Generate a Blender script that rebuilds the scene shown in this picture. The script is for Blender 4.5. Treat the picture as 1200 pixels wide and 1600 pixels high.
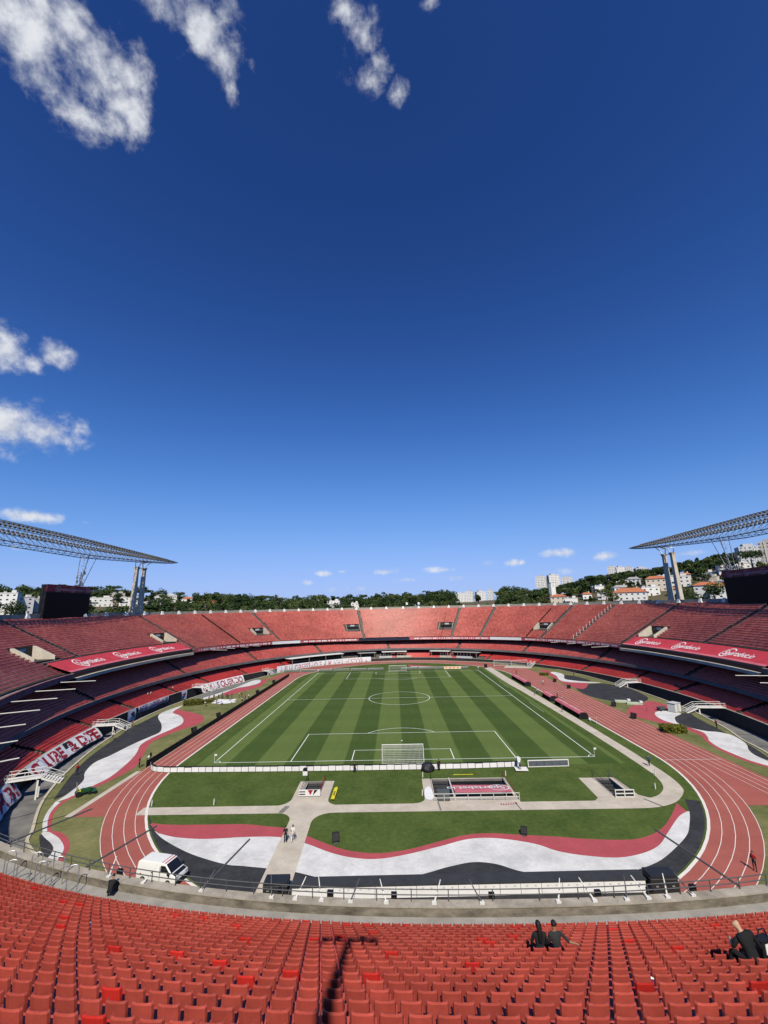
import bpy, bmesh, math, random
import numpy as np
from mathutils import Vector, Matrix, Quaternion
from mathutils.geometry import tessellate_polygon
random.seed(7)
PI = math.pi
SC = bpy.context.scene
for o in list(bpy.data.objects):
    bpy.data.objects.remove(o)
COL = SC.collection

# ------------------------------------------------------------------ camera
CAM_LOC = Vector((-0.846, -82.328, 26.495))
CR = ((0.999469, 0.023516, -0.022554), (0.027271, -0.224906, 0.973999), (-0.017832, 0.974097, 0.225428))
cam = bpy.data.cameras.new('camera')
cam.sensor_fit = 'VERTICAL'; cam.sensor_height = 24.0; cam.sensor_width = 18.0
cam.lens = 24.0 * 648.7 / 1600.0
cam.clip_start = 0.2; cam.clip_end = 12000
camo = bpy.data.objects.new('camera', cam); COL.objects.link(camo)
m = Matrix(((CR[0][0], CR[1][0], -CR[2][0]), (CR[0][1], CR[1][1], -CR[2][1]), (CR[0][2], CR[1][2], -CR[2][2]))).to_4x4()
m.translation = CAM_LOC
camo.matrix_world = m
SC.camera = camo

# ------------------------------------------------------------------ sun and sky
SUN_EL = math.radians(45.5)
SDIR = Vector((0.062, -1.0, 0)).normalized() * math.cos(SUN_EL) + Vector((0, 0, math.sin(SUN_EL)))   # towards the sun
sun = bpy.data.lights.new('sun', 'SUN'); sun.energy = 5.0; sun.angle = math.radians(0.53); sun.color = (1.0, 0.925, 0.755)
suno = bpy.data.objects.new('sun', sun); COL.objects.link(suno)
suno.rotation_euler = (-SDIR).to_track_quat('-Z', 'Y').to_euler(); suno.location = (0, -150, 150)

W = bpy.data.worlds.new('World'); SC.world = W; W.use_nodes = True
nt = W.node_tree; nt.nodes.clear()
def N(tree, kind, **kw):
    n = tree.nodes.new(kind)
    for k, v in kw.items(): setattr(n, k, v)
    return n
wout = N(nt, 'ShaderNodeOutputWorld'); bg = N(nt, 'ShaderNodeBackground')
sky = N(nt, 'ShaderNodeTexSky', sky_type='NISHITA')
sky.sun_disc = False; sky.sun_elevation = SUN_EL; sky.sun_rotation = PI - 0.062
sky.altitude = 800; sky.air_density = 1.0; sky.dust_density = 0.6; sky.ozone_density = 3.5
gam = N(nt, 'ShaderNodeGamma'); gam.inputs[1].default_value = 2.0
hsv = N(nt, 'ShaderNodeHueSaturation'); hsv.inputs['Saturation'].default_value = 1.0; hsv.inputs['Value'].default_value = 1.0
tint = N(nt, 'ShaderNodeMix', data_type='RGBA', blend_type='MULTIPLY'); tint.inputs['Factor'].default_value = 1.0; tint.inputs['B'].default_value = (0.46, 0.558, 0.626, 1)
nt.links.new(sky.outputs[0], gam.inputs[0]); nt.links.new(gam.outputs[0], tint.inputs['A']); 
sho = N(nt, 'ShaderNodeVectorMath', operation='MULTIPLY_ADD'); sho.inputs[1].default_value = (0.200, 0.150, 0.078); sho.inputs[2].default_value = (1, 1, 1)
div = N(nt, 'ShaderNodeVectorMath', operation='DIVIDE')
nt.links.new(tint.outputs['Result'], sho.inputs[0]); nt.links.new(tint.outputs['Result'], div.inputs[0]); nt.links.new(sho.outputs[0], div.inputs[1]); nt.links.new(div.outputs[0], hsv.inputs['Color'])
tc = N(nt, 'ShaderNodeTexCoord')
# clouds: (direction x, y, z, angular half width, angular half height, density)
CLOUDS = [(-0.4867, 0.3995, 0.7769, 0.056, 0.0468, 1), (-0.4318, 0.4039, 0.8065, 0.0535, 0.0412, 1), (-0.4191, 0.4396, 0.7944, 0.0614, 0.0557, 1.1), (-0.4915, 0.4302, 0.7572, 0.0554, 0.0357, 0.95),
 (-0.4071, 0.484, 0.7746, 0.0399, 0.0391, 0.95), (-0.4631, 0.4678, 0.7528, 0.0511, 0.0272, 0.75), (-0.3777, 0.4555, 0.8061, 0.0255, 0.0387, 0.8), (-0.3043, 0.4199, 0.855, 0.0443, 0.0292, 1.0),
 (-0.2609, 0.4379, 0.8604, 0.0502, 0.0419, 1.15), (-0.2436, 0.4693, 0.8488, 0.0336, 0.0366, 0.95), (-0.2418, 0.4989, 0.8322, 0.0139, 0.0206, 0.75), (-0.2041, 0.4839, 0.851, 0.0127, 0.0168, 0.35),
 (-0.2334, 0.428, 0.8731, 0.0289, 0.0225, 1.0), (-0.0446, 0.448, 0.8929, 0.0258, 0.0275, 0.55), (-0.0215, 0.4691, 0.8829, 0.0339, 0.0344, 0.6), (-0.0027, 0.5, 0.866, 0.03, 0.0278, 0.6),
 (0.0307, 0.5241, 0.8511, 0.0195, 0.0181, 0.6), (-0.0538, 0.4856, 0.8725, 0.0183, 0.0254, 0.35), (-0.0834, 0.565, 0.8209, 0.0166, 0.0117, 0.28), (0.0758, 0.4405, 0.8945, 0.022, 0.0123, 0.7),
 (-0.6521, 0.613, 0.4461, 0.0296, 0.0405, 1), (-0.6256, 0.6444, 0.4397, 0.0208, 0.0166, 0.7), (-0.6018, 0.6542, 0.458, 0.0234, 0.0241, 0.9), (-0.6677, 0.6687, 0.3271, 0.0778, 0.041, 1.2),
 (-0.6274, 0.7024, 0.336, 0.0495, 0.0334, 1.0), (-0.611, 0.7225, 0.3235, 0.0316, 0.0194, 0.8), (-0.6615, 0.7282, 0.1794, 0.0433, 0.0113, 0.9), (-0.5972, 0.7826, 0.1756, 0.0259, 0.0068, 0.45),
 (-0.6861, 0.7171, 0.1228, 0.0312, 0.0078, 0.5), (-0.1676, 0.9824, 0.0828, 0.0195, 0.006, 0.6), (-0.0154, 0.9963, 0.0848, 0.0289, 0.0091, 0.8), (0.0266, 0.9976, 0.0642, 0.0272, 0.0075, 0.6),
 (-0.1201, 0.989, 0.0867, 0.0136, 0.0045, 0.35), (-0.204, 0.977, 0.0625, 0.0178, 0.0074, 0.35), (0.1552, 0.9858, 0.0648, 0.0386, 0.0103, 0.45), (0.2764, 0.9564, 0.0946, 0.0316, 0.0085, 0.7),
 (0.2312, 0.9682, 0.0955, 0.0351, 0.0073, 0.35), (0.3697, 0.9226, 0.1098, 0.0578, 0.0108, 0.75), (0.449, 0.8883, 0.0965, 0.0235, 0.0089, 0.85), (0.3486, 0.9346, 0.0706, 0.0623, 0.0095, 0.3),
 (0.572, 0.8153, 0.0895, 0.0232, 0.0067, 0.4), (0.6056, 0.7931, 0.0654, 0.0222, 0.0084, 0.35), (0.1149, 0.9897, 0.0855, 0.0451, 0.0075, 0.25), (-0.0829, 0.9955, 0.0458, 0.0602, 0.0075, 0.25),
 (-0.80, 0.45, 0.39, 0.12, 0.045, 1), (-0.85, 0.1, 0.5, 0.10, 0.04, 0.8), (0.85, 0.2, 0.3, 0.09, 0.03, 0.6)]
noi = N(nt, 'ShaderNodeTexNoise'); noi.inputs['Scale'].default_value = 15; noi.inputs['Detail'].default_value = 9; noi.inputs['Roughness'].default_value = 0.60; noi.inputs['Distortion'].default_value = 0.12
nt.links.new(tc.outputs['Generated'], noi.inputs['Vector'])
def wmath(op, a, b=None, clamp=False):
    n = N(nt, 'ShaderNodeMath', operation=op); n.use_clamp = clamp
    for i, v in enumerate((a, b)):
        if v is None: continue
        if isinstance(v, (int, float)): n.inputs[i].default_value = v
        else: nt.links.new(v, n.inputs[i])
    return n.outputs[0]
acc = None
noi2 = N(nt, 'ShaderNodeTexNoise'); noi2.inputs['Scale'].default_value = 46; noi2.inputs['Detail'].default_value = 6; noi2.inputs['Roughness'].default_value = 0.6
nt.links.new(tc.outputs['Generated'], noi2.inputs['Vector'])
for (x, y, z, su, sv, w) in CLOUDS:
    c = Vector((x, y, z)).normalized()
    e = c.cross(Vector((0, 0, 1))).normalized(); n_ = e.cross(c).normalized()
    R = Matrix((c, e, n_)).transposed()
    mp = N(nt, 'ShaderNodeMapping', vector_type='TEXTURE')
    mp.inputs['Location'].default_value = c; mp.inputs['Rotation'].default_value = R.to_euler(); mp.inputs['Scale'].default_value = (0.3, su * 1.75, sv * 1.75)
    nt.links.new(tc.outputs['Generated'], mp.inputs['Vector'])
    ln = N(nt, 'ShaderNodeVectorMath', operation='LENGTH'); nt.links.new(mp.outputs[0], ln.inputs[0])
    f = wmath('MULTIPLY', wmath('SUBTRACT', 1.0, ln.outputs['Value'], True), 0.55 + 0.75 * w)
    acc = f if acc is None else wmath('MAXIMUM', acc, f)
nz = wmath('MULTIPLY', wmath('SUBTRACT', noi.outputs['Fac'], 0.52), 2.6)
gate = N(nt, 'ShaderNodeMapRange', interpolation_type='SMOOTHSTEP'); gate.inputs[1].default_value = 0.02; gate.inputs[2].default_value = 0.5
nt.links.new(acc, gate.inputs[0])
den = N(nt, 'ShaderNodeMapRange', interpolation_type='SMOOTHSTEP'); den.inputs[1].default_value = 0.32; den.inputs[2].default_value = 1.30
nz2 = wmath('MULTIPLY', wmath('SUBTRACT', noi2.outputs['Fac'], 0.5), 0.7)
nt.links.new(wmath('ADD', wmath('ADD', acc, nz), nz2), den.inputs[0])
cov = wmath('MULTIPLY', wmath('MULTIPLY', den.outputs[0], gate.outputs[0]), 0.93, True)
mix = N(nt, 'ShaderNodeMix', data_type='RGBA')
mix.inputs['B'].default_value = (7.6, 7.9, 8.5, 1)
shade = N(nt, 'ShaderNodeMix', data_type='RGBA'); shade.inputs['A'].default_value = (5.4, 5.8, 6.7, 1); shade.inputs['B'].default_value = (8.6, 8.8, 9.2, 1)
sh2 = N(nt, 'ShaderNodeMapRange', interpolation_type='SMOOTHSTEP'); sh2.inputs[1].default_value = 0.36; sh2.inputs[2].default_value = 0.64
nt.links.new(wmath('ADD', wmath('MULTIPLY', noi.outputs['Fac'], 0.6), wmath('MULTIPLY', noi2.outputs['Fac'], 0.4)), sh2.inputs[0]); nt.links.new(sh2.outputs[0], shade.inputs['Factor']); nt.links.new(shade.outputs['Result'], mix.inputs['B'])
nt.links.new(cov, mix.inputs['Factor']); nt.links.new(hsv.outputs[0], mix.inputs['A'])
nt.links.new(mix.outputs['Result'], bg.inputs['Color']); bg.inputs['Strength'].default_value = 0.1
nt.links.new(bg.outputs[0], wout.inputs['Surface'])

SC.view_settings.view_transform = 'Standard'; SC.view_settings.look = 'None'
SC.view_settings.gamma = 1.0; SC.view_settings.use_curve_mapping = False; SC.view_settings.exposure = -0.06

W.cycles.sampling_method = 'MANUAL'; W.cycles.sample_map_resolution = 512
SC.cycles.max_bounces = 5; SC.cycles.diffuse_bounces = 0; SC.cycles.glossy_bounces = 2; SC.cycles.transmission_bounces = 2; SC.cycles.transparent_max_bounces = 6
SC.cycles.caustics_reflective = False; SC.cycles.caustics_refractive = False
# ------------------------------------------------------------------ materials
MATS = {}
def mat(name, col, rough=0.8, var=0.15, scale=0.6, col2=None, metal=0.0, spec=0.3, bump=0.0, bscale=8.0, detail=6, obj_rand=0.0, stretch=None, fine=0.0, fscale=5.0):
    if name in MATS: return MATS[name]
    M = bpy.data.materials.new(name); M.use_nodes = True
    t = M.node_tree; b = t.nodes['Principled BSDF']
    b.inputs['Roughness'].default_value = rough; b.inputs['Metallic'].default_value = metal
    b.inputs['Specular IOR Level'].default_value = spec
    g = N(t, 'ShaderNodeNewGeometry'); n = N(t, 'ShaderNodeTexNoise')
    n.inputs['Scale'].default_value = scale; n.inputs['Detail'].default_value = detail; n.inputs['Roughness'].default_value = 0.65
    src = g.outputs['Position']
    if stretch:
        mp = N(t, 'ShaderNodeMapping'); mp.inputs['Scale'].default_value = stretch
        t.links.new(src, mp.inputs['Vector']); src = mp.outputs[0]
    t.links.new(src, n.inputs['Vector'])
    mr = N(t, 'ShaderNodeMapRange'); mr.inputs[1].default_value = 0.3; mr.inputs[2].default_value = 0.7
    t.links.new(n.outputs['Fac'], mr.inputs[0])
    mx = N(t, 'ShaderNodeMix', data_type='RGBA')
    c2 = col2 if col2 else tuple(c * (1 - var) for c in col)
    mx.inputs['A'].default_value = (*c2, 1)
    mx.inputs['B'].default_value = (*(tuple(min(1, c * (1 + var)) for c in col) if not col2 else col), 1)
    t.links.new(mr.outputs[0], mx.inputs['Factor'])
    out = mx.outputs['Result']
    if fine:
        n3 = N(t, 'ShaderNodeTexNoise'); n3.inputs['Scale'].default_value = fscale; n3.inputs['Detail'].default_value = 7; n3.inputs['Roughness'].default_value = 0.8
        t.links.new(g.outputs['Position'], n3.inputs['Vector']); r3 = N(t, 'ShaderNodeMapRange'); r3.inputs[1].default_value = 0.25; r3.inputs[2].default_value = 0.75; r3.inputs[3].default_value = 1 - fine; r3.inputs[4].default_value = 1 + fine
        h3 = N(t, 'ShaderNodeHueSaturation'); t.links.new(n3.outputs['Fac'], r3.inputs[0]); t.links.new(r3.outputs[0], h3.inputs['Value']); t.links.new(out, h3.inputs['Color']); out = h3.outputs[0]
    if obj_rand:
        oi = N(t, 'ShaderNodeObjectInfo'); h = N(t, 'ShaderNodeHueSaturation')
        r2 = N(t, 'ShaderNodeMapRange'); r2.inputs[3].default_value = 1 - obj_rand; r2.inputs[4].default_value = 1 + obj_rand
        t.links.new(oi.outputs['Random'], r2.inputs[0]); t.links.new(r2.outputs[0], h.inputs['Value'])
        t.links.new(out, h.inputs['Color']); out = h.outputs[0]
    t.links.new(out, b.inputs['Base Color'])
    if bump:
        n2 = N(t, 'ShaderNodeTexNoise'); n2.inputs['Scale'].default_value = bscale; n2.inputs['Detail'].default_value = 4
        t.links.new(g.outputs['Position'], n2.inputs['Vector'])
        bp = N(t, 'ShaderNodeBump'); bp.inputs['Strength'].default_value = bump; bp.inputs['Distance'].default_value = 0.03
        t.links.new(n2.outputs['Fac'], bp.inputs['Height']); t.links.new(bp.outputs[0], b.inputs['Normal'])
    MATS[name] = M
    return M

def seat_mat(name, c_lo, c_hi, c_new, rough=0.45):
    """red moulded plastic: 'tone' attribute picks faded, fresh or dirty plastic per seat"""
    M = bpy.data.materials.new(name); M.use_nodes = True; t = M.node_tree; b = t.nodes['Principled BSDF']
    b.inputs['Roughness'].default_value = rough; b.inputs['Specular IOR Level'].default_value = 0.35
    a = N(t, 'ShaderNodeAttribute', attribute_name='tone'); r = N(t, 'ShaderNodeValToRGB')
    cr = r.color_ramp; cr.interpolation = 'LINEAR'
    cr.elements[0].position = 0.0; cr.elements[0].color = (*c_lo, 1)
    cr.elements[1].position = 0.9; cr.elements[1].color = (*c_hi, 1)
    e = cr.elements.new(0.93); e.color = (*c_new, 1)
    t.links.new(a.outputs['Fac'], r.inputs['Fac'])
    g = N(t, 'ShaderNodeNewGeometry'); n = N(t, 'ShaderNodeTexNoise'); n.inputs['Scale'].default_value = 0.09; n.inputs['Detail'].default_value = 5
    t.links.new(g.outputs['Position'], n.inputs['Vector'])
    h = N(t, 'ShaderNodeHueSaturation'); mr = N(t, 'ShaderNodeMapRange'); mr.inputs[1].default_value = 0.3; mr.inputs[2].default_value = 0.7; mr.inputs[3].default_value = 0.80; mr.inputs[4].default_value = 1.16
    t.links.new(n.outputs['Fac'], mr.inputs[0]); t.links.new(mr.outputs[0], h.inputs['Value']); t.links.new(r.outputs[0], h.inputs['Color'])
    t.links.new(h.outputs[0], b.inputs['Base Color'])
    return M

def stripe_grass():
    M = bpy.data.materials.new('mown_turf'); M.use_nodes = True; t = M.node_tree; b = t.nodes['Principled BSDF']
    b.inputs['Roughness'].default_value = 0.9; b.inputs['Specular IOR Level'].default_value = 0.15
    def mth(op, a, v=None):
        n = N(t, 'ShaderNodeMath', operation=op)
        for i, q in enumerate((a, v)):
            if q is None: continue
            if isinstance(q, (int, float)): n.inputs[i].default_value = q
            else: t.links.new(q, n.inputs[i])
        return n.outputs[0]
    g = N(t, 'ShaderNodeNewGeometry'); s = N(t, 'ShaderNodeSeparateXYZ'); t.links.new(g.outputs['Position'], s.inputs[0])
    wob = N(t, 'ShaderNodeTexNoise'); wob.inputs['Scale'].default_value = 0.8; wob.inputs['Detail'].default_value = 3; t.links.new(g.outputs['Position'], wob.inputs['Vector'])
    w = mth('MULTIPLY', mth('SUBTRACT', wob.outputs['Fac'], 0.5), 0.35)
    def band(coord, period, sharp):
        sn = mth('SINE', mth('MULTIPLY', mth('ADD', coord, w), PI / period))
        c = N(t, 'ShaderNodeMapRange', interpolation_type='SMOOTHSTEP'); c.inputs[1].default_value = -sharp; c.inputs[2].default_value = sharp
        t.links.new(sn, c.inputs[0]); return c.outputs[0]
    lx = band(mth('MULTIPLY', s.outputs['X'], -1.0), 5.23, 0.12)
    ly = band(mth('ADD', s.outputs['Y'], 0.0), 5.5, 0.25)
    fac = mth('ADD', mth('MULTIPLY', lx, 0.68), mth('MULTIPLY', ly, 0.09))
    n1 = N(t, 'ShaderNodeTexNoise'); n1.inputs['Scale'].default_value = 0.35; n1.inputs['Detail'].default_value = 8; n1.inputs['Roughness'].default_value = 0.7
    mp = N(t, 'ShaderNodeMapping'); mp.inputs['Scale'].default_value = (3.0, 0.35, 1); t.links.new(g.outputs['Position'], mp.inputs['Vector']); t.links.new(mp.outputs[0], n1.inputs['Vector'])
    fac = mth('ADD', fac, mth('MULTIPLY', mth('SUBTRACT', n1.outputs['Fac'], 0.5), 0.55))
    mx = N(t, 'ShaderNodeMix', data_type='RGBA'); mx.inputs['A'].default_value = (0.052, 0.088, 0.017, 1); mx.inputs['B'].default_value = (0.132, 0.182, 0.048, 1)
    t.links.new(fac, mx.inputs['Factor']); t.links.new(mx.outputs['Result'], b.inputs['Base Color'])
    return M

M_TURF = stripe_grass()
def grass(name, c1, c2, scale): return mat(name, c1, 0.95, col2=c2, scale=scale, spec=0.1, detail=9, bump=0.5, bscale=3, fine=0.3, fscale=1.6)
M_LAWN = grass('infield_lawn', (0.100, 0.135, 0.033), (0.048, 0.082, 0.018), 0.20)
M_WORN = grass('worn_lawn', (0.245, 0.225, 0.10), (0.095, 0.118, 0.038), 0.13)
M_TRACK = mat('track_rubber', (0.40, 0.118, 0.092), 0.9, col2=(0.31, 0.088, 0.070), scale=0.2, detail=10, bump=0.2, bscale=20, fine=0.10, fscale=3)
M_LINE = mat('line_paint', (0.78, 0.72, 0.66), 0.7, 0.08, 1.5)
M_PITCHLINE = mat('pitch_chalk', (0.80, 0.82, 0.76), 0.8, 0.10, 1.2)
M_WHITE = mat('white_paint', (0.78, 0.77, 0.75), 0.75, col2=(0.50, 0.495, 0.48), scale=0.32, detail=11, fine=0.16, fscale=2.5)
M_BLACK = mat('black_paint', (0.050, 0.050, 0.054), 0.85, col2=(0.022, 0.022, 0.026), scale=0.4, detail=11, fine=0.45, fscale=2.0)
M_RED = mat('red_paint', (0.47, 0.085, 0.10), 0.8, col2=(0.36, 0.07, 0.08), scale=0.4, detail=9, fine=0.14, fscale=2.5)
M_CONC = mat('concrete', (0.42, 0.38, 0.32), 0.9, col2=(0.27, 0.245, 0.21), scale=0.5, detail=9, bump=0.2)
M_PATH = mat('path_concrete', (0.62, 0.55, 0.455), 0.9, col2=(0.44, 0.385, 0.315), scale=0.4, detail=10, fine=0.13, fscale=4)
M_OLDCONC = mat('stained_concrete', (0.30, 0.26, 0.21), 0.92, col2=(0.075, 0.065, 0.052), scale=0.9, detail=11, bump=0.5, bscale=6, stretch=(1, 1, 2.5))
M_WALK = mat('walkway_concrete', (0.40, 0.38, 0.34), 0.92, col2=(0.25, 0.235, 0.21), scale=0.8, detail=10, bump=0.3)
M_TERR = mat('terrace_concrete', (0.20, 0.165, 0.14), 0.92, col2=(0.10, 0.08, 0.068), scale=0.7, detail=9)
M_MOAT = mat('moat_floor', (0.25, 0.245, 0.235), 0.9, col2=(0.12, 0.12, 0.12), scale=0.3, detail=9)
M_DARKWALL = mat('dark_wall', (0.035, 0.034, 0.034), 0.7, 0.35, 0.5)
M_VOID = mat('dark_soffit', (0.10, 0.095, 0.09), 0.95, 0.3, 0.3)  # one dark tone for the soffits and tier back walls
M_STEEL = mat('galvanised_steel', (0.45, 0.46, 0.47), 0.45, 0.15, 2.0, metal=0.6)
M_GREYMETAL = mat('grey_rail_paint', (0.085, 0.088, 0.095), 0.55, 0.25, 3.0)
M_WMETAL = mat('white_steel_paint', (0.74, 0.73, 0.70), 0.5, 0.08, 2.0)
M_BLACKM = mat('black_plastic', (0.012, 0.012, 0.014), 0.5, 0.3, 2.0)
M_RUB = mat('black_rubber', (0.015, 0.015, 0.016), 0.85, 0.3, 2.0)
M_TARP = mat('red_tarpaulin', (0.50, 0.045, 0.06), 0.65, 0.16, 0.35, detail=8, bump=0.25, bscale=1.2)
M_TARPPINK = mat('faded_red_tarpaulin', (0.58, 0.15, 0.18), 0.65, 0.18, 0.35, detail=8)
M_CLOTHW = mat('white_banner_cloth', (0.78, 0.77, 0.78), 0.85, 0.07, 0.8, bump=0.5, bscale=1.5)
M_CLOTHR = mat('crimson_banner_print', (0.36, 0.02, 0.035), 0.85, 0.15, 0.8)
M_PRINTW = mat('white_print', (0.80, 0.79, 0.78), 0.7, 0.04, 0.8)
M_PRINTK = mat('black_print', (0.02, 0.02, 0.022), 0.7, 0.2, 0.8)
M_YEL = mat('yellow_plastic', (0.72, 0.60, 0.02), 0.5, 0.08, 1.0)
M_GREEN = mat('green_machine_paint', (0.018, 0.085, 0.025), 0.4, 0.1, 1.0)
M_GLASS = mat('dark_glass', (0.012, 0.014, 0.018), 0.08, 0.1, 0.5, spec=0.6)
M_PLASTER = mat('white_plaster', (0.76, 0.74, 0.70), 0.85, 0.06, 0.15)
M_CREAM = mat('cream_plaster', (0.66, 0.58, 0.46), 0.85, 0.08, 0.15)
M_GREYP = mat('grey_plaster', (0.52, 0.52, 0.53), 0.85, 0.08, 0.15)
M_TILE = mat('terracotta_tile', (0.44, 0.155, 0.075), 0.85, 0.22, 0.8)
M_ROOFG = mat('grey_roof', (0.34, 0.33, 0.32), 0.8, 0.15, 0.3)
M_BARK = mat('bark', (0.09, 0.065, 0.045), 0.95, 0.3, 2.0)
M_LEAF = [mat('leaf_dark', (0.035, 0.058, 0.022), 0.85, 0.45, 0.12, spec=0.1), mat('leaf_mid', (0.055, 0.085, 0.028), 0.85, 0.45, 0.12, spec=0.1), mat('leaf_light', (0.085, 0.105, 0.035), 0.85, 0.4, 0.12, spec=0.1)]
M_HEDGE = mat('hedge_leaf', (0.13, 0.135, 0.022), 0.85, 0.4, 1.5, spec=0.1)
M_TERRAIN = mat('hillside_ground', (0.075, 0.085, 0.035), 0.95, col2=(0.14, 0.10, 0.06), scale=0.02, detail=9)
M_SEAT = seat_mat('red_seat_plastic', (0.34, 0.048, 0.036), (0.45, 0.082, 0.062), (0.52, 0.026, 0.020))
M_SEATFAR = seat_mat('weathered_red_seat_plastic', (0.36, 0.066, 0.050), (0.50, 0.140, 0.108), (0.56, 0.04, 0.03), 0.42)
M_SKIN = mat('skin_brown', (0.30, 0.155, 0.095), 0.6, 0.08, 6)
M_SKINL = mat('skin_light', (0.48, 0.29, 0.20), 0.6, 0.08, 6)
M_HAIR = mat('black_hair', (0.010, 0.008, 0.008), 0.6, 0.3, 20)

# ------------------------------------------------------------------ mesh helpers
def tag(o, label=None, cat=None, group=None, kind=None):
    if label: o['label'] = label
    if cat: o['category'] = cat
    if group: o['group'] = group
    if kind: o['kind'] = kind
    return o
def empty(name, loc=(0, 0, 0), rz=0.0):
    o = bpy.data.objects.new(name, None); COL.objects.link(o); o.location = loc; o.rotation_euler = (0, 0, rz)
    o.empty_display_size = 0.3
    return o
def thing(name, label, cat, loc=(0, 0, 0), rz=0.0, group=None):
    return tag(empty(name, loc, rz), label, cat, group)
def link(name, me, parent=None):
    o = bpy.data.objects.new(name, me); COL.objects.link(o)
    if parent is not None: o.parent = parent
    return o
def copy_tree(src, parent=None):
    c = src.copy(); COL.objects.link(c); c.parent = parent
    for ch in list(src.children): copy_tree(ch, c)
    return c

class MB:
    def __init__(s): s.v = []; s.f = []; s.m = []; s.cm = 0
    def mat(s, i): s.cm = i; return s
    def face(s, pts):
        i = len(s.v); s.v.extend([tuple(p) for p in pts]); s.f.append(tuple(range(i, i + len(pts)))); s.m.append(s.cm); return s
    def box(s, x0, x1, y0, y1, z0, z1, M=None):
        P = [(x0, y0, z0), (x1, y0, z0), (x1, y1, z0), (x0, y1, z0), (x0, y0, z1), (x1, y0, z1), (x1, y1, z1), (x0, y1, z1)]
        if M is not None: P = [M @ Vector(p) for p in P]
        i = len(s.v); s.v.extend([tuple(p) for p in P])
        for f in ((0, 3, 2, 1), (4, 5, 6, 7), (0, 1, 5, 4), (1, 2, 6, 5), (2, 3, 7, 6), (3, 0, 4, 7)):
            s.f.append(tuple(i + k for k in f)); s.m.append(s.cm)
        return s
    def tube(s, pts, r, n=6, cap=True):
        pts = [Vector(p) for p in pts]; rr = r if isinstance(r, (list, tuple)) else [r] * len(pts)
        base = len(s.v); prev = None
        for k, p in enumerate(pts):
            d = (pts[min(k + 1, len(pts) - 1)] - pts[max(k - 1, 0)])
            d = d.normalized() if d.length > 1e-9 else Vector((0, 0, 1))
            if prev is None:
                a = d.cross(Vector((0, 0, 1)))
                if a.length < 1e-3: a = d.cross(Vector((1, 0, 0)))
                a.normalize()
            else:
                a = (prev - d * prev.dot(d)); a.normalize()
            prev = a; b = d.cross(a)
            for j in range(n):
                q = p + (a * math.cos(2 * PI * j / n) + b * math.sin(2 * PI * j / n)) * rr[k]; s.v.append(tuple(q))
        for k in range(len(pts) - 1):
            for j in range(n):
                s.f.append((base + k * n + j, base + k * n + (j + 1) % n, base + (k + 1) * n + (j + 1) % n, base + (k + 1) * n + j)); s.m.append(s.cm)
        if cap:
            s.f.append(tuple(base + j for j in range(n - 1, -1, -1))); s.m.append(s.cm)
            e = base + (len(pts) - 1) * n; s.f.append(tuple(e + j for j in range(n))); s.m.append(s.cm)
        return s
    def prism(s, poly, z0, z1, M=None):
        n = len(poly); P = [(x, y, z0) for x, y in poly] + [(x, y, z1) for x, y in poly]
        if M is not None: P = [M @ Vector(p) for p in P]
        i = len(s.v); s.v.extend([tuple(p) for p in P])
        s.f.append(tuple(i + k for k in range(n - 1, -1, -1))); s.m.append(s.cm); s.f.append(tuple(i + n + k for k in range(n))); s.m.append(s.cm)
        for k in range(n): s.f.append((i + k, i + (k + 1) % n, i + n + (k + 1) % n, i + n + k)); s.m.append(s.cm)
        return s
    def strip(s, A, B):
        """quads between two equally long polylines"""
        i = len(s.v); n = len(A); s.v.extend([tuple(p) for p in A]); s.v.extend([tuple(p) for p in B])
        for k in range(n - 1): s.f.append((i + k, i + k + 1, i + n + k + 1, i + n + k)); s.m.append(s.cm)
        return s
    def mesh(s, name, mats, smooth=False):
        me = bpy.data.meshes.new(name); me.from_pydata(s.v, [], s.f)
        for M_ in (mats if isinstance(mats, (list, tuple)) else [mats]): me.materials.append(M_)
        if any(s.m): me.polygons.foreach_set('material_index', s.m)
        if smooth: me.polygons.foreach_set('use_smooth', [True] * len(s.f))
        me.update(); return me
    def build(s, name, mats, parent=None, smooth=False):
        return link(name, s.mesh(name, mats, smooth), parent)

def rot(rz, loc=(0, 0, 0)): return Matrix.Translation(loc) @ Matrix.Rotation(rz, 4, 'Z')
def crom(P, closed=False, n=8):
    """Catmull-Rom through the points"""
    out = []; L = len(P)
    rng = range(L) if closed else range(L - 1)
    for i in rng:
        g = (lambda k: P[k % L]) if closed else (lambda k: P[min(max(k, 0), L - 1)])
        p0, p1, p2, p3 = g(i - 1), g(i), g(i + 1), g(i + 2)
        for k in range(n):
            t = k / n
            out.append(tuple(0.5 * (2 * b + (c - a) * t + (2 * a - 5 * b + 4 * c - d) * t * t + (3 * b - a - 3 * c + d) * t ** 3) for a, b, c, d in zip(p0, p1, p2, p3)))
    if not closed: out.append(tuple(P[-1]))
    return out
def sheet(name, outline, z, M, holes=(), parent=None):
    polys = [[Vector((x, y, 0)) for x, y in outline]] + [[Vector((x, y, 0)) for x, y in h] for h in holes]
    tris = tessellate_polygon(polys); V = [(p.x, p.y, z) for q in polys for p in q]
    F = []
    for t in tris:
        a, b, c = (V[k] for k in t)
        F.append(t if (b[0] - a[0]) * (c[1] - a[1]) - (b[1] - a[1]) * (c[0] - a[0]) > 0 else t[::-1])
    me = bpy.data.meshes.new(name); me.from_pydata(V, [], F); me.materials.append(M); me.update()
    return link(name, me, parent)
def struct(o): o['kind'] = 'structure'; return o
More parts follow.
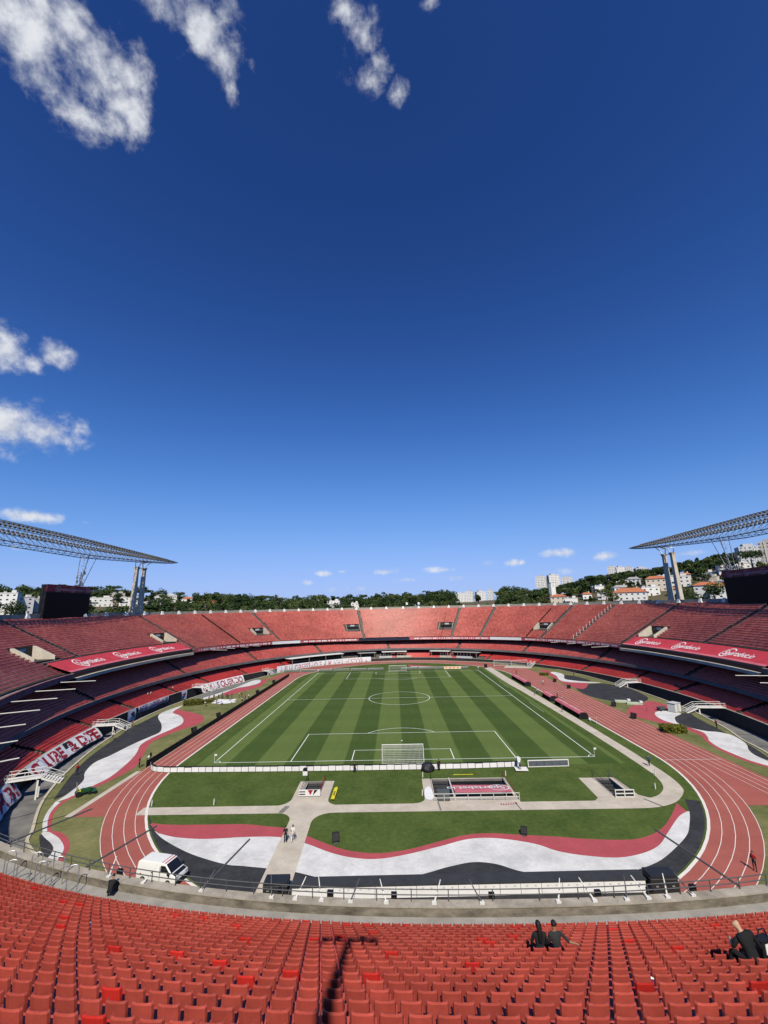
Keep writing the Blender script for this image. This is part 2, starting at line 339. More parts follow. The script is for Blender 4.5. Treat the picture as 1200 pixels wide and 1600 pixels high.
def ribbon_pts(P, w, closed=False):
    A = []; B = []; L = len(P)
    for i, p in enumerate(P):
        a = P[(i - 1) % L] if closed or i > 0 else p; b = P[(i + 1) % L] if closed or i < L - 1 else p
        dx, dy = b[0] - a[0], b[1] - a[1]; l = math.hypot(dx, dy) or 1
        A.append((p[0] - dy / l * w / 2, p[1] + dx / l * w / 2)); B.append((p[0] + dy / l * w / 2, p[1] - dx / l * w / 2))
    if closed: A.append(A[0]); B.append(B[0])
    return A, B
def ribbon(name, P, w, z, M, parent=None, closed=False):
    A, B = ribbon_pts(P, w, closed)
    return MB().strip([(x, y, z) for x, y in B], [(x, y, z) for x, y in A]).build(name, M, parent)
TXT = {}
def text_mesh(s, off=0.0):
    """vertices and faces of flat lettering, cap height scaled to 1"""
    if (s, off) in TXT: return TXT[(s, off)]
    c = bpy.data.curves.new('t', 'FONT'); c.body = s; c.resolution_u = 3; c.offset = off
    o = bpy.data.objects.new('t', c); COL.objects.link(o)
    dg = bpy.context.evaluated_depsgraph_get(); dg.update()
    me = bpy.data.meshes.new_from_object(o.evaluated_get(dg))
    V = np.array([v.co[:2] for v in me.vertices]); F = [tuple(p.vertices) for p in me.polygons]
    bpy.data.objects.remove(o); bpy.data.curves.remove(c); bpy.data.meshes.remove(me)
    V[:, 0] -= V[:, 0].min(); V = V / 0.70
    TXT[(s, off)] = (V, F, float(V[:, 0].max())); return TXT[(s, off)]
def lettering(name, s, h, fn, M, parent, width=None, x0=0.0, bold=0.0):
    """place lettering through fn(u along, v up) -> xyz"""
    V, F, w = text_mesh(s, bold); kx = h if width is None else width / w
    mb = MB(); mb.v = [tuple(fn(x0 + x * kx, y * h)) for x, y in V]; mb.f = list(F); mb.m = [0] * len(F)
    return mb.build(name, M, parent)
# ------------------------------------------------------------------ body shapes (skinned skeletons), lettering

def body_mesh(name, J, R, bones, fingers=False):
    """skin one connected skeleton; J joint -> xyz, R joint -> radius, bones (a, b, region)"""
    names = list(J); ix = {n: i for i, n in enumerate(names)}
    me = bpy.data.meshes.new(name); me.from_pydata([J[n] for n in names], [(ix[a], ix[b]) for a, b, r in bones], [])
    o = bpy.data.objects.new(name, me); COL.objects.link(o)
    md = o.modifiers.new('skin', 'SKIN'); md.use_smooth_shade = True
    for i, n in enumerate(names):
        r = R.get(n, R.get(n.rstrip('LR'), .05)); r = r if isinstance(r, tuple) else (r, r); sv = me.skin_vertices[0].data[i]; sv.radius = r; sv.use_root = (n == 'pelvis')
    ss = o.modifiers.new('sub', 'SUBSURF'); ss.levels = 1; ss.render_levels = 1
    dg = bpy.context.evaluated_depsgraph_get(); dg.update()
    out = bpy.data.meshes.new_from_object(o.evaluated_get(dg)); out.name = name
    bpy.data.objects.remove(o); bpy.data.meshes.remove(me)
    regs = ['skin', 'shirt', 'trousers', 'shoes']; out.materials.clear()
    for _ in regs: out.materials.append(M_SKIN)
    seg = [(np.array(J[a]), np.array(J[b]), r) for a, b, r in bones]; mi = []
    for p in out.polygons:
        c = np.array(p.center); best = 9; br = 'shirt'
        for a, b, r in seg:
            t = np.clip(np.dot(c - a, b - a) / max(1e-9, np.dot(b - a, b - a)), 0, 1); d = np.linalg.norm(c - a - t * (b - a))
            if d < best: best, br = d, r
        mi.append(regs.index(br))
    out.polygons.foreach_set('material_index', mi); out.polygons.foreach_set('use_smooth', [True] * len(mi)); out.update()
    return out
RAD = {'pelvis': (.16, .115), 'waist': (.145, .10), 'chest': (.165, .115), 'neckb': .065, 'neck': .055, 'head': (.080, .092), 'crown': (.066, .074), 'nose': .018, 'ear': .02, 'sh': .068, 'el': .046, 'wr': .032, 'ha': .036, 'fi': .012, 'fj': .011, 'fk': .010, 'fl': .009, 'th': .013, 'hip': .092, 'kn': .062, 'an': .043, 'toe': .038}
def skeleton(pelvis, chest, head, arms, legs, lean=None, short=True):
    """arms: {'L': (elbow, wrist), 'R': ...}; legs: {'L': (knee, ankle, toe)}"""
    P = Vector(pelvis); Cc = Vector(chest); Hd = Vector(head); up = (Hd - Cc).normalized(); fwd = Vector((0, 1, 0)) - up * up.y; fwd.normalize(); side = fwd.cross(up)
    J = {'pelvis': P, 'waist': P.lerp(Cc, .45), 'chest': Cc, 'neckb': Cc.lerp(Hd, .36), 'neck': Cc.lerp(Hd, .60), 'head': Hd, 'crown': Hd + up * .055, 'nose': Hd + fwd * .105 - up * .01}
    B = [('pelvis', 'waist', 'trousers'), ('waist', 'chest', 'shirt'), ('chest', 'neckb', 'shirt'), ('neckb', 'neck', 'skin'), ('neck', 'head', 'skin'), ('head', 'crown', 'skin'), ('head', 'nose', 'skin')]
    for s, sx in (('L', -1), ('R', 1)):
        J['ear' + s] = Hd + side * (sx * .088); B.append(('head', 'ear' + s, 'skin'))
        e, w = (Vector(q) for q in arms[s]); J['sh' + s] = Cc + side * (sx * .185) + up * .03; J['el' + s] = e; J['wr' + s] = w; d = (w - e).normalized(); J['ha' + s] = w + d * .085
        B += [('chest', 'sh' + s, 'shirt'), ('sh' + s, 'el' + s, 'shirt'), ('el' + s, 'wr' + s, 'skin' if short else 'shirt'), ('wr' + s, 'ha' + s, 'skin')]
        q = d.cross(Vector((0, 0, 1))); q = q.normalized() if q.length > .1 else Vector((1, 0, 0)); dn = d.cross(q)
        for nm, off, ln in (('fi', -.030, .075), ('fj', -.010, .085), ('fk', .011, .078), ('fl', .030, .060)):
            J[nm + s] = J['ha' + s] + q * off + d * ln * .7 + dn * .02; B.append(('ha' + s, nm + s, 'skin'))
        J['th' + s] = w + d * .05 - q * .062 * sx; B.append(('wr' + s, 'th' + s, 'skin'))
        k, a, t = (Vector(x) for x in legs[s]); J['hip' + s] = P + Vector((sx * .095, 0, -.04)); J['kn' + s] = k; J['an' + s] = a; J['toe' + s] = t
        B += [('pelvis', 'hip' + s, 'trousers'), ('hip' + s, 'kn' + s, 'trousers'), ('kn' + s, 'an' + s, 'trousers'), ('an' + s, 'toe' + s, 'shoes')]
    return {k: tuple(v) for k, v in J.items()}, B
POSE = {}
POSE['stand'] = skeleton((0, 0, .95), (0, 0, 1.40), (0, .03, 1.65), {'L': ((-.25, -.01, 1.13), (-.25, .08, .88)), 'R': ((.25, -.01, 1.13), (.24, .08, .88))}, {'L': ((-.11, .02, .50), (-.12, -.02, .08), (-.14, .15, .035)), 'R': ((.11, .02, .50), (.12, -.02, .08), (.14, .15, .035))})
POSE['walk'] = skeleton((0, 0, .93), (0, .03, 1.38), (0, .07, 1.63), {'L': ((-.25, .10, 1.12), (-.23, .30, .95)), 'R': ((.25, -.12, 1.13), (.25, -.18, .87))}, {'L': ((-.10, .02, .49), (-.10, -.28, .14), (-.10, -.15, .05)), 'R': ((.10, .20, .52), (.10, .30, .08), (.10, .47, .05))})
POSE['run'] = skeleton((0, 0, .95), (0, .10, 1.38), (0, .17, 1.62), {'L': ((-.26, .25, 1.18), (-.15, .45, 1.30)), 'R': ((.27, -.12, 1.15), (.24, .10, 1.0))}, {'L': ((-.10, .10, .52), (-.10, -.32, .42), (-.10, -.36, .28)), 'R': ((.10, .28, .62), (.10, .22, .16), (.10, .39, .10))})
POSE['work'] = skeleton((0, -.05, .88), (0, .28, 1.18), (0, .50, 1.32), {'L': ((-.24, .42, .92), (-.18, .58, .72)), 'R': ((.24, .42, .92), (.18, .58, .72))}, {'L': ((-.13, .08, .48), (-.13, -.06, .08), (-.14, .11, .035)), 'R': ((.13, .08, .48), (.13, -.06, .08), (.14, .11, .035))})
POSE['crouch'] = skeleton((0, -.05, .42), (0, .16, .80), (0, .30, 1.02), {'L': ((-.26, .34, .66), (-.14, .55, .62)), 'R': ((.26, .34, .66), (.14, .55, .62))}, {'L': ((-.17, .38, .50), (-.15, .10, .08), (-.16, .27, .035)), 'R': ((.17, .38, .50), (.15, .10, .08), (.16, .27, .035))})
POSE['arms'] = skeleton((0, 0, .95), (0, 0, 1.40), (0, .03, 1.65), {'L': ((-.30, .18, 1.28), (-.20, .40, 1.42)), 'R': ((.25, -.01, 1.13), (.22, .18, .96))}, {'L': ((-.12, .02, .50), (-.13, -.02, .08), (-.15, .15, .035)), 'R': ((.12, .02, .50), (.13, -.02, .08), (.15, .15, .035))})
LEGS_SIT = {'L': ((-.13, .42, .47), (-.13, .46, .08), (-.14, .63, .035)), 'R': ((.13, .42, .47), (.13, .46, .08), (.14, .63, .035))}
POSE['sit'] = skeleton((0, .0, .50), (0, -.02, .96), (0, .03, 1.21), {'L': ((-.27, .02, .70), (-.20, .28, .62)), 'R': ((.25, .04, .68), (.16, .28, .60))}, LEGS_SIT)
POSE['sit_arm'] = skeleton((0, .0, .50), (-.03, .02, .95), (-.04, .07, 1.19), {'L': ((-.27, .05, .70), (-.16, .28, .62)), 'R': ((.38, -.04, .78), (.60, -.03, .72))}, LEGS_SIT)
POSE['sit_lean'] = skeleton((0, .0, .50), (-.05, .13, .90), (-.13, .27, 1.10), {'L': ((-.36, .16, .66), (-.24, .40, .66)), 'R': ((.32, .12, .66), (.22, .38, .64))}, {'L': ((-.30, .36, .48), (-.34, .40, .08), (-.36, .57, .035)), 'R': ((.18, .42, .47), (.18, .46, .08), (.19, .63, .035))})
LONG = {'stand', 'arms'}
BODY = {k: body_mesh('body', v[0], RAD, v[1]) for k, v in POSE.items()}
for q in ('Sportsbet.io',): text_mesh(q, .012)
text_mesh('Sportsbet.io')
for q in ('MORUMBI', 'QUE NUNCA FOI REBAIXADO'): text_mesh(q, .02)
text_mesh('CLUBE  & DIFE', .05); text_mesh('O MAIS QUERIDO', .03)
text_mesh(u'A SUA OBSESS\u00c3O \u00c9 A MINHA HIST\u00d3RIA', .015)

# ================================================================== GROUND
def hz(x, y):
    r = math.hypot(x, y - 49); az = math.degrees(math.atan2(x, y + 82))
    K = [(-90, 40), (-50, 44), (-38, 44), (-28, 36), (-15, 32), (5, 30), (14, 36), (22, 46), (30, 58), (38, 66), (48, 62), (90, 50)]
    if az <= K[0][0]: H = K[0][1]
    elif az >= K[-1][0]: H = K[-1][1]
    else:
        for (a, b), (c, d) in zip(K, K[1:]):
            if a <= az <= c: H = b + (d - b) * (az - a) / (c - a); break
    s = min(1, max(0, (r - 165) / (520 - 165))); s = s * s * (3 - 2 * s)
    return H * s + (3 * math.sin(x * .017 + 1) * math.cos(y * .013) + 2 * math.sin(x * .031 - y * .027)) * s - 20 * max(0, (r - 900) / 1000)
mb = MB(); rs = [150, 165, 185, 210, 240, 275, 315, 360, 410, 470, 540, 640, 780, 950, 1300, 2000, 3500, 6000]; na = 120
for r in rs:
    for k in range(na):
        a = 2 * PI * k / na; x, y = r * math.cos(a), 49 + r * math.sin(a)
        mb.v.append((x, y, (hz(x, y) if r < 1000 else max(-30, hz(x, y))) - 2.1 if r > 150 else -2.1))
for i in range(len(rs) - 1):
    for k in range(na):
        mb.f.append((i * na + k, (i + 1) * na + k, (i + 1) * na + (k + 1) % na, i * na + (k + 1) % na)); mb.m.append(0)
mb.f.append(tuple(range(na))); mb.m.append(0)
struct(mb.build('terrain', M_TERRAIN, smooth=True))

# --- track geometry
XC, RI, YN, YF = 2.2, 42.4, 1.0, 91.0
def loop(off, n=48):
    R = RI + off; P = []
    for k in range(n + 1):
        a = PI + PI * k / n; P.append((XC + R * math.cos(a), YN + R * math.sin(a)))
    for k in range(n + 1):
        a = PI * k / n; P.append((XC + R * math.cos(a), YF + R * math.sin(a)))
    return P
KERB_L = [(-44.1, -27.2), (-47.6, -22.8), (-52.2, -16.2), (-55.7, -9.6), (-58.8, -2.2), (-62.5, 9.2), (-65.2, 21.5), (-66.6, 30.5), (-67.2, 40.5), (-66.5, 53.3), (-64.3, 66.9), (-60.5, 82.1), (-55.9, 97.9), (-48.8, 114.0), (-38, 128), (-22, 137.0), (0, 140.5)]
KERB_R = [(22, 138), (40, 130.5), (54, 121), (63.2, 110.5), (69.0, 92), (72.2, 72), (73.2, 56), (73.0, 42), (71.8, 28.6), (68.8, 15.6), (66.1, 7.8), (64.2, -0.1), (60, -9.5), (54, -19), (46, -27.5), (36, -35), (22, -40.5), (5, -43), (-14, -41.5), (-30, -36.5)]
KERB = crom(KERB_L + KERB_R, True, 6)
PIT_L = [(-15.1, -14.4), (-12.6, -14.4), (-12.6, -9.0), (-15.1, -9.0)]
PIT_M = [(4.3, -15.2), (15.4, -15.2), (15.4, -8.9), (4.3, -8.9)]
PIT_R = [(29.5, -15.9), (31.8, -15.9), (31.8, -9.4), (29.5, -9.4)]
PITS = (PIT_L, PIT_M, PIT_R)
struct(sheet('arena_lawn', KERB, 0.0, M_WORN, PITS))
struct(sheet('infield_lawn', loop(-0.05), 0.008, M_LAWN, PITS))
pitch = struct(sheet('pitch', [(-37.2, -3.4), (37.6, -3.4), (37.6, 108), (-37.2, 108)], 0.016, M_TURF))
# pitch markings (each line its own strip)
Zm = 0.024; LW = 0.15
def pline(P, w=LW, closed=False, zz=Zm): return ribbon('marking', P, w, zz, M_PITCHLINE, pitch, closed)
Lp = 105.0
for q in ([(-34, 0), (34, 0)], [(-34, Lp), (34, Lp)], [(-34, 0.08), (-34, Lp - 0.08)], [(34, 0.08), (34, Lp - 0.08)], [(-33.9, Lp / 2), (33.9, Lp / 2)]): pline(q)
for s in (0, 1):
    Y = (lambda v: v) if s == 0 else (lambda v: Lp - v)
    for hw, dp in ((20.16, 16.5), (9.16, 5.5)):
        pline([(-hw, Y(0.09)), (-hw, Y(dp))]); pline([(hw, Y(0.09)), (hw, Y(dp))]); pline([(-hw - .07, Y(dp)), (hw + .07, Y(dp))], zz=Zm + .002)
    a0 = math.acos(5.5 / 9.15)
    pline([(9.15 * math.sin(a), Y(11 + 9.15 * math.cos(a))) for a in np.linspace(-a0, a0, 24)])
    pline([(0.11 * math.sin(a), Y(11 + .11 * math.cos(a))) for a in np.linspace(0, 2 * PI, 10)], .2)
    for sx in (-1, 1): pline([(sx * (34 - math.cos(a)), Y(math.sin(a))) for a in np.linspace(0.08, PI / 2 - .08, 8)], .12)
pline([(9.15 * math.cos(a), Lp / 2 + 9.15 * math.sin(a)) for a in np.linspace(0, 2 * PI, 64, endpoint=False)], LW, True, Zm + .002)
for (ya, yb) in ((32, 44), (66, 78)):                     # dashed technical areas by the dugouts
    for k in range(9): pline([(36.2, ya + k * (yb - ya) / 9), (36.2, ya + (k + .55) * (yb - ya) / 9)], .1)
# --- running track
ZT = 0.008
trk = MB()
A, B = loop(0.0), loop(5.0)
trk.strip([(x, y, ZT) for x, y in A + A[:1]], [(x, y, ZT) for x, y in B + B[:1]])
trk.face([(49.6, -19, ZT), (55.2, -19, ZT), (55.2, 108, ZT), (49.6, 108, ZT)])
trk.face([(-45.4, -19.6, ZT - .002), (-40.3, -19.6, ZT - .002), (-40.3, 1, ZT - .002), (-45.4, 1, ZT - .002)])
trk.face([(44.7, -19, ZT - .002), (49.6, -19, ZT - .002), (49.6, 1, ZT - .002), (44.7, 1, ZT - .002)])
fo = loop(11.5); fi = loop(5.0)
seg = [k for k in range(49, 98)]
trk.strip([(*fi[k], ZT) for k in seg], [(*fo[k], ZT - .001) for k in seg])
track = struct(trk.build('running_track', M_TRACK))
ribbon('kerb_stripe', loop(0.02), 0.32, 0.02, M_LINE, track, True)
for off in (1.27, 2.5, 3.72, 4.94): ribbon('lane_line', loop(off), 0.07, 0.016, M_LINE, track, True)
for k in range(1, 5): ribbon('lane_line', [(49.55 + 1.22 * k, -19), (49.55 + 1.22 * k, 107)], 0.07, 0.016, M_LINE, track)
for yy in (-2.2, 57.0): ribbon('start_line', [(44.8, yy), (54.4, yy)], 0.09, 0.021, M_LINE, track)
ribbon('start_line', [(49.6, -19), (55.2, -19)], 0.4, 0.021, M_LINE, track)
ribbon('edge_strip', [(-45.6, -19.6), (-45.6, -3.5)], 0.9, 0.03, M_PATH, track)
struct(sheet('far_gravel', [(46, 110), (57, 107), (59, 112), (49, 117)], 0.022, M_PATH))
# --- concrete paths
PATH_IN = [(37.9, 112), (37.9, 75.1), (38.6, 60), (39.5, 28.5), (39.7, 8.5), (39.5, -4.6), (39.1, -9.5), (37.9, -13.0), (35.8, -15.4), (33.4, -16.6), (31.4, -17.0)]
PATH_OUT = [(41.2, 112), (41.3, 78.8), (41.8, 32.3), (41.8, 5.0), (41.6, -3.3), (41.3, -9.1), (40.5, -13.1), (39.3, -15.2), (36.7, -17.7), (33.9, -19.0), (31.4, -19.4)]
ci, co = crom(PATH_IN, False, 6), crom(PATH_OUT, False, 6)
pth = MB()
pth.strip([(x, y, .018) for x, y in ci], [(x, y, .018) for x, y in co])
pth.face([(-36.6, -19.35, .018), (31.4, -19.4, .018), (31.4, -17.0, .018), (-36.6, -17.15, .018)])
pth.build('path', M_PATH)['kind'] = 'structure'
def apron(pts, holes=()): 
    o = sheet('path_apron', pts, .022, M_PATH, holes); o['kind'] = 'structure'
def arc(cx, cy, r, a0, a1, n=7): return [(cx + r * math.cos(a), cy + r * math.sin(a)) for a in np.linspace(a0, a1, n)]
apron([(-18.6, -17.2)] + arc(-18.3, -15.2, 2.0, -PI / 2, 0) + [(-16.4, -8.9), (-11.0, -8.9), (-11.0, -15.4)] + arc(-9.2, -15.4, 1.8, PI, 1.5 * PI) + [(-9.2, -17.2)], [PIT_L])
apron([(1.2, -17.1)] + arc(1.3, -15.5, 1.5, -PI / 2, 0) + [(2.8, -8.6), (15.9, -8.6), (15.9, -17.1)], [PIT_M])
apron([(26.0, -17.1), (26.9, -16.2), (27.2, -9.2), (32.6, -9.2), (32.9, -15.4), (34.2, -16.6), (33, -17.1)], [PIT_R])
apron([(-17.3, -19.3)] + arc(-17.3, -21.5, 2.2, PI / 2, 0) + [(-15.0, -36.5), (-11.7, -36.5), (-12.2, -21.9)] + arc(-9.7, -21.9, 2.5, PI, PI / 2) + [(-9.7, -19.3)])
for (x, y, w, d, r_) in ((-16.6, -18.3, .7, 2.0, -.25), (4.6, -17.9, .25, 2.6, 0.05), (33.5, -17.8, .35, 2.6, 0.45), (15.2, -18.2, .2, 2.4, 0.1)):
    o = MB().box(-w / 2, w / 2, -d / 2, d / 2, 0.024, 0.03, rot(r_, (x, y, 0))).build('drain_cover', mat('worn_grate', (0.20, 0.19, 0.18), .9), None); o['kind'] = 'structure'
# --- painted waves behind the near goal
BW = [(38.3, -16.9), (36.6, -20.4), (34.5, -23.5), (32.4, -26.1), (29.0, -29.0), (25.9, -31.2), (22.4, -32.7), (19.2, -33.5), (16.1, -33.5), (11.7, -32.6), (9.2, -31.2), (6.9, -30.8), (4.3, -31.5), (1.7, -32.6), (-0.7, -33.5), (-4.0, -33.7), (-7.5, -33.7), (-9.8, -32.9), (-12.3, -32.0), (-14.8, -31.5), (-17.7, -31.0), (-19.9, -30.6), (-24.3, -28.7), (-28.3, -26.2), (-30.8, -24.2), (-32.6, -22.1), (-34.4, -19.6)]
WR = [(36.3, -20.4), (34.3, -21.8), (30.8, -25.3), (28.1, -28.0), (25.5, -29.5), (22.4, -30.3), (19.2, -29.9), (16.5, -29.0), (14.3, -27.4), (10.4, -26.2), (7.1, -26.3), (3.7, -27.7), (-0.1, -29.2), (-3.2, -30.0), (-5.8, -29.8), (-8.5, -28.8), (-12.2, -26.6), (-15.5, -25.3), (-19.7, -25.2), (-22.0, -25.4), (-24.8, -25.5), (-28.2, -25.0), (-30.8, -24.0)]
RG = [(36.5, -18.1), (33.3, -21.8), (30.4, -24.6), (27.4, -26.4), (24.6, -26.9), (20.7, -26.6), (17.2, -26.0), (12.4, -25.4), (10.1, -25.1), (7.3, -25.3), (4.1, -26.5), (0.5, -28.1), (-2.7, -28.9), (-5.4, -28.7), (-8.1, -27.7), (-12.1, -25.1), (-14.7, -23.4), (-17.7, -22.7), (-20.9, -22.1), (-24.7, -22.1), (-30.3, -22.0), (-33.0, -21.5)]
cBW, cWR, cRG = crom(BW, False, 5), crom(WR, False, 5), crom(RG, False, 5)
ring_in = [p for p in loop(-0.35)[:49] if p[1] < -16.9]            # along the inside of the kerb, left to right
def paint(name, pts, z, M): struct(sheet(name, pts, z, M))
paint('black_wave', cBW[::-1][::-1] + ring_in, .012, M_BLACK)
paint('white_wave', cBW[5:-8] + cWR[::-1], .0145, M_WHITE)
paint('red_wave', cWR + [(-33.0, -21.9)] + cRG[::-1] + [(36.5, -18.1)], .0165, M_RED)
# --- painted waves outside the track, left and right
paint('left_black_wave', crom([(-51.8, -14.4), (-54.2, -9.6), (-56.8, -3.9), (-60.0, 4.7), (-62.8, 17.1), (-64.4, 25.6), (-65.2, 37.7)], False, 5) + crom([(-64.7, 38.2), (-63.0, 33.6), (-58.6, 27.2), (-55.3, 20.7), (-55.5, 16.6), (-56.1, 11.6), (-56.3, 5.1), (-56.6, 1.2), (-55.0, -3.5), (-52.6, -7.2), (-51.3, -12.5)], False, 5), .006, M_BLACK)
paint('left_white_wave', crom([(-51.0, -15.2), (-51.4, -11.7), (-52.6, -7.2), (-55.0, -3.5), (-56.7, 1.2), (-56.3, 5.1), (-56.1, 11.6), (-55.5, 16.6), (-55.3, 20.7), (-58.6, 27.2), (-63.0, 33.6), (-64.9, 38.2), (-64.7, 43.0), (-63.6, 48.2)], False, 5) + crom([(-63.0, 44.0), (-62.0, 39.1), (-58.1, 35.4), (-55.0, 30.9), (-53.5, 26.8), (-53.7, 22.3), (-54.4, 16.6), (-54.2, 11.5), (-51.9, 6.1), (-50.3, 0.9), (-49.1, -5.6), (-49.5, -9.4), (-50.0, -13.5)], False, 5), .010, M_WHITE)
paint('left_red_wave', crom([(-50.0, -13.5), (-49.5, -9.4), (-49.1, -5.6), (-50.3, 0.9), (-51.9, 6.1), (-54.2, 11.5), (-54.4, 16.6), (-53.7, 22.3), (-53.5, 26.8), (-55.0, 30.9), (-58.1, 35.4), (-62.0, 39.1), (-63.0, 43.5)], False, 5) + crom([(-60.9, 41.5), (-56.5, 38.7), (-52.2, 35.0), (-49.6, 30.5), (-49.2, 26.5), (-51.1, 22.1), (-52.6, 15.7), (-52.4, 11.4), (-50.3, 6.1), (-47.7, -0.8), (-47.7, -5.6), (-48.7, -10.4), (-49.8, -14.6)], False, 5), .013, M_RED)
paint('left_kerb_white', crom([(-45.9, -23.3), (-48.1, -20.6), (-49.9, -17.6), (-51.0, -14.9)], False, 4) + crom([(-50.2, -15.0), (-49.2, -17.9), (-47.6, -20.4), (-45.4, -23.2)], False, 4), .008, M_WHITE)
paint('left_kerb_red', crom([(-45.4, -23.2), (-47.6, -20.4), (-49.2, -17.9), (-50.2, -15.0), (-50.0, -13.0)], False, 4) + crom([(-49.4, -13.3), (-49.5, -15.6), (-48.5, -18.2), (-46.9, -20.6), (-44.9, -23.1)], False, 4), .011, M_RED)
paint('left_patch_black', crom([(-45.6, -24.1), (-43.8, -24.9), (-42.3, -26.2), (-41.2, -27.5), (-40.6, -28.8), (-40.2, -30.4), (-42.7, -27.4)], True, 4), .006, M_BLACK)
paint('left_patch_white', crom([(-45.8, -23.5), (-44.5, -23.5), (-42.5, -24.9), (-40.6, -26.6), (-39.6, -28.1), (-38.6, -31.0), (-39.8, -31.0), (-41.0, -27.7), (-42.5, -26.1), (-44.6, -24.6)], True, 4), .009, M_WHITE)
paint('left_patch_red', crom([(-45.4, -23.1), (-43.4, -23.5), (-41.0, -25.3), (-39.3, -27.5), (-37.9, -31.0), (-38.5, -31.0), (-39.5, -28.1), (-40.6, -26.6), (-42.5, -24.9), (-44.4, -23.7)], True, 4), .012, M_RED)
paint('far_left_white', crom([(-64.4, 50.0), (-63.6, 55.5), (-61.6, 60.1), (-59.6, 68.7), (-58.4, 73.4), (-57.6, 82.8), (-56.5, 90.5), (-54.6, 91.5)], False, 4) + crom([(-53.2, 88.2), (-52.6, 83.4), (-54.2, 78.1), (-57.4, 74.0), (-58.3, 68.6), (-59.4, 58.3), (-62.5, 50.3)], False, 4), .006, M_WHITE)
paint('far_left_red', crom([(-58.2, 64.9), (-57.4, 73.0), (-53.9, 78.0), (-52.4, 83.4), (-53.6, 91.5), (-52.0, 92.2), (-50.4, 84.3), (-50.1, 75.6), (-52.8, 68.0), (-55.8, 61.1)], True, 4), .009, M_RED)
paint('far_left_black', crom([(-65.9, 52.5), (-63.8, 67), (-60.0, 82), (-55.8, 97)], False, 4) + crom([(-56.0, 92), (-57.8, 82), (-59.9, 68), (-62.3, 59), (-64.8, 50.5)], False, 4), .004, M_MOAT)
paint('right_red_wave', crom([(56.7, 31.6), (61.0, 36.9), (65.9, 40.2), (68.9, 42.0), (70.0, 38.4), (69.8, 33), (66, 31.5), (62.7, 29.9), (61.0, 26.9), (60.2, 22.9), (60.7, 19.6), (61.8, 17.5), (62.2, 14.5), (62.2, 12.7), (60.9, 9.8), (59.5, 7.4), (58.5, 3.7), (58.4, 0.2), (58.6, -3.0), (59.5, -5.5)], False, 4) + crom([(58.8, -6.1), (57.9, -4.0), (57.5, -2.3), (57.4, 0.2), (57.8, 3.7), (58.8, 7.4), (60.2, 10.6), (60.4, 13.2), (59.6, 16.6), (58.6, 19.2), (57.2, 22.5), (55.5, 26.7), (55.8, 30.0)], False, 4), .006, M_RED)
paint('right_white_wave', crom([(62.7, 29.9), (61.0, 26.9), (60.2, 22.9), (60.7, 19.6), (61.8, 17.5), (62.2, 14.5), (62.2, 12.7), (60.9, 9.8), (59.5, 7.4), (58.5, 3.7), (58.4, 0.2), (58.6, -3.0), (59.5, -5.5)], False, 4) + crom([(61.3, -4.5), (61.5, -0.6), (62.8, 2.4), (64.5, 4.8), (65.8, 7.8), (66.4, 11.0), (65.5, 13.0), (63.4, 14.0), (61.9, 16.9), (61.8, 20.1), (63.2, 23.2), (64.7, 25.4), (67.9, 28.2), (67.3, 30.8), (65.1, 31.7)], False, 4), .010, M_WHITE)
paint('right_black_wave', crom([(67.9, 28.4), (70.4, 28.6), (69.1, 25.1), (67.3, 16.6), (65.8, 9.1), (64.4, 3.0), (62.4, -2.5)], False, 4) + crom([(61.3, -3), (61.3, -0.6), (62.7, 2.4), (64.4, 4.8), (65.7, 7.8), (66.3, 11.0), (65.5, 13.1), (63.3, 14.1), (61.8, 17.0), (61.7, 20.1), (63.1, 23.2), (64.6, 25.4)], False, 4), .0075, M_BLACK)
paint('right_tarmac', crom([(57.8, 63.2), (64.3, 68.6), (69.5, 68.9), (72.5, 62), (72.4, 54), (70.5, 46), (66.5, 41.4), (62.0, 40.4), (58.2, 43.8), (55.6, 50.0), (56, 57)], True, 5), .004, M_BLACK)
paint('far_right_red', crom([(58.6, 102.3), (61.5, 100.4), (60.6, 90.6), (57.9, 78.6), (58.3, 74.2), (61.4, 72.2), (64.4, 70.2), (58.6, 60.4), (56.5, 66.2), (56.6, 73.2), (57.5, 83.3), (58.4, 93.6)], True, 4), .007, M_RED)
paint('far_right_white', crom([(60.7, 94.7), (60.0, 86.7), (57.7, 77.4), (58.6, 73.6), (62.5, 71.5), (66.8, 70.3), (69.0, 70.8), (64.7, 73.6), (61.0, 77.1), (60.6, 80.6), (62.9, 86.4), (63.9, 91.5), (62.9, 95.8)], True, 4), .010, M_WHITE)
paint('far_right_black', crom([(63.4, 87.6), (66.3, 84.8), (67.6, 76), (65.8, 73.4), (61.3, 77.1), (60.9, 81.8)], True, 4), .006, M_BLACK)
paint('far_white_strip', crom([(6, 121), (14, 118.6), (22, 116.8), (30, 115.6)], False, 4) + crom([(30, 114.7), (22, 115.7), (14, 117.2), (6, 119.2)], False, 4), .02, M_WHITE)
paint('far_red_strip', crom([(5, 127), (12, 123), (18, 119.6)], False, 4) + crom([(12, 119.8), (5, 121.5)], False, 4), .018, M_RED)
# --- kerb round the arena, moat floor
kb = MB(); A, B = ribbon_pts(KERB, .35, True)
kb.strip([(x, y, .14) for x, y in A], [(x, y, .14) for x, y in B]); kb.strip([(x, y, -2.05) for x, y in A], [(x, y, .14) for x, y in A]); kb.strip([(x, y, .14) for x, y in B], [(x, y, -2.05) for x, y in B])
struct(kb.build('moat_kerb', mat('cream_kerb', (0.62, 0.55, 0.42), .85, col2=(.42, .37, .27), scale=.4)))

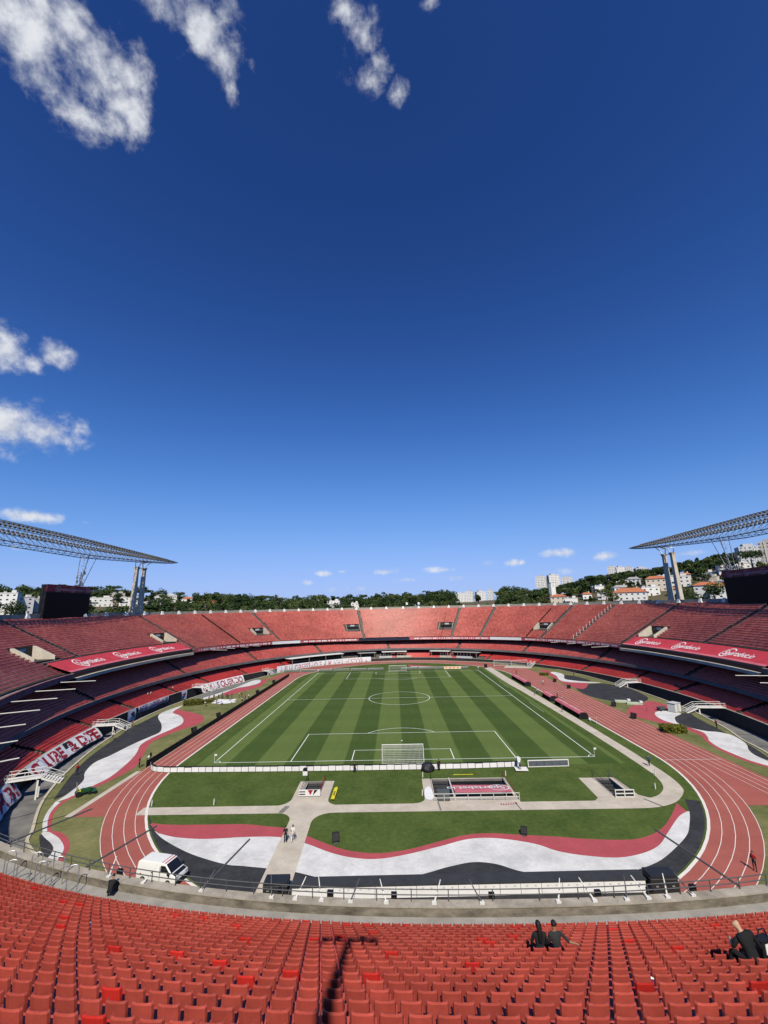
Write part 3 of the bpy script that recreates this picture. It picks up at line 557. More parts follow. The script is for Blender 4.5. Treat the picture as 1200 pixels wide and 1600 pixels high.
# ================================================================== STANDS
NT = 1440
TT = np.linspace(-PI / 2, 1.5 * PI, NT, endpoint=False)      # from the near end round by the right
class Oval:
    def __init__(s, cx, cy, a, b, n_near=2.0, shift=0.0, a_left=None, n_far=2.0):
        c, sn = np.cos(TT), np.sin(TT); a = np.where(c < 0, a_left or a, a); nn = np.where(sn < 0, n_near, n_far)
        x = cx + shift * np.maximum(0, -sn) ** 2 + a * np.sign(c) * np.abs(c) ** (2 / nn)
        y = cy + b * np.sign(sn) * np.abs(sn) ** (2 / nn)
        s.P = np.c_[x, y]
        d = np.roll(s.P, -3, 0) - np.roll(s.P, 3, 0); d /= np.linalg.norm(d, axis=1)[:, None]
        s.Tn = d; s.Nn = np.c_[d[:, 1], -d[:, 0]]
    def at(s, t, d=0.0):
        f = ((np.asarray(t, float) + PI / 2) % (2 * PI)) / (2 * PI) * NT; i = np.floor(f).astype(int) % NT; k = (f - np.floor(f))[..., None]; j = (i + 1) % NT
        P = s.P[i] * (1 - k) + s.P[j] * k; n = s.Nn[i] * (1 - k) + s.Nn[j] * k; n = n / np.linalg.norm(n, axis=-1, keepdims=True)
        return P + n * np.asarray(d, float)[..., None] if np.ndim(d) else P + n * d
    def normal(s, t):
        f = ((np.asarray(t, float) + PI / 2) % (2 * PI)) / (2 * PI) * NT; return s.Nn[np.round(f).astype(int) % NT]
    def pt(s, t, d, z): p = s.at(t, d); return (float(p[0]), float(p[1]), z)
    def row(s, d, spacing):
        """seat positions along the offset line: t, xy, outward normal"""
        d = np.broadcast_to(np.asarray(d, float), (NT,)); Q = s.P + s.Nn * d[:, None]; Q2 = np.vstack([Q, Q[:1]]); L = np.r_[0, np.cumsum(np.linalg.norm(np.diff(Q2, axis=0), axis=1))]
        n = int(L[-1] / spacing); u = (np.arange(n) + (d[0] * 7.31) % 1.0) * L[-1] / n
        t = np.interp(u, L, np.r_[TT, TT[0] + 2 * PI]); x = np.interp(u, L, Q2[:, 0]); y = np.interp(u, L, Q2[:, 1])
        f = ((t + PI / 2) / (2 * PI) * NT).round().astype(int) % NT
        return t, np.c_[x, y], s.Nn[f]
E_UP = Oval(-0.3, 48.7, 83.2, 103.75, 2.28, 4.5, 79.6, 2.22)
E_MID = Oval(2.0, 48.2, 81.0, 102.5, 2.2, 0.0, 79.5)
E_LOW = Oval(2.0, 48.0, 77.0, 99.0, 2.3, 0.0, 75.0)
def LIFT(t):
    """the lip of the upper stand rides higher along the sides than at the two ends"""
    t = np.asarray(t, float); c = np.abs(np.cos(t)); return np.where(np.cos(t) < 0, 2.35, 1.0) * np.where(np.sin(t) < 0, c ** 3, c ** 2)
def band(mb, E, d0, z0, d1, z1, t0=-PI / 2, t1=1.5 * PI, n=None, l0=1.0, l1=1.0):
    n = n or max(2, int((t1 - t0) / (2 * PI) * 288)); t = np.linspace(t0, t1, n + 1)
    a, b = E.at(t, d0), E.at(t, d1); L = LIFT(t) if E is E_UP else t * 0
    mb.strip([(p[0], p[1], z0 + q * l0) for p, q in zip(a, L)], [(p[0], p[1], z1 + q * l1) for p, q in zip(b, L)]); return mb
def ring_solid(name, E, d0, d1, z0, z1, M, parent, t0=-PI / 2, t1=1.5 * PI, l=1.0):
    mb = MB(); k = dict(l0=l, l1=l); band(mb, E, d0, z1, d1, z1, t0, t1, **k); band(mb, E, d0, z0, d0, z1, t0, t1, **k); band(mb, E, d1, z1, d1, z0, t0, t1, **k); band(mb, E, d1, z0, d0, z0, t0, t1, **k)
    if t1 - t0 < 6.2:
        for t in (t0, t1): mb.face([E.pt(t, d0, z0), E.pt(t, d1, z0), E.pt(t, d1, z1), E.pt(t, d0, z1)])
    return mb.build(name, M, parent)

# moat floor between kerb and lower stand
mo = MB(); q = E_LOW.at(TT[::5], .1); struct(sheet('moat_floor', [tuple(p) for p in q], -2.0, M_MOAT))

# aisles and vomitories on the upper stand (angle, half width)
AISLES = [3.24, 2.830, 2.298, 1.750, 1.255, 1.078, 0.702, 0.518, 0.262, -0.005, 3.60, -0.30, 3.90, -0.62]
VOMS = [(3.330, 8), (2.886, 8), (2.363, 8), (1.802, 8), (1.304, 8), (0.752, 8), (0.205, 6), (3.80, 8), (-0.42, 8)]
UP0, URISE, UPITCH, NROW = 10.6, 0.46, 0.86, 33
def row_i(i, t):
    """treads are deeper along the sides of the ring than at its two ends"""
    return i if t is None else np.minimum(i * (1 + .30 * np.abs(np.cos(t)) ** 3), float(NROW))
def up_z(i, t=None):
    S = 0.0 if t is None else LIFT(t); return UP0 + S + (URISE - S / NROW) * row_i(i, t)
def up_d(i, t=None): return 2.25 + UPITCH * row_i(i, t)           # front edge of tread i
RLIP = 100.0
def t_half(E, t, metres):
    i = int(((t + PI / 2) % (2 * PI)) / (2 * PI) * NT) % NT; j = (i + 1) % NT
    return metres / (np.linalg.norm(E.P[j] - E.P[i]) / (2 * PI / NT))
AIS = [(t, t_half(E_UP, t, 0.62)) for t in AISLES]
VOM = [(t, t_half(E_UP, t, 3.6), int(round(i0 / (1 + .3 * abs(math.cos(t)) ** 3))), int(round(i0 / (1 + .3 * abs(math.cos(t)) ** 3))) + (5 if abs(math.cos(t)) > .7 else 6)) for t, i0 in VOMS]
COVER = [(2.870, 3.360, 0, 5), (-0.26, 0.237, 0, 5)]      # tarpaulins over the front rows

upper = thing('upper_stand', 'upper concrete stand ringing the whole arena, with parapet, stairways and rim wall', 'grandstand')
tm = MB()
def omit(tc_, i):
    for t, h, a, b in VOM:
        if a <= i < b and abs((tc_ - t + PI) % (2 * PI) - PI) < h: return True
    return False
NS = 480; ts = np.linspace(-PI / 2, 1.5 * PI, NS + 1)
extra = sorted(set([float((t + s * h + PI / 2) % (2 * PI) - PI / 2) for t, h, a, b in VOM for s in (-1, 1)]))
ts = np.array(sorted(list(ts) + extra))
for i in range(NROW):
    d0, d1, z1 = up_d(i, ts), up_d(i + 1, ts), up_z(i, ts); z0 = up_z(i - 1, ts) if i else z1 - .4
    a, b, c = E_UP.at(ts, d0), E_UP.at(ts, d0), E_UP.at(ts, d1)
    base = len(tm.v); n = len(ts)
    tm.v += [(p[0], p[1], q) for p, q in zip(a, z0)] + [(p[0], p[1], q) for p, q in zip(b, z1)] + [(p[0], p[1], q) for p, q in zip(c, z1)]
    for k in range(n - 1):
        if omit((ts[k] + ts[k + 1]) / 2, i) or d1[k] - d0[k] < .05: continue
        tm.f += [(base + k, base + k + 1, base + n + k + 1, base + n + k), (base + n + k, base + n + k + 1, base + 2 * n + k + 1, base + 2 * n + k)]; tm.m += [0, 0]
tm.build('terrace', M_TERR, upper)
DTOP = up_d(NROW); ZTOP = up_z(NROW - 1)
wk = MB(); band(wk, E_UP, .53, 10.2, up_d(0), 10.2, n=480); wk.build('walkway', M_WALK, upper)
ring_solid('parapet', E_UP, 0.0, .55, 9.45, 10.62, M_OLDCONC, upper)
ring_solid('parapet_cap', E_UP, -.03, .58, 10.62, 10.68, mat('pale_coping', (0.47, 0.42, 0.35), .92, col2=(0.24, 0.21, 0.17), scale=.8, detail=11, fine=.2, fscale=5), upper)
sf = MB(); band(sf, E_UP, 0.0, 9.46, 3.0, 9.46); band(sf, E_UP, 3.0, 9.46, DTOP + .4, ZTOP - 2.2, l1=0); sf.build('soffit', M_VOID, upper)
ring_solid('rim_wall', E_UP, DTOP, DTOP + .4, ZTOP - .3, ZTOP + 1.75, M_CONC, upper, l=0.0)
bk = MB(); band(bk, E_UP, DTOP + .38, -1.2, DTOP + .38, ZTOP - .2, l0=0, l1=0); bk.build('back_wall', M_CONC, upper)
# stairways between the seat blocks
for t, h in AIS:
    mb = MB(); w = 0.6
    nr = int(NROW / (1 + .30 * abs(math.cos(t)) ** 3)); up_ = UPITCH * NROW / nr
    for i in range(nr - 1):
        for s in (0, 1):
            d0, d1, z = up_d(i, t) + s * up_ / 2, up_d(i, t) + (s + 1) * up_ / 2, up_z(i, t) + .012 + s * URISE / 2
            p0, p1 = E_UP.at(t, d0), E_UP.at(t, d1); n = E_UP.normal(t); tg = np.array([-n[1], n[0]]) * w
            mb.face([(*(p0 - tg), z), (*(p0 + tg), z), (*(p1 + tg), z), (*(p1 - tg), z)]); mb.face([(*(p0 - tg), z - .23), (*(p0 + tg), z - .23), (*(p0 + tg), z), (*(p0 - tg), z)])
    st = mb.build('stairway', mat('stairway_concrete', (0.20, 0.185, 0.16), .92, .25, .8), upper)
    white = abs(t - 0.518) < .01; hgt = 1.6 if white else .85; n = E_UP.normal(t); sd = np.array([-n[1], n[0]]) * .66; rp = []
    for i in range(1, nr - 1, 2):
        p = E_UP.at(t, up_d(i, t) + .3) + sd; rp.append((*p, up_z(i, t) + hgt))
        MB().tube([(*p, up_z(i, t)), (*p, up_z(i, t) + hgt)], .10 if white else .07, 4).build('rail_post', M_WMETAL if white else M_GREYMETAL, st)
        if white: MB().box(-.35, .35, -.12, .12, 0, .16, rot(t, (*p, up_z(i, t)))).build('post_base', M_WMETAL, st)
    if not white: MB().tube(rp, .045, 4).build('hand_rail', M_GREYMETAL, st)
for t in (1.318, 0.792, 2.56):          # thin fences between seat blocks
    mb = MB(); q = [(*E_UP.at(t, float(up_d(i, t))), float(up_z(i, t))) for i in np.linspace(0, 26, 27)]
    mb.strip([(x, y, z - .2) for x, y, z in q], [(x, y, z + 1.0) for x, y, z in q]); mb.build('block_fence', M_BLACKM, upper)
# vomitories: concrete cheeks, dark mouth, pale sign
for k, (t, h, i0, i1) in enumerate(VOM):
    n = E_UP.normal(t); tg = np.array([-n[1], n[0]])
    d0, d1 = up_d(i0, t), up_d(i1, t); zf = up_z(i0, t) - .1; w = 3.6
    def vp(u, d, z): 
        p = E_UP.at(t, d) + tg * u; return (float(p[0]), float(p[1]), z)
    ve = empty('vomitory'); ve.parent = upper
    for sd in (-1, 1):
        m2 = MB(); a, b = sd * w, sd * (w + .28)
        prof = [(d0 - .1, zf - 1.2), (d1 + .1, zf - 1.2), (d1 + .1, up_z(i1, t) + .75), (d1 - .6, up_z(i1, t) + .75), (d0 - .1, up_z(i0, t) + .75)]
        m2.face([vp(a, d, z) for d, z in prof]); m2.face([vp(b, d, z) for d, z in prof][::-1])
        for (p, q) in zip(prof, prof[1:] + prof[:1]): m2.face([vp(a, *p), vp(b, *p), vp(b, *q), vp(a, *q)])
        m2.build('side_wall', M_PATH if abs(t - 1.5) > .7 else M_CONC, ve)
    m2 = MB(); m2.face([vp(-w, d1, zf - 1.2), vp(w, d1, zf - 1.2), vp(w, d1, up_z(i1, t) + .7), vp(-w, d1, up_z(i1, t) + .7)])
    m2.face([vp(-w, d0, zf), vp(w, d0, zf), vp(w, d1, zf), vp(-w, d1, zf)]); m2.face([vp(-w, d0, zf), vp(w, d0, zf), vp(w, d0, zf - 1.2), vp(-w, d0, zf - 1.2)])
    m2.build('mouth', M_BLACKM, ve)
    m2 = MB(); m2.face([vp(-w * .35, d1 - .06, up_z(i1, t) - .45), vp(w * .3, d1 - .06, up_z(i1, t) - .45), vp(w * .3, d1 - .06, up_z(i1, t) + .35), vp(-w * .35, d1 - .06, up_z(i1, t) + .35)])
    m2.build('sign', M_GREYP, ve)
# fascia banners round the lip (angle range, colours)
def fascia(t0, t1, M, dash, dcol=M_PRINTW):
    mb = MB(); z0, z1 = 9.55, 10.74; d = -.05
    band(mb, E_UP, d, z0, d, z1, t0, t1); band(mb, E_UP, d, z1, .56, z1 + .005, t0, t1)
    o = mb.build('fascia_banner', M, upper)
    if dash:
        m2 = MB(); t = t0 + .012; rnd = random.Random(int(t0 * 1000))
        while t < t1 - .02:
            L = rnd.choice((.004, .006, .012)); band(m2, E_UP, d - .02, 9.85, d - .02, 10.45, t, t + L, 2); t += L + rnd.choice((.002, .003, .009))
        m2.build('lettering', dcol, o)
M_FASC = mat('fascia_red_cloth', (0.46, 0.10, 0.12), .8, .25, .3)
fascia(2.376, 2.862, M_FASC, True); fascia(2.182, 2.372, M_CLOTHW, False); fascia(1.792, 2.178, M_FASC, True); fascia(1.504, 1.788, mat('navy_cloth', (0.02, 0.022, 0.05), .8), False)
fascia(1.008, 1.500, M_TARPPINK, True); fascia(0.805, 1.004, M_CLOTHW, False); fascia(0.243, 0.801, M_FASC, True); fascia(3.37, 3.80, mat('dirty_pink_cloth', (0.22, 0.10, 0.11), .9, .5, .6), False); fascia(-.50, -.27, M_TARPPINK, False)
# flag poles that stick out of the lip over the arena
M_POLE = mat('pale_pole_paint', (0.62, 0.60, 0.56), .6, .1, 2)
tpole = [3.41, 3.507, 3.602, 3.705, 3.815, 3.925, 4.03] + [-.29, -.38, -.47, -.57, -.68] + [0.58, 0.48, 0.39, 0.30, 2.58, 2.67, 2.76, 2.50, 4.420, 4.313, 4.531]
for t in tpole:
    L = 7.4 if not .3 < t < 2.7 else 4.5
    p, q = E_UP.at(t, .1), E_UP.at(t, -L)
    near = t > 4.2
    MB().tube([(*p, 9.62 + LIFT(t)), (*q, 9.62 + LIFT(t))], .085 if not near else .06, 6).build('flag_pole', M_POLE if not near else M_GREYMETAL, upper)
for t in (4.863,):
    p, q = E_UP.at(t, .1), E_UP.at(t, -8.6); MB().tube([(*p, 9.62), (*q, 9.6)], .06, 6).build('flag_pole', M_GREYMETAL, upper)
# small white shed-like housings on the rim wall
for k in range(64):
    t = -.7 + k * .0745
    if t > PI + .7: break
    p = E_UP.at(t, DTOP - .15); n = E_UP.normal(t); M4 = rot(math.atan2(n[1], n[0]), (*p, ZTOP + .55))
    mb = MB(); mb.prism([(-.45, -.8), (.3, -.8), (.3, .8), (-.45, .8)], 0, .55, M4)
    mb.v[-4:] = [tuple(M4 @ Vector(q)) for q in ((-.1, -.35, 1.5), (.3, -.35, 1.5), (.3, .35, 1.5), (-.1, .35, 1.5))]
    mb.build('rim_housing', M_WMETAL, upper)
# railing on the near parapet, with its struts
tn0, tn1 = 4.26, 5.02; Z0 = 10.68
tsn = np.linspace(tn0, tn1, 90)
for zz in (.30, .56):
    MB().tube([(*E_UP.at(t, .12), Z0 + zz + LIFT(t)) for t in tsn], .028, 5).build('guard_rail', M_GREYMETAL, upper)
for t in np.arange(tn0, tn1, 1.62 / 86):
    p = E_UP.at(t, .12); MB().tube([(*p, Z0 - .02 + LIFT(t)), (*p, Z0 + .58 + LIFT(t))], .03, 5).build('rail_post', M_GREYMETAL, upper)
for k, t in enumerate((4.593, 4.608, 4.624, 4.641, 4.661, 4.686, 4.708, 4.739, 4.757, 4.774, 4.786, 4.797, 4.812, 4.50, 4.47, 4.545)):
    p, q, r = E_UP.at(t, .30), E_UP.at(t + .002 * (1 if k % 2 else -1), -.05), E_UP.at(t + .004 * (1 if k % 2 else -1), -.45)
    e = MB().tube([(*p, Z0 + .05), (*q, Z0 + .36), (*r, Z0 + .72)], [.045, .035, .022], 5).build('lamp_bracket', M_WMETAL if k % 3 else M_GREYMETAL, upper)
    MB().prism([(-.13, -.10), (.13, -.10), (.10, .10), (-.10, .10)], 0, .10, rot(t + PI / 2, (*p, Z0))).build('foot', M_WMETAL, e)
    if k % 2 == 0: MB().box(-.1, .1, -.16, .16, 0, .35, rot(t, (*E_UP.at(t + .004, -.15), Z0 - .1))).build('lamp', M_BLACKM, e)

# ---- middle stand
middle = thing('middle_stand', 'shaded middle tier of seats tucked under the upper stand', 'grandstand')
MZ, MR, MP, MN = 5.0, .40, .82, 14
mm = MB()
for i in range(MN):
    band(mm, E_MID, .3 + MP * i, MZ + MR * (i - 1) if i else MZ - .5, .3 + MP * i, MZ + MR * i); band(mm, E_MID, .3 + MP * i, MZ + MR * i, .3 + MP * (i + 1), MZ + MR * i)
mm.build('terrace', M_TERR, middle)
ring_solid('front_fascia', E_MID, 0, .3, 4.55, 5.45, mat('dull_grey_fascia', (0.16, 0.15, 0.155), .85, .25, .4), middle)
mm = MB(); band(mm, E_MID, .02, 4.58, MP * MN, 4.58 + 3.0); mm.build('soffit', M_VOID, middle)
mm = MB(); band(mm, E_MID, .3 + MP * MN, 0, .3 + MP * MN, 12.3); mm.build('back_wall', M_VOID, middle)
# ---- lower stand
lower = thing('lower_stand', 'sunlit lowest tier of red seats behind the moat wall', 'grandstand')
LZ, LR_, LPt, LN = 1.10, .25, .80, 13
mm = MB()
for i in range(LN):
    band(mm, E_LOW, .35 + LPt * i, LZ + LR_ * (i - 1) - .3, .35 + LPt * i, LZ + LR_ * i - .3); band(mm, E_LOW, .35 + LPt * i, LZ + LR_ * i - .3, .35 + LPt * (i + 1), LZ + LR_ * i - .3)
mm.build('terrace', M_TERR, lower)
ring_solid('moat_wall', E_LOW, 0, .35, -2.05, 1.0, M_DARKWALL, lower)
ring_solid('wall_coping', E_LOW, -.06, .41, 1.0, 1.12, M_CONC, lower)
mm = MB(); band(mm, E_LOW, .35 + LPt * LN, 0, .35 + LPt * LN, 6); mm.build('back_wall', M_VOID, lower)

# ================================================================== SEATS
def seat_profile(hi):
    """moulded shell: list of quads (x along row, y outward, z up), origin on the tread under the backrest"""
    Q = []
    if hi:
        xs = [-.215, -.195, -.10, .10, .195, .215]; dep = [-.055, -.01, .012, .012, -.01, -.055]
        zs = [.40, .62, .765, .80]; wk_ = [.90, 1.0, .98, .88]; ly = [0, .035, .055, .045]
        g = [[(x * k, d + l, z) for x, d in zip(xs, dep)] for z, k, l in zip(zs, wk_, ly)]
        g2 = [[(x * .94, y - .022, z - (.012 if i == 3 else 0)) for (x, y, z) in r] for i, r in enumerate(g)]
        for i in range(3):
            for j in range(5):
                Q.append([g[i][j + 1], g[i][j], g[i + 1][j], g[i + 1][j + 1]]); 
                Q.append([g2[i][j], g2[i][j + 1], g2[i + 1][j + 1], g2[i + 1][j]])
        for j in range(5): Q.append([g[3][j + 1], g[3][j], g2[3][j], g2[3][j + 1]])
        for i in range(3): Q.append([g[i][0], g2[i][0], g2[i + 1][0], g[i + 1][0]]); Q.append([g2[i][5], g[i][5], g[i + 1][5], g2[i + 1][5]])
    else:
        w = .243
        Q += [[(w, 0, .40), (-w, 0, .40), (-w, .15, .76), (w, .15, .76)], [(-w, -.04, .41), (w, -.04, .41), (w, .09, .75), (-w, .09, .75)], [(-w, .09, .75), (w, .09, .75), (w, .15, .76), (-w, .15, .76)]]
    return Q
def pan_profile(hi):
    w = .225 if hi else .246; Q = []
    if hi:
        ys = [-.01, -.20, -.36, -.42]; zs = [.415, .40, .43, .37]
        for k in range(3): Q.append([(-w, ys[k + 1], zs[k + 1]), (w, ys[k + 1], zs[k + 1]), (w, ys[k], zs[k]), (-w, ys[k], zs[k])])
        for k in range(3): Q.append([(-w, ys[k], zs[k] - .03), (w, ys[k], zs[k] - .03), (w, ys[k + 1], zs[k + 1] - .03), (-w, ys[k + 1], zs[k + 1] - .03)])
        for s in (-1, 1):
            for k in range(3): 
                q = [(s * w, ys[k], zs[k]), (s * w, ys[k + 1], zs[k + 1]), (s * w, ys[k + 1], zs[k + 1] - .03), (s * w, ys[k], zs[k] - .03)]; Q.append(q if s < 0 else q[::-1])
        Q.append([(-w, -.42, .34), (w, -.42, .34), (w, -.42, .37), (-w, -.42, .37)])
    else: Q += [[(-w, -.34, .45), (w, -.34, .45), (w, -.02, .40), (-w, -.02, .40)], [(-w, -.47, .31), (w, -.47, .31), (w, -.34, .45), (-w, -.34, .45)]]
    return Q
def seats_mesh(name, pos, nrm, z, tone, hi, M):
    """one mesh from many seats; pos (n,2), outward normals (n,2), z (n), tone (n)"""
    Q = np.array(seat_profile(hi) + pan_profile(hi)); nq = len(Q); L = Q.reshape(-1, 3); n = len(pos)
    tx, ty = -nrm[:, 1], nrm[:, 0]
    X = pos[:, 0, None] + L[None, :, 0] * tx[:, None] + L[None, :, 1] * nrm[:, 0, None]
    Y = pos[:, 1, None] + L[None, :, 0] * ty[:, None] + L[None, :, 1] * nrm[:, 1, None]
    Z = z[:, None] + L[None, :, 2]
    V = np.stack([X, Y, Z], -1).reshape(-1, 3).astype(np.float32); nf = n * nq
    me = bpy.data.meshes.new(name); me.vertices.add(len(V)); me.vertices.foreach_set('co', V.ravel())
    me.loops.add(nf * 4); me.loops.foreach_set('vertex_index', np.arange(nf * 4, dtype=np.int32))
    me.polygons.add(nf); me.polygons.foreach_set('loop_start', np.arange(0, nf * 4, 4, dtype=np.int32)); me.polygons.foreach_set('loop_total', np.full(nf, 4, np.int32))
    me.update(calc_edges=True)
    a = me.attributes.new('tone', 'FLOAT', 'FACE'); a.data.foreach_set('value', np.repeat(tone, nq).astype(np.float32))
    me.materials.append(M); me.validate(); return me
rng = np.random.default_rng(5)
def tones(n, fresh=.05):
    t = np.clip(rng.normal(.45, .22, n), 0, .88); t[rng.random(n) < fresh] = 1.0; return t
def angd(a, b): return np.abs((a - b + PI) % (2 * PI) - PI)
CRn = np.array(CR); CL = np.array(CAM_LOC)
def project(X):
    q = (X - CL) @ CRn.T; w = np.where(q[:, 2] > .1, q[:, 2], .1)
    return np.c_[600 + 648.7 * q[:, 0] / w, 800 - 648.7 * q[:, 1] / w, q[:, 2]]
allp = []
for i in range(NROW):
    d = up_d(i, TT) + .66
    t, P, n = E_UP.row(d, .50)
    keep = row_i(i, t) < NROW - .6
    for a, h in AIS: keep &= angd(t, a) > h * 1.08
    for a, h, r0, r1 in VOM:
        if r0 - 1 <= i < r1 + 1: keep &= angd(t, a) > h * 1.16
    for a, b, r0, r1 in COVER:
        if r0 <= i < r1: keep &= ~((t > a) & (t < b)) & ~((t - 2 * PI > a) & (t - 2 * PI < b)) & ~((t + 2 * PI > a) & (t + 2 * PI < b))
    keep &= ~((P[:, 1] < -76.5) & (np.abs(P[:, 0]) < 60))
    allp.append((np.full(keep.sum(), i), t[keep], P[keep], n[keep]))
ri = np.concatenate([a[0] for a in allp]); tt_ = np.concatenate([a[1] for a in allp]); pp = np.concatenate([a[2] for a in allp]); nn_ = np.concatenate([a[3] for a in allp])
zz_ = up_z(ri, tt_); tone = np.clip(rng.normal(.45, .32, len(ri)), 0, .88)
nearm = (pp[:, 1] < -35) & (np.abs(pp[:, 0]) < 48)
# people sit on these: (x, y) of the seats they use stay in place, only fresh plastic is chosen by chance
tone[nearm] = tones(int(nearm.sum()), .042)
scr = project(np.c_[pp, zz_ + .7])
vis = nearm & (scr[:, 0] > -15) & (scr[:, 0] < 1215) & (scr[:, 1] < 1606) & (scr[:, 2] > 1)
idx = np.where(vis)[0]; idx = idx[np.argsort(np.linalg.norm(np.c_[pp[idx], zz_[idx]] - CL, axis=1))][:300]
ind = np.zeros(len(ri), bool); ind[idx] = True
tag(link('stadium_seats', seats_mesh('near_seats', pp[nearm & ~ind], nn_[nearm & ~ind], zz_[nearm & ~ind], tone[nearm & ~ind], True, M_SEAT)), 'faded red plastic seats filling the near stand down to its parapet', 'seats', None, 'stuff')
far = ~nearm
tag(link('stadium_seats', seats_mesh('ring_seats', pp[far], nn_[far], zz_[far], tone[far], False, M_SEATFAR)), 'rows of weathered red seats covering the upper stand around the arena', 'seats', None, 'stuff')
# the 300 seats that show largest, one by one
MB_FADED = []; fresh_m = mat('fresh_red_plastic', (0.50, 0.026, 0.020), .4, .12, 3, obj_rand=.2, spec=.35); fad_m = mat('faded_red_plastic', (0.40, 0.066, 0.050), .45, .18, 2.2, obj_rand=.13, spec=.35, detail=9, fine=.07, fscale=14)
brk_m = mat('seat_bracket_steel', (0.30, 0.28, 0.26), .6, .3, 5)
def quads_mesh(name, Q, M):
    mb = MB(); [mb.face(q) for q in Q]; return mb.mesh(name, M)
back_me = {0: quads_mesh('backrest', seat_profile(True), fad_m), 1: quads_mesh('backrest', seat_profile(True), fresh_m)}
pan_me = {0: quads_mesh('seat_pan', pan_profile(True), fad_m), 1: quads_mesh('seat_pan', pan_profile(True), fresh_m)}
brk = MB(); brk.box(-.03, .03, -.25, .06, .30, .39); brk.box(-.035, .035, .04, .09, 0.0, .42); brk_me = brk.mesh('bracket', brk_m)
NUM = ['lowest', 'second', 'third', 'fourth', 'fifth', 'sixth', 'seventh', 'eighth', 'ninth', 'tenth', 'eleventh', 'twelfth', 'thirteenth', 'fourteenth']
def ordinal(n): return '%d%s' % (n, 'th' if 10 <= n % 100 <= 20 else {1: 'st', 2: 'nd', 3: 'rd'}.get(n % 10, 'th'))
rows = sorted(set(ri[idx]), reverse=True)
for k, r in enumerate(rows):
    js = [j for j in idx if ri[j] == r]; js.sort(key=lambda j: scr[j, 0])
    for q, j in enumerate(js):
        fr = 1 if tone[j] > .9 else 0
        o = thing('stadium_seat', '%s red plastic seat, %s row from the photo bottom, %s from the left' % ('bright' if fr else 'faded', NUM[min(k, 13)], ordinal(q + 1)), 'seat', (pp[j, 0], pp[j, 1], zz_[j]), math.atan2(nn_[j, 1], nn_[j, 0]) - PI / 2, 'seats of the near stand')
        link('backrest', back_me[fr], o); link('seat_pan', pan_me[fr], o); link('bracket', brk_me, o)
# middle and lower seats
def tier_seats(E, d0, pitch, z0, rise, n, gaps, lab, nm, cover=()):
    P_, N_, Z_ = [], [], []
    for i in range(n):
        t, P, nr = E.row(d0 + pitch * i, .5); keep = (P[:, 1] > -30)
        for g in gaps: keep &= angd(t, g) > .008
        for a, b, r0, r1 in cover:
            if r0 <= i < r1: keep &= ~((t > a) & (t < b))
        P_.append(P[keep]); N_.append(nr[keep]); Z_.append(np.full(keep.sum(), z0 + rise * i))
    P_, N_, Z_ = np.concatenate(P_), np.concatenate(N_), np.concatenate(Z_)
    tag(link('stadium_seats', seats_mesh(nm, P_, N_, Z_, tones(len(P_), .02), False, (MAT_LOWSEAT if nm == 'lower' else MAT_MIDSEAT))), lab, 'seats', None, 'stuff')
MAT_MIDSEAT = seat_mat('middle_red_seat_plastic', (0.36, 0.06, 0.05), (0.50, 0.115, 0.095), (0.52, 0.02, 0.016), .5)
MAT_LOWSEAT = seat_mat('lower_red_seat_plastic', (0.44, 0.035, 0.03), (0.56, 0.06, 0.05), (0.60, 0.016, 0.014), .5)
tier_seats(E_MID, .3 + .62, MP, MZ, MR, MN, [2.9, 2.5, 2.1, 1.65, 1.2, .8, .4, 0, 3.3], 'red seats of the middle tier, most of them in shade', 'middle')
tier_seats(E_LOW, .35 + .62, LPt, LZ - .3, LR_, LN, [3.55, 3.36, 3.2, 3.0, 2.82, 2.6, 2.35, 1.9, 1.6, 1.3, 1.0, .7, .45, .2, 0.0, -.2, -.4], 'red seats of the lowest tier behind the moat wall', 'lower', [(1.63, 2.28, 0, 8), (1.02, 1.2, 0, 4)])

# ================================================================== THINGS ON AND AROUND THE STANDS
def arclen(E, d=0.0):
    Q = E.P + E.Nn * d; Q2 = np.vstack([Q, Q[:1]]); return np.r_[0, np.cumsum(np.linalg.norm(np.diff(Q2, axis=0), axis=1))]
class Along:
    """walks along an oval by metres; u grows to the right for someone in the arena facing the stand"""
    def __init__(s, E, t0, d=0.0):
        s.E = E; s.L = arclen(E, d); s.T = np.r_[TT, TT[0] + 2 * PI]; s.l0 = float(np.interp((t0 + PI / 2) % (2 * PI) - PI / 2, s.T, s.L))
    def t(s, u): return float(np.interp((s.l0 - u) % s.L[-1], s.L, s.T))
def t_at(E, y, side):
    k = np.where((E.P[:, 0] * side > 0))[0]; return float(TT[k[np.argmin(np.abs(E.P[k, 1] - y))]])
def logo(parent, fn, h, M, inv=False):
    """Sportsbet.io word mark: ring round the first two letters, then the word"""
    ring = [(h * (.78 + 1.15 * math.cos(a)), h * (.5 + .98 * math.sin(a))) for a in np.linspace(.5, 2 * PI + .25, 30)]
    A_, B_ = ribbon_pts(ring, h * .16)
    MB().strip([fn(*p) for p in B_], [fn(*p) for p in A_]).build('logo_ring', M, parent)
    lettering('lettering', 'Sportsbet.io', h, lambda u, v: fn(u, v, .004), M, parent, None, h * .12, .012)

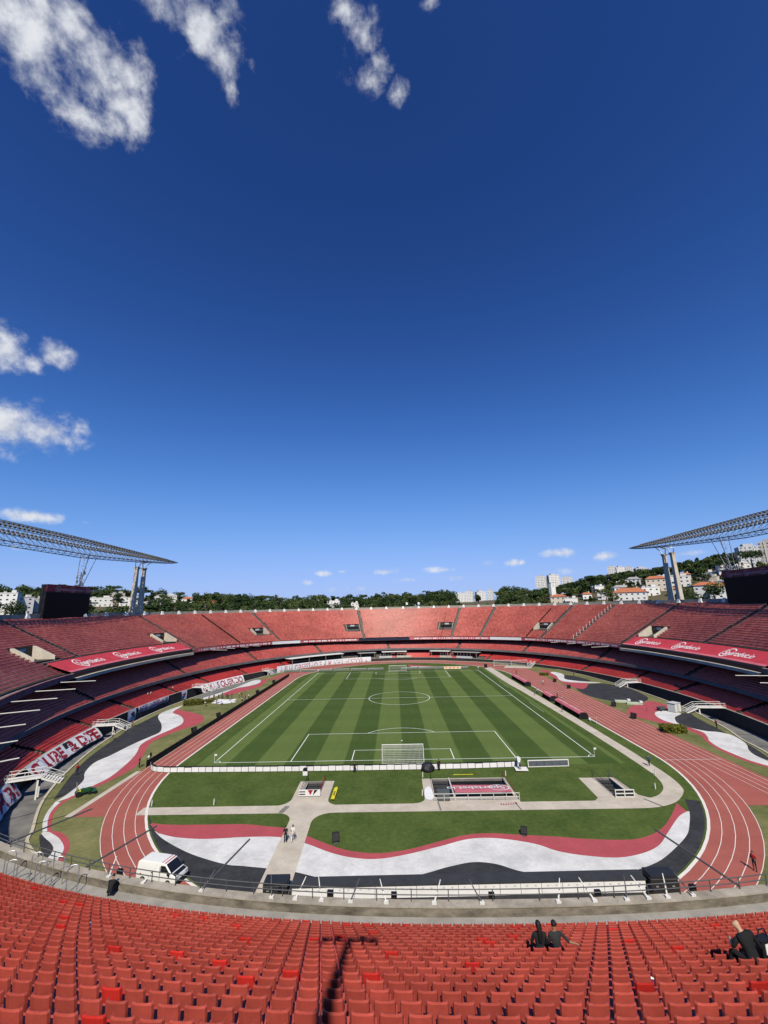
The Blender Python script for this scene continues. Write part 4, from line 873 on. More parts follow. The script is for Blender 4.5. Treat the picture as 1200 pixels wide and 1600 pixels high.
# --- red tarpaulins over the front rows
def cover(t_left, t_right, label, us):
    al = Along(E_UP, t_left); L = (al.l0 - Along(E_UP, t_right).l0) % al.L[-1]
    root = thing('seat_cover', label, 'tarpaulin', (0, 0, 0))
    def fn(u, v, lift=0.0):
        k = v / 4.2; t = al.t(u); p = E_UP.at(t, .6 + (up_d(3.4, t) + .5 - .6) * k); sag = -.10 * math.sin(PI * k) + .03 * math.sin(u * 1.7) * math.sin(PI * k)
        z_ = up_z(3.4, t) + .82; zb = 10.95 + LIFT(t); return (float(p[0]), float(p[1]), zb + (z_ - zb) * k + sag + .015 + lift)
    n = int(L / 1.2); mb = MB(); us_ = np.linspace(0, L, n + 1); vs = np.linspace(0.6, 4.2, 6)
    for a, b in zip(vs, vs[1:]): mb.strip([fn(u, a) for u in us_], [fn(u, b) for u in us_])
    mb.build('cloth', M_TARP, root)
    mb = MB(); mb.strip([fn(u, 0) for u in us_], [fn(u, .6) for u in us_]); mb.build('front_hem', M_TARPPINK, root)
    mb = MB()
    mb.strip([(*E_UP.at(al.t(u), -.03), 9.62 + LIFT(al.t(u))) for u in us_], [(*E_UP.at(al.t(u), -.03), 10.85 + LIFT(al.t(u))) for u in us_]); mb.strip([(*E_UP.at(al.t(u), -.03), 10.85 + LIFT(al.t(u))) for u in us_], [(*E_UP.at(al.t(u), .8), 10.92 + LIFT(al.t(u))) for u in us_])
    mb.build('front_band', M_BLACKM, root)  # black band across the parapet front below the cloth
    for u0 in us: logo(root, (lambda u, v, l=0.0, u0=u0: fn(u0 * L + u, 1.5 + v, .03 + l)), 1.45, M_PRINTW)
    mb = MB(); q = us_
    mb.strip([(*E_UP.at(al.t(u), -.75), 9.62 + LIFT(al.t(u))) for u in q], [(*E_UP.at(al.t(u), 0), 9.66 + LIFT(al.t(u))) for u in q]); mb.strip([(*E_UP.at(al.t(u), -.75), 8.85 + LIFT(al.t(u))) for u in q], [(*E_UP.at(al.t(u), -.75), 9.62 + LIFT(al.t(u))) for u in q]); mb.strip([(*E_UP.at(al.t(u), .2), 8.7 + LIFT(al.t(u))) for u in q], [(*E_UP.at(al.t(u), -.75), 8.85 + LIFT(al.t(u))) for u in q])
    mb.build('lip_beam', M_PATH, upper)
cover(3.358, 2.872, 'red tarpaulin with white lettering over the front rows of the left stand', (.13, .42, .72))
cover(0.237, -0.255, 'red tarpaulin with white lettering over the front rows of the right stand', (.08, .37, .70))

# --- banners hung on the moat wall
def banner(y0, y1, side, text, label, ink=M_CLOTHR, ztop=1.25, zbot=-1.75, cloth=None, bold=.02, E=E_LOW, blots=False, group=None, flare=0.0):
    t0 = t_at(E, y0, side) if side else y0; t1 = t_at(E, y1, side) if side else y1
    al = Along(E, t0); L = (al.l0 - Along(E, t1).l0) % al.L[-1]; H = ztop - zbot
    root = thing('banner', label, 'banner', (0, 0, 0), 0, group)
    rb = random.Random(int(y0 * 10)); ph = rb.random() * 6
    def fn(u, v, lift=0.0):
        t = al.t(u); k = v / H; bul = .14 * math.sin(PI * k) * (1 + .4 * math.sin(u * 1.1 + ph)) + .07 * math.sin(u * 2.3 + ph) * (1 - k)
        p = E.at(t, -.10 - bul - lift - flare * (1 - k) ** 1.15); return (float(p[0]), float(p[1]), zbot + v + .10 * math.sin(u * .55 + ph) * (1 - k))
    n = max(4, int(L / .5)); us_ = np.linspace(0, L, n + 1); vs = np.linspace(0, H, 6); mb = MB()
    for a, b in zip(vs, vs[1:]): mb.strip([fn(u, a) for u in us_], [fn(u, b) for u in us_])
    mb.build('cloth', cloth or M_CLOTHW, root, True)
    if text: lettering('lettering', text, H * .76, lambda u, v: fn(u, v + H * .11, .025), ink, root, L * .94, L * .03, bold)
    if blots:
        m2 = MB()
        for k in range(7):
            cx, cy, r = rb.uniform(.2, .8) * L, rb.uniform(.25, .75) * H, rb.uniform(.25, .5)
            P = [fn(min(L, max(0, cx + r * rb.uniform(.5, 1.2) * math.cos(a))), min(H, max(0, cy + r * rb.uniform(.5, 1.2) * math.sin(a))), .02 + k * .004) for a in np.linspace(0, 2 * PI, 9)[:-1]]
            m2.cm = k % 2; m2.face(P)
        o = m2.build('emblem_print', [M_PRINTK, M_CLOTHR], root); o['kind'] = 'stuff'
    return root, fn, L, H
banner(-30, -9.5, -1, 'MORUMBI', 'crimson banner in shade on the moat wall nearest the left photo edge', ztop=1.25, zbot=-1.3, flare=1.6)
r_, fn_, L_, H_ = banner(-4.8, 22.0, -1, 'CLUBE  & DIFE', 'white banner with large crimson letters beside the nearest moat staircase', bold=.05, zbot=-.95, flare=1.9)
o = MB().face([fn_(L_ * .50, H_ * .52, .04), fn_(L_ * .60, H_ * .52, .04), fn_(L_ * .60, H_ * .95, .04), fn_(L_ * .50, H_ * .95, .04)]).build('black_patch', M_PRINTK, r_)
banner(36.2, 39.6, -1, None, 'white flag with dark figures left of the long sentence banner', blots=True)
banner(41.0, 56.5, -1, 'QUE NUNCA FOI REBAIXADO', 'thin white banner with one long sentence on the left moat wall', zbot=-.5, ztop=1.25)
banner(63.5, 66.4, -1, None, 'white round-edged flag with a dark emblem right of the sentence banner', blots=True)
banner(73.8, 96.5, -1, 'O MAIS QUERIDO', 'white banner reading O MAIS QUERIDO in crimson on the left moat wall', bold=.03, zbot=-1.3, flare=1.3)
banner(t_at(E_LOW, 113.5, -1), 1.78, 0, u'A SUA OBSESS\u00c3O \u00c9 A MINHA HIST\u00d3RIA', 'long pale banner with pink letters on the far left moat wall', ink=mat('pink_banner_print', (0.55, 0.22, 0.27), .85, .2, .8), zbot=-1.2, ztop=2.0, bold=.015)

# --- staircases over the moat
def moat_stair(fx, fy, label, E=E_LOW):
    d = np.linalg.norm(E.P - np.array([fx, fy]), axis=1); k = int(np.argmin(d)); W_ = E.P[k]; v = W_ - np.array([fx, fy]); L = float(np.linalg.norm(v)) + .4
    root = thing('moat_staircase', label, 'staircase', (fx, fy, 0), math.atan2(v[1], v[0]), 'white staircases over the moat')
    n, run, H, w = 7, 2.7, 1.25, .95
    for k in range(n): MB().box(run * k / n, run * (k + .8) / n, -w, w, H * (k + 1) / n - .05, H * (k + 1) / n).build('tread', M_PLASTER, root)
    for s in (-1, 1):
        MB().prism([(0, 0), (run, H), (run, H - .32), (.25, -.1)], s * w - .05, s * w + .05, Matrix(((1, 0, 0, 0), (0, 0, 1, 0), (0, 1, 0, 0), (0, 0, 0, 1)))).build('stringer', M_WMETAL, root)
        mb = MB(); mb.tube([(0.05, s * w, .15), (0.05, s * w, 1.0), (run, s * w, H + .95), (L, s * w, H + .95), (L, s * w, H)], .045, 5); mb.build('hand_rail', M_WMETAL, root)
        MB().tube([(0.05, s * w, .55), (run, s * w, H + .5), (L, s * w, H + .5)], .035, 5).build('middle_rail', M_WMETAL, root)
        for x in np.linspace(run, L - .3, 3): MB().tube([(x, s * w, H), (x, s * w, H + .95)], .035, 5).build('baluster', M_WMETAL, root)
        MB().box(run + .35, run + .6, s * w * .6 - .12, s * w * .6 + .12, -2.0, H - .1).build('leg', M_WMETAL, root)
    MB().box(run, L, -w, w, H - .14, H).build('platform', M_PLASTER, root)
for fx, fy, lb in ((-56.2, -7.0, 'white moat staircase on the left, nearest the near parapet'), (-64.3, 23.4, 'white moat staircase on the left between the two lettered banners'), (-63.4, 69.5, 'white moat staircase just left of the O MAIS QUERIDO banner'), (-52.6, 104.5, 'white moat staircase by the far left canopy posts'),
                   (69.6, 29.6, 'white moat staircase on the right, beside the white cabinet'), (70.6, 63.0, 'white moat staircase on the right, behind the round dark tarmac'), (57.5, 111.5, 'white moat staircase on the far right, beside the spare goals')):
    moat_stair(fx, fy, lb)

# --- canopies over the far lower seats
def canopy(t0, t1, label, M, z=3.9, din=-.8, dout=4.2):
    root = thing('canopy', label, 'canopy'); ring_solid('roof', E_LOW, din, dout, z, z + .18, M, root, t0, t1)
    for t in np.linspace(t0 + .012, t1 - .012, max(2, int((t1 - t0) * 12))): MB().tube([(*E_LOW.at(t, din + .3), .6), (*E_LOW.at(t, din + .3), z)], .11, 6).build('post', M_CONC, root)
canopy(1.97, 2.33, 'long pale roof on posts over the far left lower seats', M_PLASTER, 4.3, -.6, 3.8)
canopy(1.53, 1.70, 'small pale roof behind the far goal, second from the left', M_PLASTER, 3.9, -.2, 3.6); canopy(1.74, 1.86, 'grey roof between the long canopy and the far goal', M_ROOFG, 3.7, .6, 4.2)
canopy(1.245, 1.375, 'pale roof over dark benches right of the far goal', M_PLASTER, 4.0, .2, 3.8); canopy(1.06, 1.235, 'dark roof over the far right press benches', M_ROOFG, 3.7, .6, 4.4)
for t0_, t1_, M_, lb_n in ((1.50, 1.60, M_PATH, 'pale concrete steps behind the far goal'), (1.63, 1.72, M_GREYP, 'grey seating box left behind the far goal'), (1.23, 1.31, M_PATH, 'pale concrete box right of the far goal'), (1.10, 1.20, M_GREYP, 'grey press box under the far right roof')):
    bx_ = thing('press_box', lb_n, 'press box'); ring_solid('front_wall', E_LOW, .5, .7, 1.1, 2.0, M_, bx_, t0_, t1_); ring_solid('floor', E_LOW, .7, 3.0, 1.2, 1.5, M_, bx_, t0_, t1_)
    for q in np.linspace(t0_ + .008, t1_ - .008, 5): MB().tube([(*E_LOW.at(q, .6), 2.0), (*E_LOW.at(q, .6), 3.4)], .07, 5).build('post', M_STEEL, bx_)
# --- scoreboards
def scoreboard(side, y0, y1, label):
    x = -110.6 if side < 0 else 112.8; root = thing('scoreboard', label, 'scoreboard', (x, (y0 + y1) / 2, ZTOP - .6)); w = (y1 - y0) / 2; H = 11.5; f = -side
    MB().box(-.9, .9, -w, w, 0, H).build('casing', M_BLACKM, root)
    MB().box(min(f * .9, f * 1.0), max(f * .9, f * 1.0), -w + .25, w - .25, .4, H - 2.5).build('screen', mat('unlit_screen', (0.004, 0.004, 0.005), .5, .2, .5, spec=.1), root)
    hd = MB().box(min(f * .85, f * 1.06), max(f * .85, f * 1.06), -w - .03, w + .03, H - 2.2, H + .05).build('header_sign', mat('maroon_sign', (0.20, 0.014, 0.03), .5, .1, .5), root)
    for q in (-.74, -.02, .62):
        y_ = q * w * -side * -1 if side < 0 else -q * w
        logo(hd, (lambda u, v, l=0.0, y_=y_: (f * (1.08 + l), y_ + u * (1 if side < 0 else -1), H - 1.75 + v)), .85, mat('grey_pink_print', (0.45, 0.33, 0.35), .6))
    for yy in np.linspace(-w + 1, w - 1, 4): MB().box(-f * 1.0 - .15, -f * 1.0 + .15, yy - .15, yy + .15, -1.5, H - 1).build('support_column', M_GREYMETAL, root)
    return root
scoreboard(-1, 47.6, 67.2, 'large black scoreboard with maroon header on the rim of the left stand')
scoreboard(1, 44.5, 63.8, 'large black scoreboard with maroon header on the rim of the right stand')
def antenna_cluster(x, y, z, label, n):
    root = thing('antenna_mast', label, 'antenna', (x, y, z)); rr = random.Random(n)
    MB().tube([(0, 0, 0), (0, 0, 5.6)], .16, 6).build('pole', M_GREYMETAL, root)
    for k in range(6):
        a = rr.random() * 6.28; zz = 1.2 + k * .75; MB().box(-.25, .25, -.18, .18, -.55, .55, rot(a, (1.0 * math.cos(a), 1.0 * math.sin(a), zz + .4))).build('panel_antenna', M_GREYMETAL if k % 2 else M_GREYP, root)
        MB().tube([(0, 0, zz + .3), (1.0 * math.cos(a), 1.0 * math.sin(a), zz + .3)], .06, 4).build('arm', M_GREYMETAL, root)
    MB().box(-1.6, 1.2, -.5, .5, .9, 1.2).build('tray', M_GREYMETAL, root)
antenna_cluster(-111, 63.0, ZTOP + 10.3, 'dark cluster of antennas on top of the left scoreboard', 3)
antenna_cluster(113, 57.5, ZTOP + 10.3, 'dark cluster of antennas on top of the right scoreboard', 8)

# --- floodlight gantries
def gantry(side, ymid, ytip, yp, label):
    RX = 108.2 if side < 0 else 111.2; root = thing('floodlight_gantry', label, 'floodlight gantry', (side * RX, ymid, ZTOP))
    def P(u, w, y):
        """u 0..1 across the lamp plane (0 top), w thickness behind"""
        s = max(0.0, min(1.0, (ytip - y) / 62.0, (y - (2 * ymid - ytip)) / 62.0)) ** .7
        x = RX - 3.0 + ((1 - u) * 4.2 - 2.1) * s + w * s; z = (50.2 if side < 0 else 50.8) + (2.55 - 6.1 * u) * s - w * .5 * s + (-.5 if side < 0 else -1.2) * s
        return (side * (x - RX), y - ymid, z - ZTOP)
    ys = np.linspace(2 * ymid - ytip, ytip, 61)
    for u, w in ((0, 0), (.34, 0), (.67, 0), (1, 0), (0.12, 2.8), (.9, 2.8)):
        MB().tube([P(u, w, y) for y in ys], .16 if u in (0, 1) else .11, 5).build('chord', mat('dark_steel', (0.13, 0.135, 0.145), .6, .3, .5), root)
    wb = MB()
    for k in range(60):
        y0, y1 = ys[k], ys[k + 1]; ym = (y0 + y1) / 2
        wb.tube([P(0, 0, y0), P(.12, 2.8, ym), P(0, 0, y1)], .07, 4); wb.tube([P(1, 0, y0), P(.9, 2.8, ym), P(1, 0, y1)], .07, 4)
        wb.tube([P(0, 0, y0), P(1, 0, y0)], .07, 4); wb.tube([P(.12, 2.8, y0), P(.9, 2.8, ym)], .06, 4); wb.tube([P(.67, 0, y0), P(1, 0, y1)], .05, 4)
    o = wb.build('lattice', mat('dark_steel', (0, 0, 0)), root); o['kind'] = 'stuff'
    lm = MB()
    for u, sc_ in ((.10, 1.0), (.24, 1.0), (.50, .9), (.62, .9)):
        for y in np.arange(2 * ymid - ytip + 3, ytip - 3.5, 1.5):
            x, yy, z = P(u, 0, y); s = sc_ * (1 if 8 < ytip - y else .6)
            M4 = Matrix.Translation((x, yy, z)) @ Matrix.Rotation(.75 * side, 4, 'Y')
            lm.cm = 1; lm.box(-.26 * s, .26 * s, -.26 * s, .26 * s, -.05, .42 * s, M4); lm.cm = 0; lm.box(-.40 * s, .2 * s, -.40 * s, .40 * s, .43 * s, .50 * s, M4)
            lm.cm = 1; lm.face([M4 @ Vector(p) for p in ((-.3 * s, -.36 * s, -.07), (-.3 * s, .36 * s, -.07), (.3 * s, .36 * s, -.07), (.3 * s, -.36 * s, -.07))])
    o = lm.build('floodlights', [M_WMETAL, mat('lamp_glass', (0.13, 0.125, 0.115), .4, .3, 3)], root); o['kind'] = 'stuff'
    for yc in (yp, 2 * ymid - yp):
        for dy in (-2.75, 2.75):
            b0 = (side * 0.0, yc + dy - ymid, -1.0); top = (side * 0.0, yc + dy * .93 - ymid, 19.2)
            mb = MB(); 
            def ring(c, wx, wy): return [(c[0] - wx, c[1] - wy, c[2]), (c[0] + wx, c[1] - wy, c[2]), (c[0] + wx, c[1] + wy, c[2]), (c[0] - wx, c[1] + wy, c[2])]
            r0, r1, r2 = ring(b0, .85, .95), ring(top, .62, .62), ring((top[0], top[1], 20.3), .95, .9); i = 0; mb.v = r0 + r1 + r2
            for a in (0, 4):
                for k in range(4): mb.f.append((a + k, a + (k + 1) % 4, a + 4 + (k + 1) % 4, a + 4 + k)); mb.m.append(0)
            mb.f.append((8, 9, 10, 11)); mb.m.append(0)
            mb.build('pylon', M_PATH, root)
            for q in (-1, 1): MB().tube([(top[0], top[1] + q * .9, 20.2), (side * -.3, top[1] + q * 1.9, 22.0), P(.9, 1.2, yc + dy * .5 + q * 1.2)], .2, 5).build('bracket', M_STEEL, root)
        MB().tube([(0, yc - 2.75 - ymid, 19.8), (0, yc + 2.75 - ymid, 19.8)], .14, 5).build('tie_beam', M_STEEL, root)
    # lattice leg that drops to the rim behind the scoreboard
    for q in (-1.4, 1.4):
        for w_ in (-1, 1): MB().tube([(side * (.6 + w_ * .7), 22.5 + q * .4, 10.9), (side * (-1.6 + w_ * 1.5), 22.5 + q * 1.5, P(.85, 0, ymid + 22.5)[2])], .11, 5).build('lattice_leg', M_STEEL, root)
    wl = MB()
    for k in range(5):
        z = 11.2 + k * 2.0; w0 = .5 + k * .1
        wl.tube([(side * -.8, 22.5 - w0, z), (side * .8, 22.5 + w0, z + 2)], .06, 4); wl.tube([(side * .8, 22.5 - w0, z), (side * -.8, 22.5 + w0, z + 2)], .06, 4)
    o = wl.build('leg_lattice', M_STEEL, root); o['kind'] = 'stuff'
gantry(-1, 37.4, 117.3, 92.8, 'long steel floodlight gantry on concrete pylons over the left rim')
gantry(1, 36.6, 110.7, 88.9, 'long steel floodlight gantry on concrete pylons over the right rim')

# --- lamp mast behind the camera whose shadow falls on the near seats
mast = thing('lamp_mast', 'slim lamp mast at the near rim, behind the photographer, casting its shadow on the seats', 'lamp mast', (-1.46, -86.4, 20.0))
MB().tube([(0, 0, 0), (0, 0, 17.6)], [.2, .13], 8).build('pole', M_STEEL, mast)
MB().tube([(-.95, 0, 17.5), (.95, 0, 17.5)], .06, 6).build('cross_arm', M_STEEL, mast)
for k, x in enumerate((-.9, -.45, .05, .5, .92)): MB().box(x - .17, x + .17, -.14, .22, 17.3 + .18 * (k % 2), 17.75 + .18 * (k % 2)).build('lamp', M_BLACKM, mast)
MB().box(.05, .5, -.2, .2, 8.6, 9.1).build('junction_box', M_GREYMETAL, mast)

# ================================================================== GOALS, FLAGS, BOARDS
def goal(x, y, face, label, W_=7.32, H_=2.44, D_=2.0, rz=None):
    root = thing('goal', label, 'goal', (x, y, 0), 0 if face > 0 else PI); 
    if rz is not None: root.rotation_euler = (0, 0, rz)
    h = W_ / 2
    for s in (-1, 1): MB().tube([(s * h, 0, 0), (s * h, 0, H_ + .06)], .065, 8).build('post', M_WMETAL, root)
    MB().tube([(-h - .06, 0, H_ + .06), (h + .06, 0, H_ + .06)], .065, 8).build('crossbar', M_WMETAL, root)
    for s in (-1, 1): MB().tube([(s * h, -.05, H_), (s * h, -D_ * .6, H_ - .1), (s * h, -D_, .06)], .03, 5).build('net_stay', M_WMETAL, root)
    MB().tube([(-h, -D_, .06), (h, -D_, .06)], .045, 5).build('ground_bar', M_WMETAL, root)
    nb = MB(); r = .013; pf = [(0, H_), (-D_ * .6, H_ - .12), (-D_, .05)]
    for k in range(int(W_ / .22) + 1):
        xx = -h + k * .22; nb.tube([(xx, a, b) for a, b in pf], r, 3, False)
    for k in range(14):
        f = k / 13
        a, b = (pf[0][0] + (pf[1][0] - pf[0][0]) * min(1, f * 3), pf[0][1] + (pf[1][1] - pf[0][1]) * min(1, f * 3)) if f < 1 / 3 else (pf[1][0] + (pf[2][0] - pf[1][0]) * (f - 1 / 3) * 1.5, pf[1][1] + (pf[2][1] - pf[1][1]) * (f - 1 / 3) * 1.5)
        nb.tube([(-h, a, b), (h, a, b)], r, 3, False)
        for s in (-1, 1): nb.tube([(s * h, 0, b), (s * h, a, b)], r, 3, False)
    o = nb.build('net', mat('net_cord', (0.75, 0.75, 0.74), .8), root); o['kind'] = 'stuff'
goal(0, 0, 1, 'white goal with net at the near end of the pitch'); goal(0, Lp, -1, 'white goal with net at the far end of the pitch')
goal(46.8, 115.2, 1, 'spare white goal on the far right track, left of two', rz=PI + .1); goal(54.2, 114.2, 1, 'spare white goal on the far right track, right of two', rz=PI + .1)
for x, y, lb in ((-34, 0, 'near left'), (34, 0, 'near right'), (-34, Lp, 'far left'), (34, Lp, 'far right')):
    o = thing('corner_flag', 'thin corner flag post at the %s corner of the pitch' % lb, 'corner flag', (x, y, 0), 0, 'corner flags')
    MB().tube([(0, 0, 0), (0, 0, 1.5)], .03, 6).build('pole', M_WMETAL, o); MB().prism([(0, -.01), (.42, -.01), (.42, .01), (0, .01)], 1.15, 1.45).build('flag', M_CLOTHW, o)
# low advertising boards behind the near goal: white backs, black covers
lb_ = thing('advertising_boards', 'row of low white-backed boards with black tops behind the near goal line', 'boards')
BP = crom([(-44.8, -1.4), (-43.4, -3.2), (-41.4, -4.1), (-36, -4.4), (-20, -4.7), (0, -4.8), (10, -4.7), (19.4, -4.3)], False, 30)
s_ = np.r_[0, np.cumsum([math.dist(a, b) for a, b in zip(BP, BP[1:])])]; nP = int(s_[-1] / 1.22)
pan_m = MB().box(-.58, .58, -.05, .02, .08, .82).mesh('panel', M_CLOTHW); top_m = MB().box(-.61, .61, -.07, .06, .82, .95).mesh('panel_cover', M_BLACKM); leg_m = MB().box(-.61, -.57, -.08, .35, 0, .93).mesh('stand', M_BLACKM)
for k in range(nP):
    u = (k + .5) * s_[-1] / nP; x, y = np.interp(u, s_, [p[0] for p in BP]), np.interp(u, s_, [p[1] for p in BP]); x2, y2 = np.interp(u + .3, s_, [p[0] for p in BP]), np.interp(u + .3, s_, [p[1] for p in BP])
    for nm, me in (('panel', pan_m), ('panel_cover', top_m), ('panel_stand', leg_m)):
        o = link(nm, me, lb_); o.location = (x, y, 0.02); o.rotation_euler = (random.uniform(-.06, .06), 0, math.atan2(y2 - y, x2 - x) if abs(y2 - y) + abs(x2 - x) > 1e-6 else 0)
bo = thing('display_board', 'grey five-panel board in a white frame right of the platform', 'board', (24.3, -4.3, 0), .03)
for k in range(5): MB().box(-3.3 + k * 1.32 + .03, -3.3 + (k + 1) * 1.32 - .03, -.04, .02, .12, .92).build('panel', mat('grey_board', (0.10, 0.115, 0.14), .5, .15, 2), bo)
MB().box(-3.45, 3.45, -.08, .05, .93, 1.06).build('frame_top', M_WMETAL, bo); MB().box(-3.45, 3.45, -.08, .05, 0, .11).build('frame_bottom', M_WMETAL, bo)
for x in (-3.45, 3.31): MB().box(x, x + .14, -.08, .05, .11, .93).build('frame_side', M_WMETAL, bo)
fb = thing('advertising_boards', 'row of long grey advertising boards behind the far goal line', 'boards')
for k in range(11):
    x0 = -50 + k * 7.4
    if -5 < x0 + 3.4 < 5: continue
    y = 110.2 - .012 * abs(x0); mm_ = M_CLOTHW if k % 3 == 1 else mat('board_green_grey', (0.14, 0.17, 0.13), .6)
    p_ = MB().box(x0, x0 + 6.8, y - .05, y + .05, .12, 1.0).build('panel', mat('board_green_grey', (0.14, 0.17, 0.13), .6, .2, .6), fb)
    MB().box(x0, x0 + 6.8, y - .09, y - .055, .92, 1.06).build('frame', M_GREYP, p_); MB().box(x0, x0 + .1, y - .09, y - .055, 0, .92).build('frame', M_GREYP, p_)
ob = thing('display_board', 'orange and white advertising board behind the far goal line, right of the goal', 'board', (23.8, 109.3, 0))
MB().box(-3.7, 3.7, -.06, .06, .1, 1.15).build('panel', mat('cream_board', (0.75, 0.62, 0.45), .6), ob)
for k in range(4): MB().box(-3.2 + k * 1.7, -2.2 + k * 1.7, -.08, -.065, .4, .85).build('orange_patch', mat('orange_print', (0.75, 0.22, 0.08), .6), ob)
# --- tunnels with stairs
def rail(name, P, M, parent, r=.03): return MB().tube(P, r, 5).build(name, M, parent)
def tunnel(pit, label, white_front=True, deep=-2.6):
    x0, x1 = pit[0][0], pit[1][0]; y0, y1 = pit[0][1], pit[2][1]
    root = thing('tunnel_stairs', label, 'stairs', (x0, y0, 0)); w, l = x1 - x0, y1 - y0
    g = mat('tunnel_wall', (0.16, 0.155, 0.15), .9, .25, .6)
    mb = MB(); mb.face([(0, 0, 0.03), (0, l, 0.03), (0, l, deep), (0, 0, deep)]); mb.face([(w, 0, .03), (w, 0, deep), (w, l, deep), (w, l, .03)]); mb.face([(0, 0, deep), (w, 0, deep), (w, 0, .03), (0, 0, .03)]); mb.face([(0, l, .03), (w, l, .03), (w, l, deep), (0, l, deep)]); mb.face([(0, 0, deep), (0, l, deep), (w, l, deep), (w, 0, deep)])
    mb.build('pit_wall', g, root)
    return root, w, l
def steps(root, xa, xb, l, n, deep):
    for k in range(n): MB().box(xa, xb, l - (k + 1) * .62, l - k * .62 - .04, -.26 * (k + 1) - .2, -.26 * (k + 1)).build('step', mat('dark_step', (0.05, 0.052, 0.055), .8, .3, 2), root)
rt, w, l = tunnel(PIT_L, 'narrow stairs to the tunnel beside the yellow board', True)
steps(rt, .06, w - .06, l, 8, -2.6)
rail('hand_rail', [(w * .62, l - .6, .3), (w * .62, .6, -1.6)], M_GREYMETAL, rt)
for x, mm_ in ((-.12, M_BLACKM), (w + .12, M_CLOTHR)):
    rail('side_rail', [(x, 0, 0), (x, 0, 1.0), (x, l + .3, 1.0), (x, l + .3, 0)], mm_, rt); rail('side_rail', [(x, 0, .5), (x, l + .3, .5)], mm_, rt)
    for yy in np.linspace(.6, l - .3, 6): rail('baluster', [(x, yy, 0), (x, yy, 1.0)], mm_, rt, .02)
fr = MB().box(-.3, w + .3, -.12, -.05, .12, .95).build('front_sign', M_PRINTW, rt)
MB().face([(.95, -.13, .93), (1.75, -.13, .93), (1.35, -.13, .25)]).build('red_wedge', M_CLOTHR, fr)
MB().face([(1.9, -.132, .93), (2.45, -.132, .93), (1.72, -.132, .2)]).build('black_wedge', M_PRINTK, fr)
for z in (.30, .62): MB().box(-.25, .6, -.135, -.125, z, z + .14).build('sign_bar', M_PRINTK, fr)
rt, w, l = tunnel(PIT_M, 'wide dark pit with stairs and a red tarpaulin beside the grey box')
steps(rt, .1, 2.5, l, 8, -2.6)
MB().box(2.6, 2.8, 0, l, -2.6, .25).build('dividing_wall', M_PATH, rt)
for k in range(5): MB().box(2.85, w - .05, l - .25 - k * .55, l - .05 - k * .55, -.5, -.3).build('louvre', M_BLACKM, rt)
tp = tag(MB().strip([(7.2, -15.25, .55), (15.35, -15.25, .55)], [(7.15, -11.25, .06), (15.3, -11.45, .06)]).build('seat_cover', M_TARPPINK), 'pink-red tarpaulin with upside-down white lettering over the wide pit', 'tarpaulin')
tp.name = 'pit_tarpaulin'
logo(tp, lambda u, v, l_=0.0: (14.9 - u * 1.0, -12.3 - v * 1.15, .20 + v * .142 + .02 + l_), 1.22, M_PRINTW)
MB().box(w, w + .14, -.2, l + .2, 0, .18).build('pit_kerb', M_PATH, rt)
rail('side_rail', [(w + .25, -.3, 0), (w + .25, -.3, 1.0), (w + .1, l, 1.0), (w + .1, l, 0)], M_CLOTHR, rt); rail('side_rail', [(w + .25, -.3, .5), (w + .1, l, .5)], M_CLOTHR, rt)
for x0_, x1_ in ((2.7, w + .5), (-.3, 2.6)):
    for z in (.45, .95): MB().box(x0_, x1_, -1.42, -1.34, z - .03, z + .03).build('front_rail', M_WMETAL, rt)
    for x in np.linspace(x0_, x1_, 6 if x1_ > 3 else 3): MB().box(x - .03, x + .03, -1.42, -1.34, 0, 1.0).build('front_post', M_WMETAL, rt)
rail('side_rail', [(-.1, 0, 0), (-.1, 0, 1.0), (-.1, l, 1.0), (-.1, l, 0)], M_BLACKM, rt)
gb = thing('equipment_box', 'grey metal cabinet at the corner of the wide pit', 'box', (5.4, -16.2, 0)); MB().box(-.85, .85, -.35, .35, 0, 1.35).build('cabinet', mat('grey_box_paint', (0.085, 0.095, 0.105), .5, .15, 2), gb); MB().box(-.8, .8, -.36, -.352, .1, 1.25).build('door', mat('grey_box_door', (0.10, 0.11, 0.12), .5, .15, 2), gb)
MB().tube([(0.0, -.4, .75), (.08, -.4, .75)], .03, 6).build('lock', M_BLACKM, gb)
tag(sheet('ground_cloth', crom([(2.9, -15.6), (4.1, -15.7), (4.0, -12.6), (3.6, -11.5), (3.0, -12.8)], True, 4), .034, M_CLOTHW), 'white cloth lying on the path beside the wide pit', 'cloth')
rt, w, l = tunnel(PIT_R, 'stairs down to the tunnel at the bend of the right path')
steps(rt, .05, w - .05, l, 8, -2.6)
for x in (-.1, w + .1):
    rail('side_rail', [(x, 0, 0), (x, 0, 1.0), (x, l + .3, 1.0), (x, l + .3, 0)], M_BLACKM if x < 0 else M_GREYMETAL, rt); rail('side_rail', [(x, 0, .5), (x, l + .3, .5)], M_BLACKM if x < 0 else M_GREYMETAL, rt)
for z in (.08, .5, .95): MB().box(-.15, w + .2, -.3, -.22, z - .06, z + .06).build('front_rail', M_WMETAL, rt)
for x in (-.1, w / 2, w + .15): MB().box(x - .06, x + .06, -.32, -.2, 0, 1.0).build('front_post', M_WMETAL, rt)
MB().box(-.05, w + .1, -.22, -.2, .14, .9).build('mesh_panel', M_BLACKM, rt)
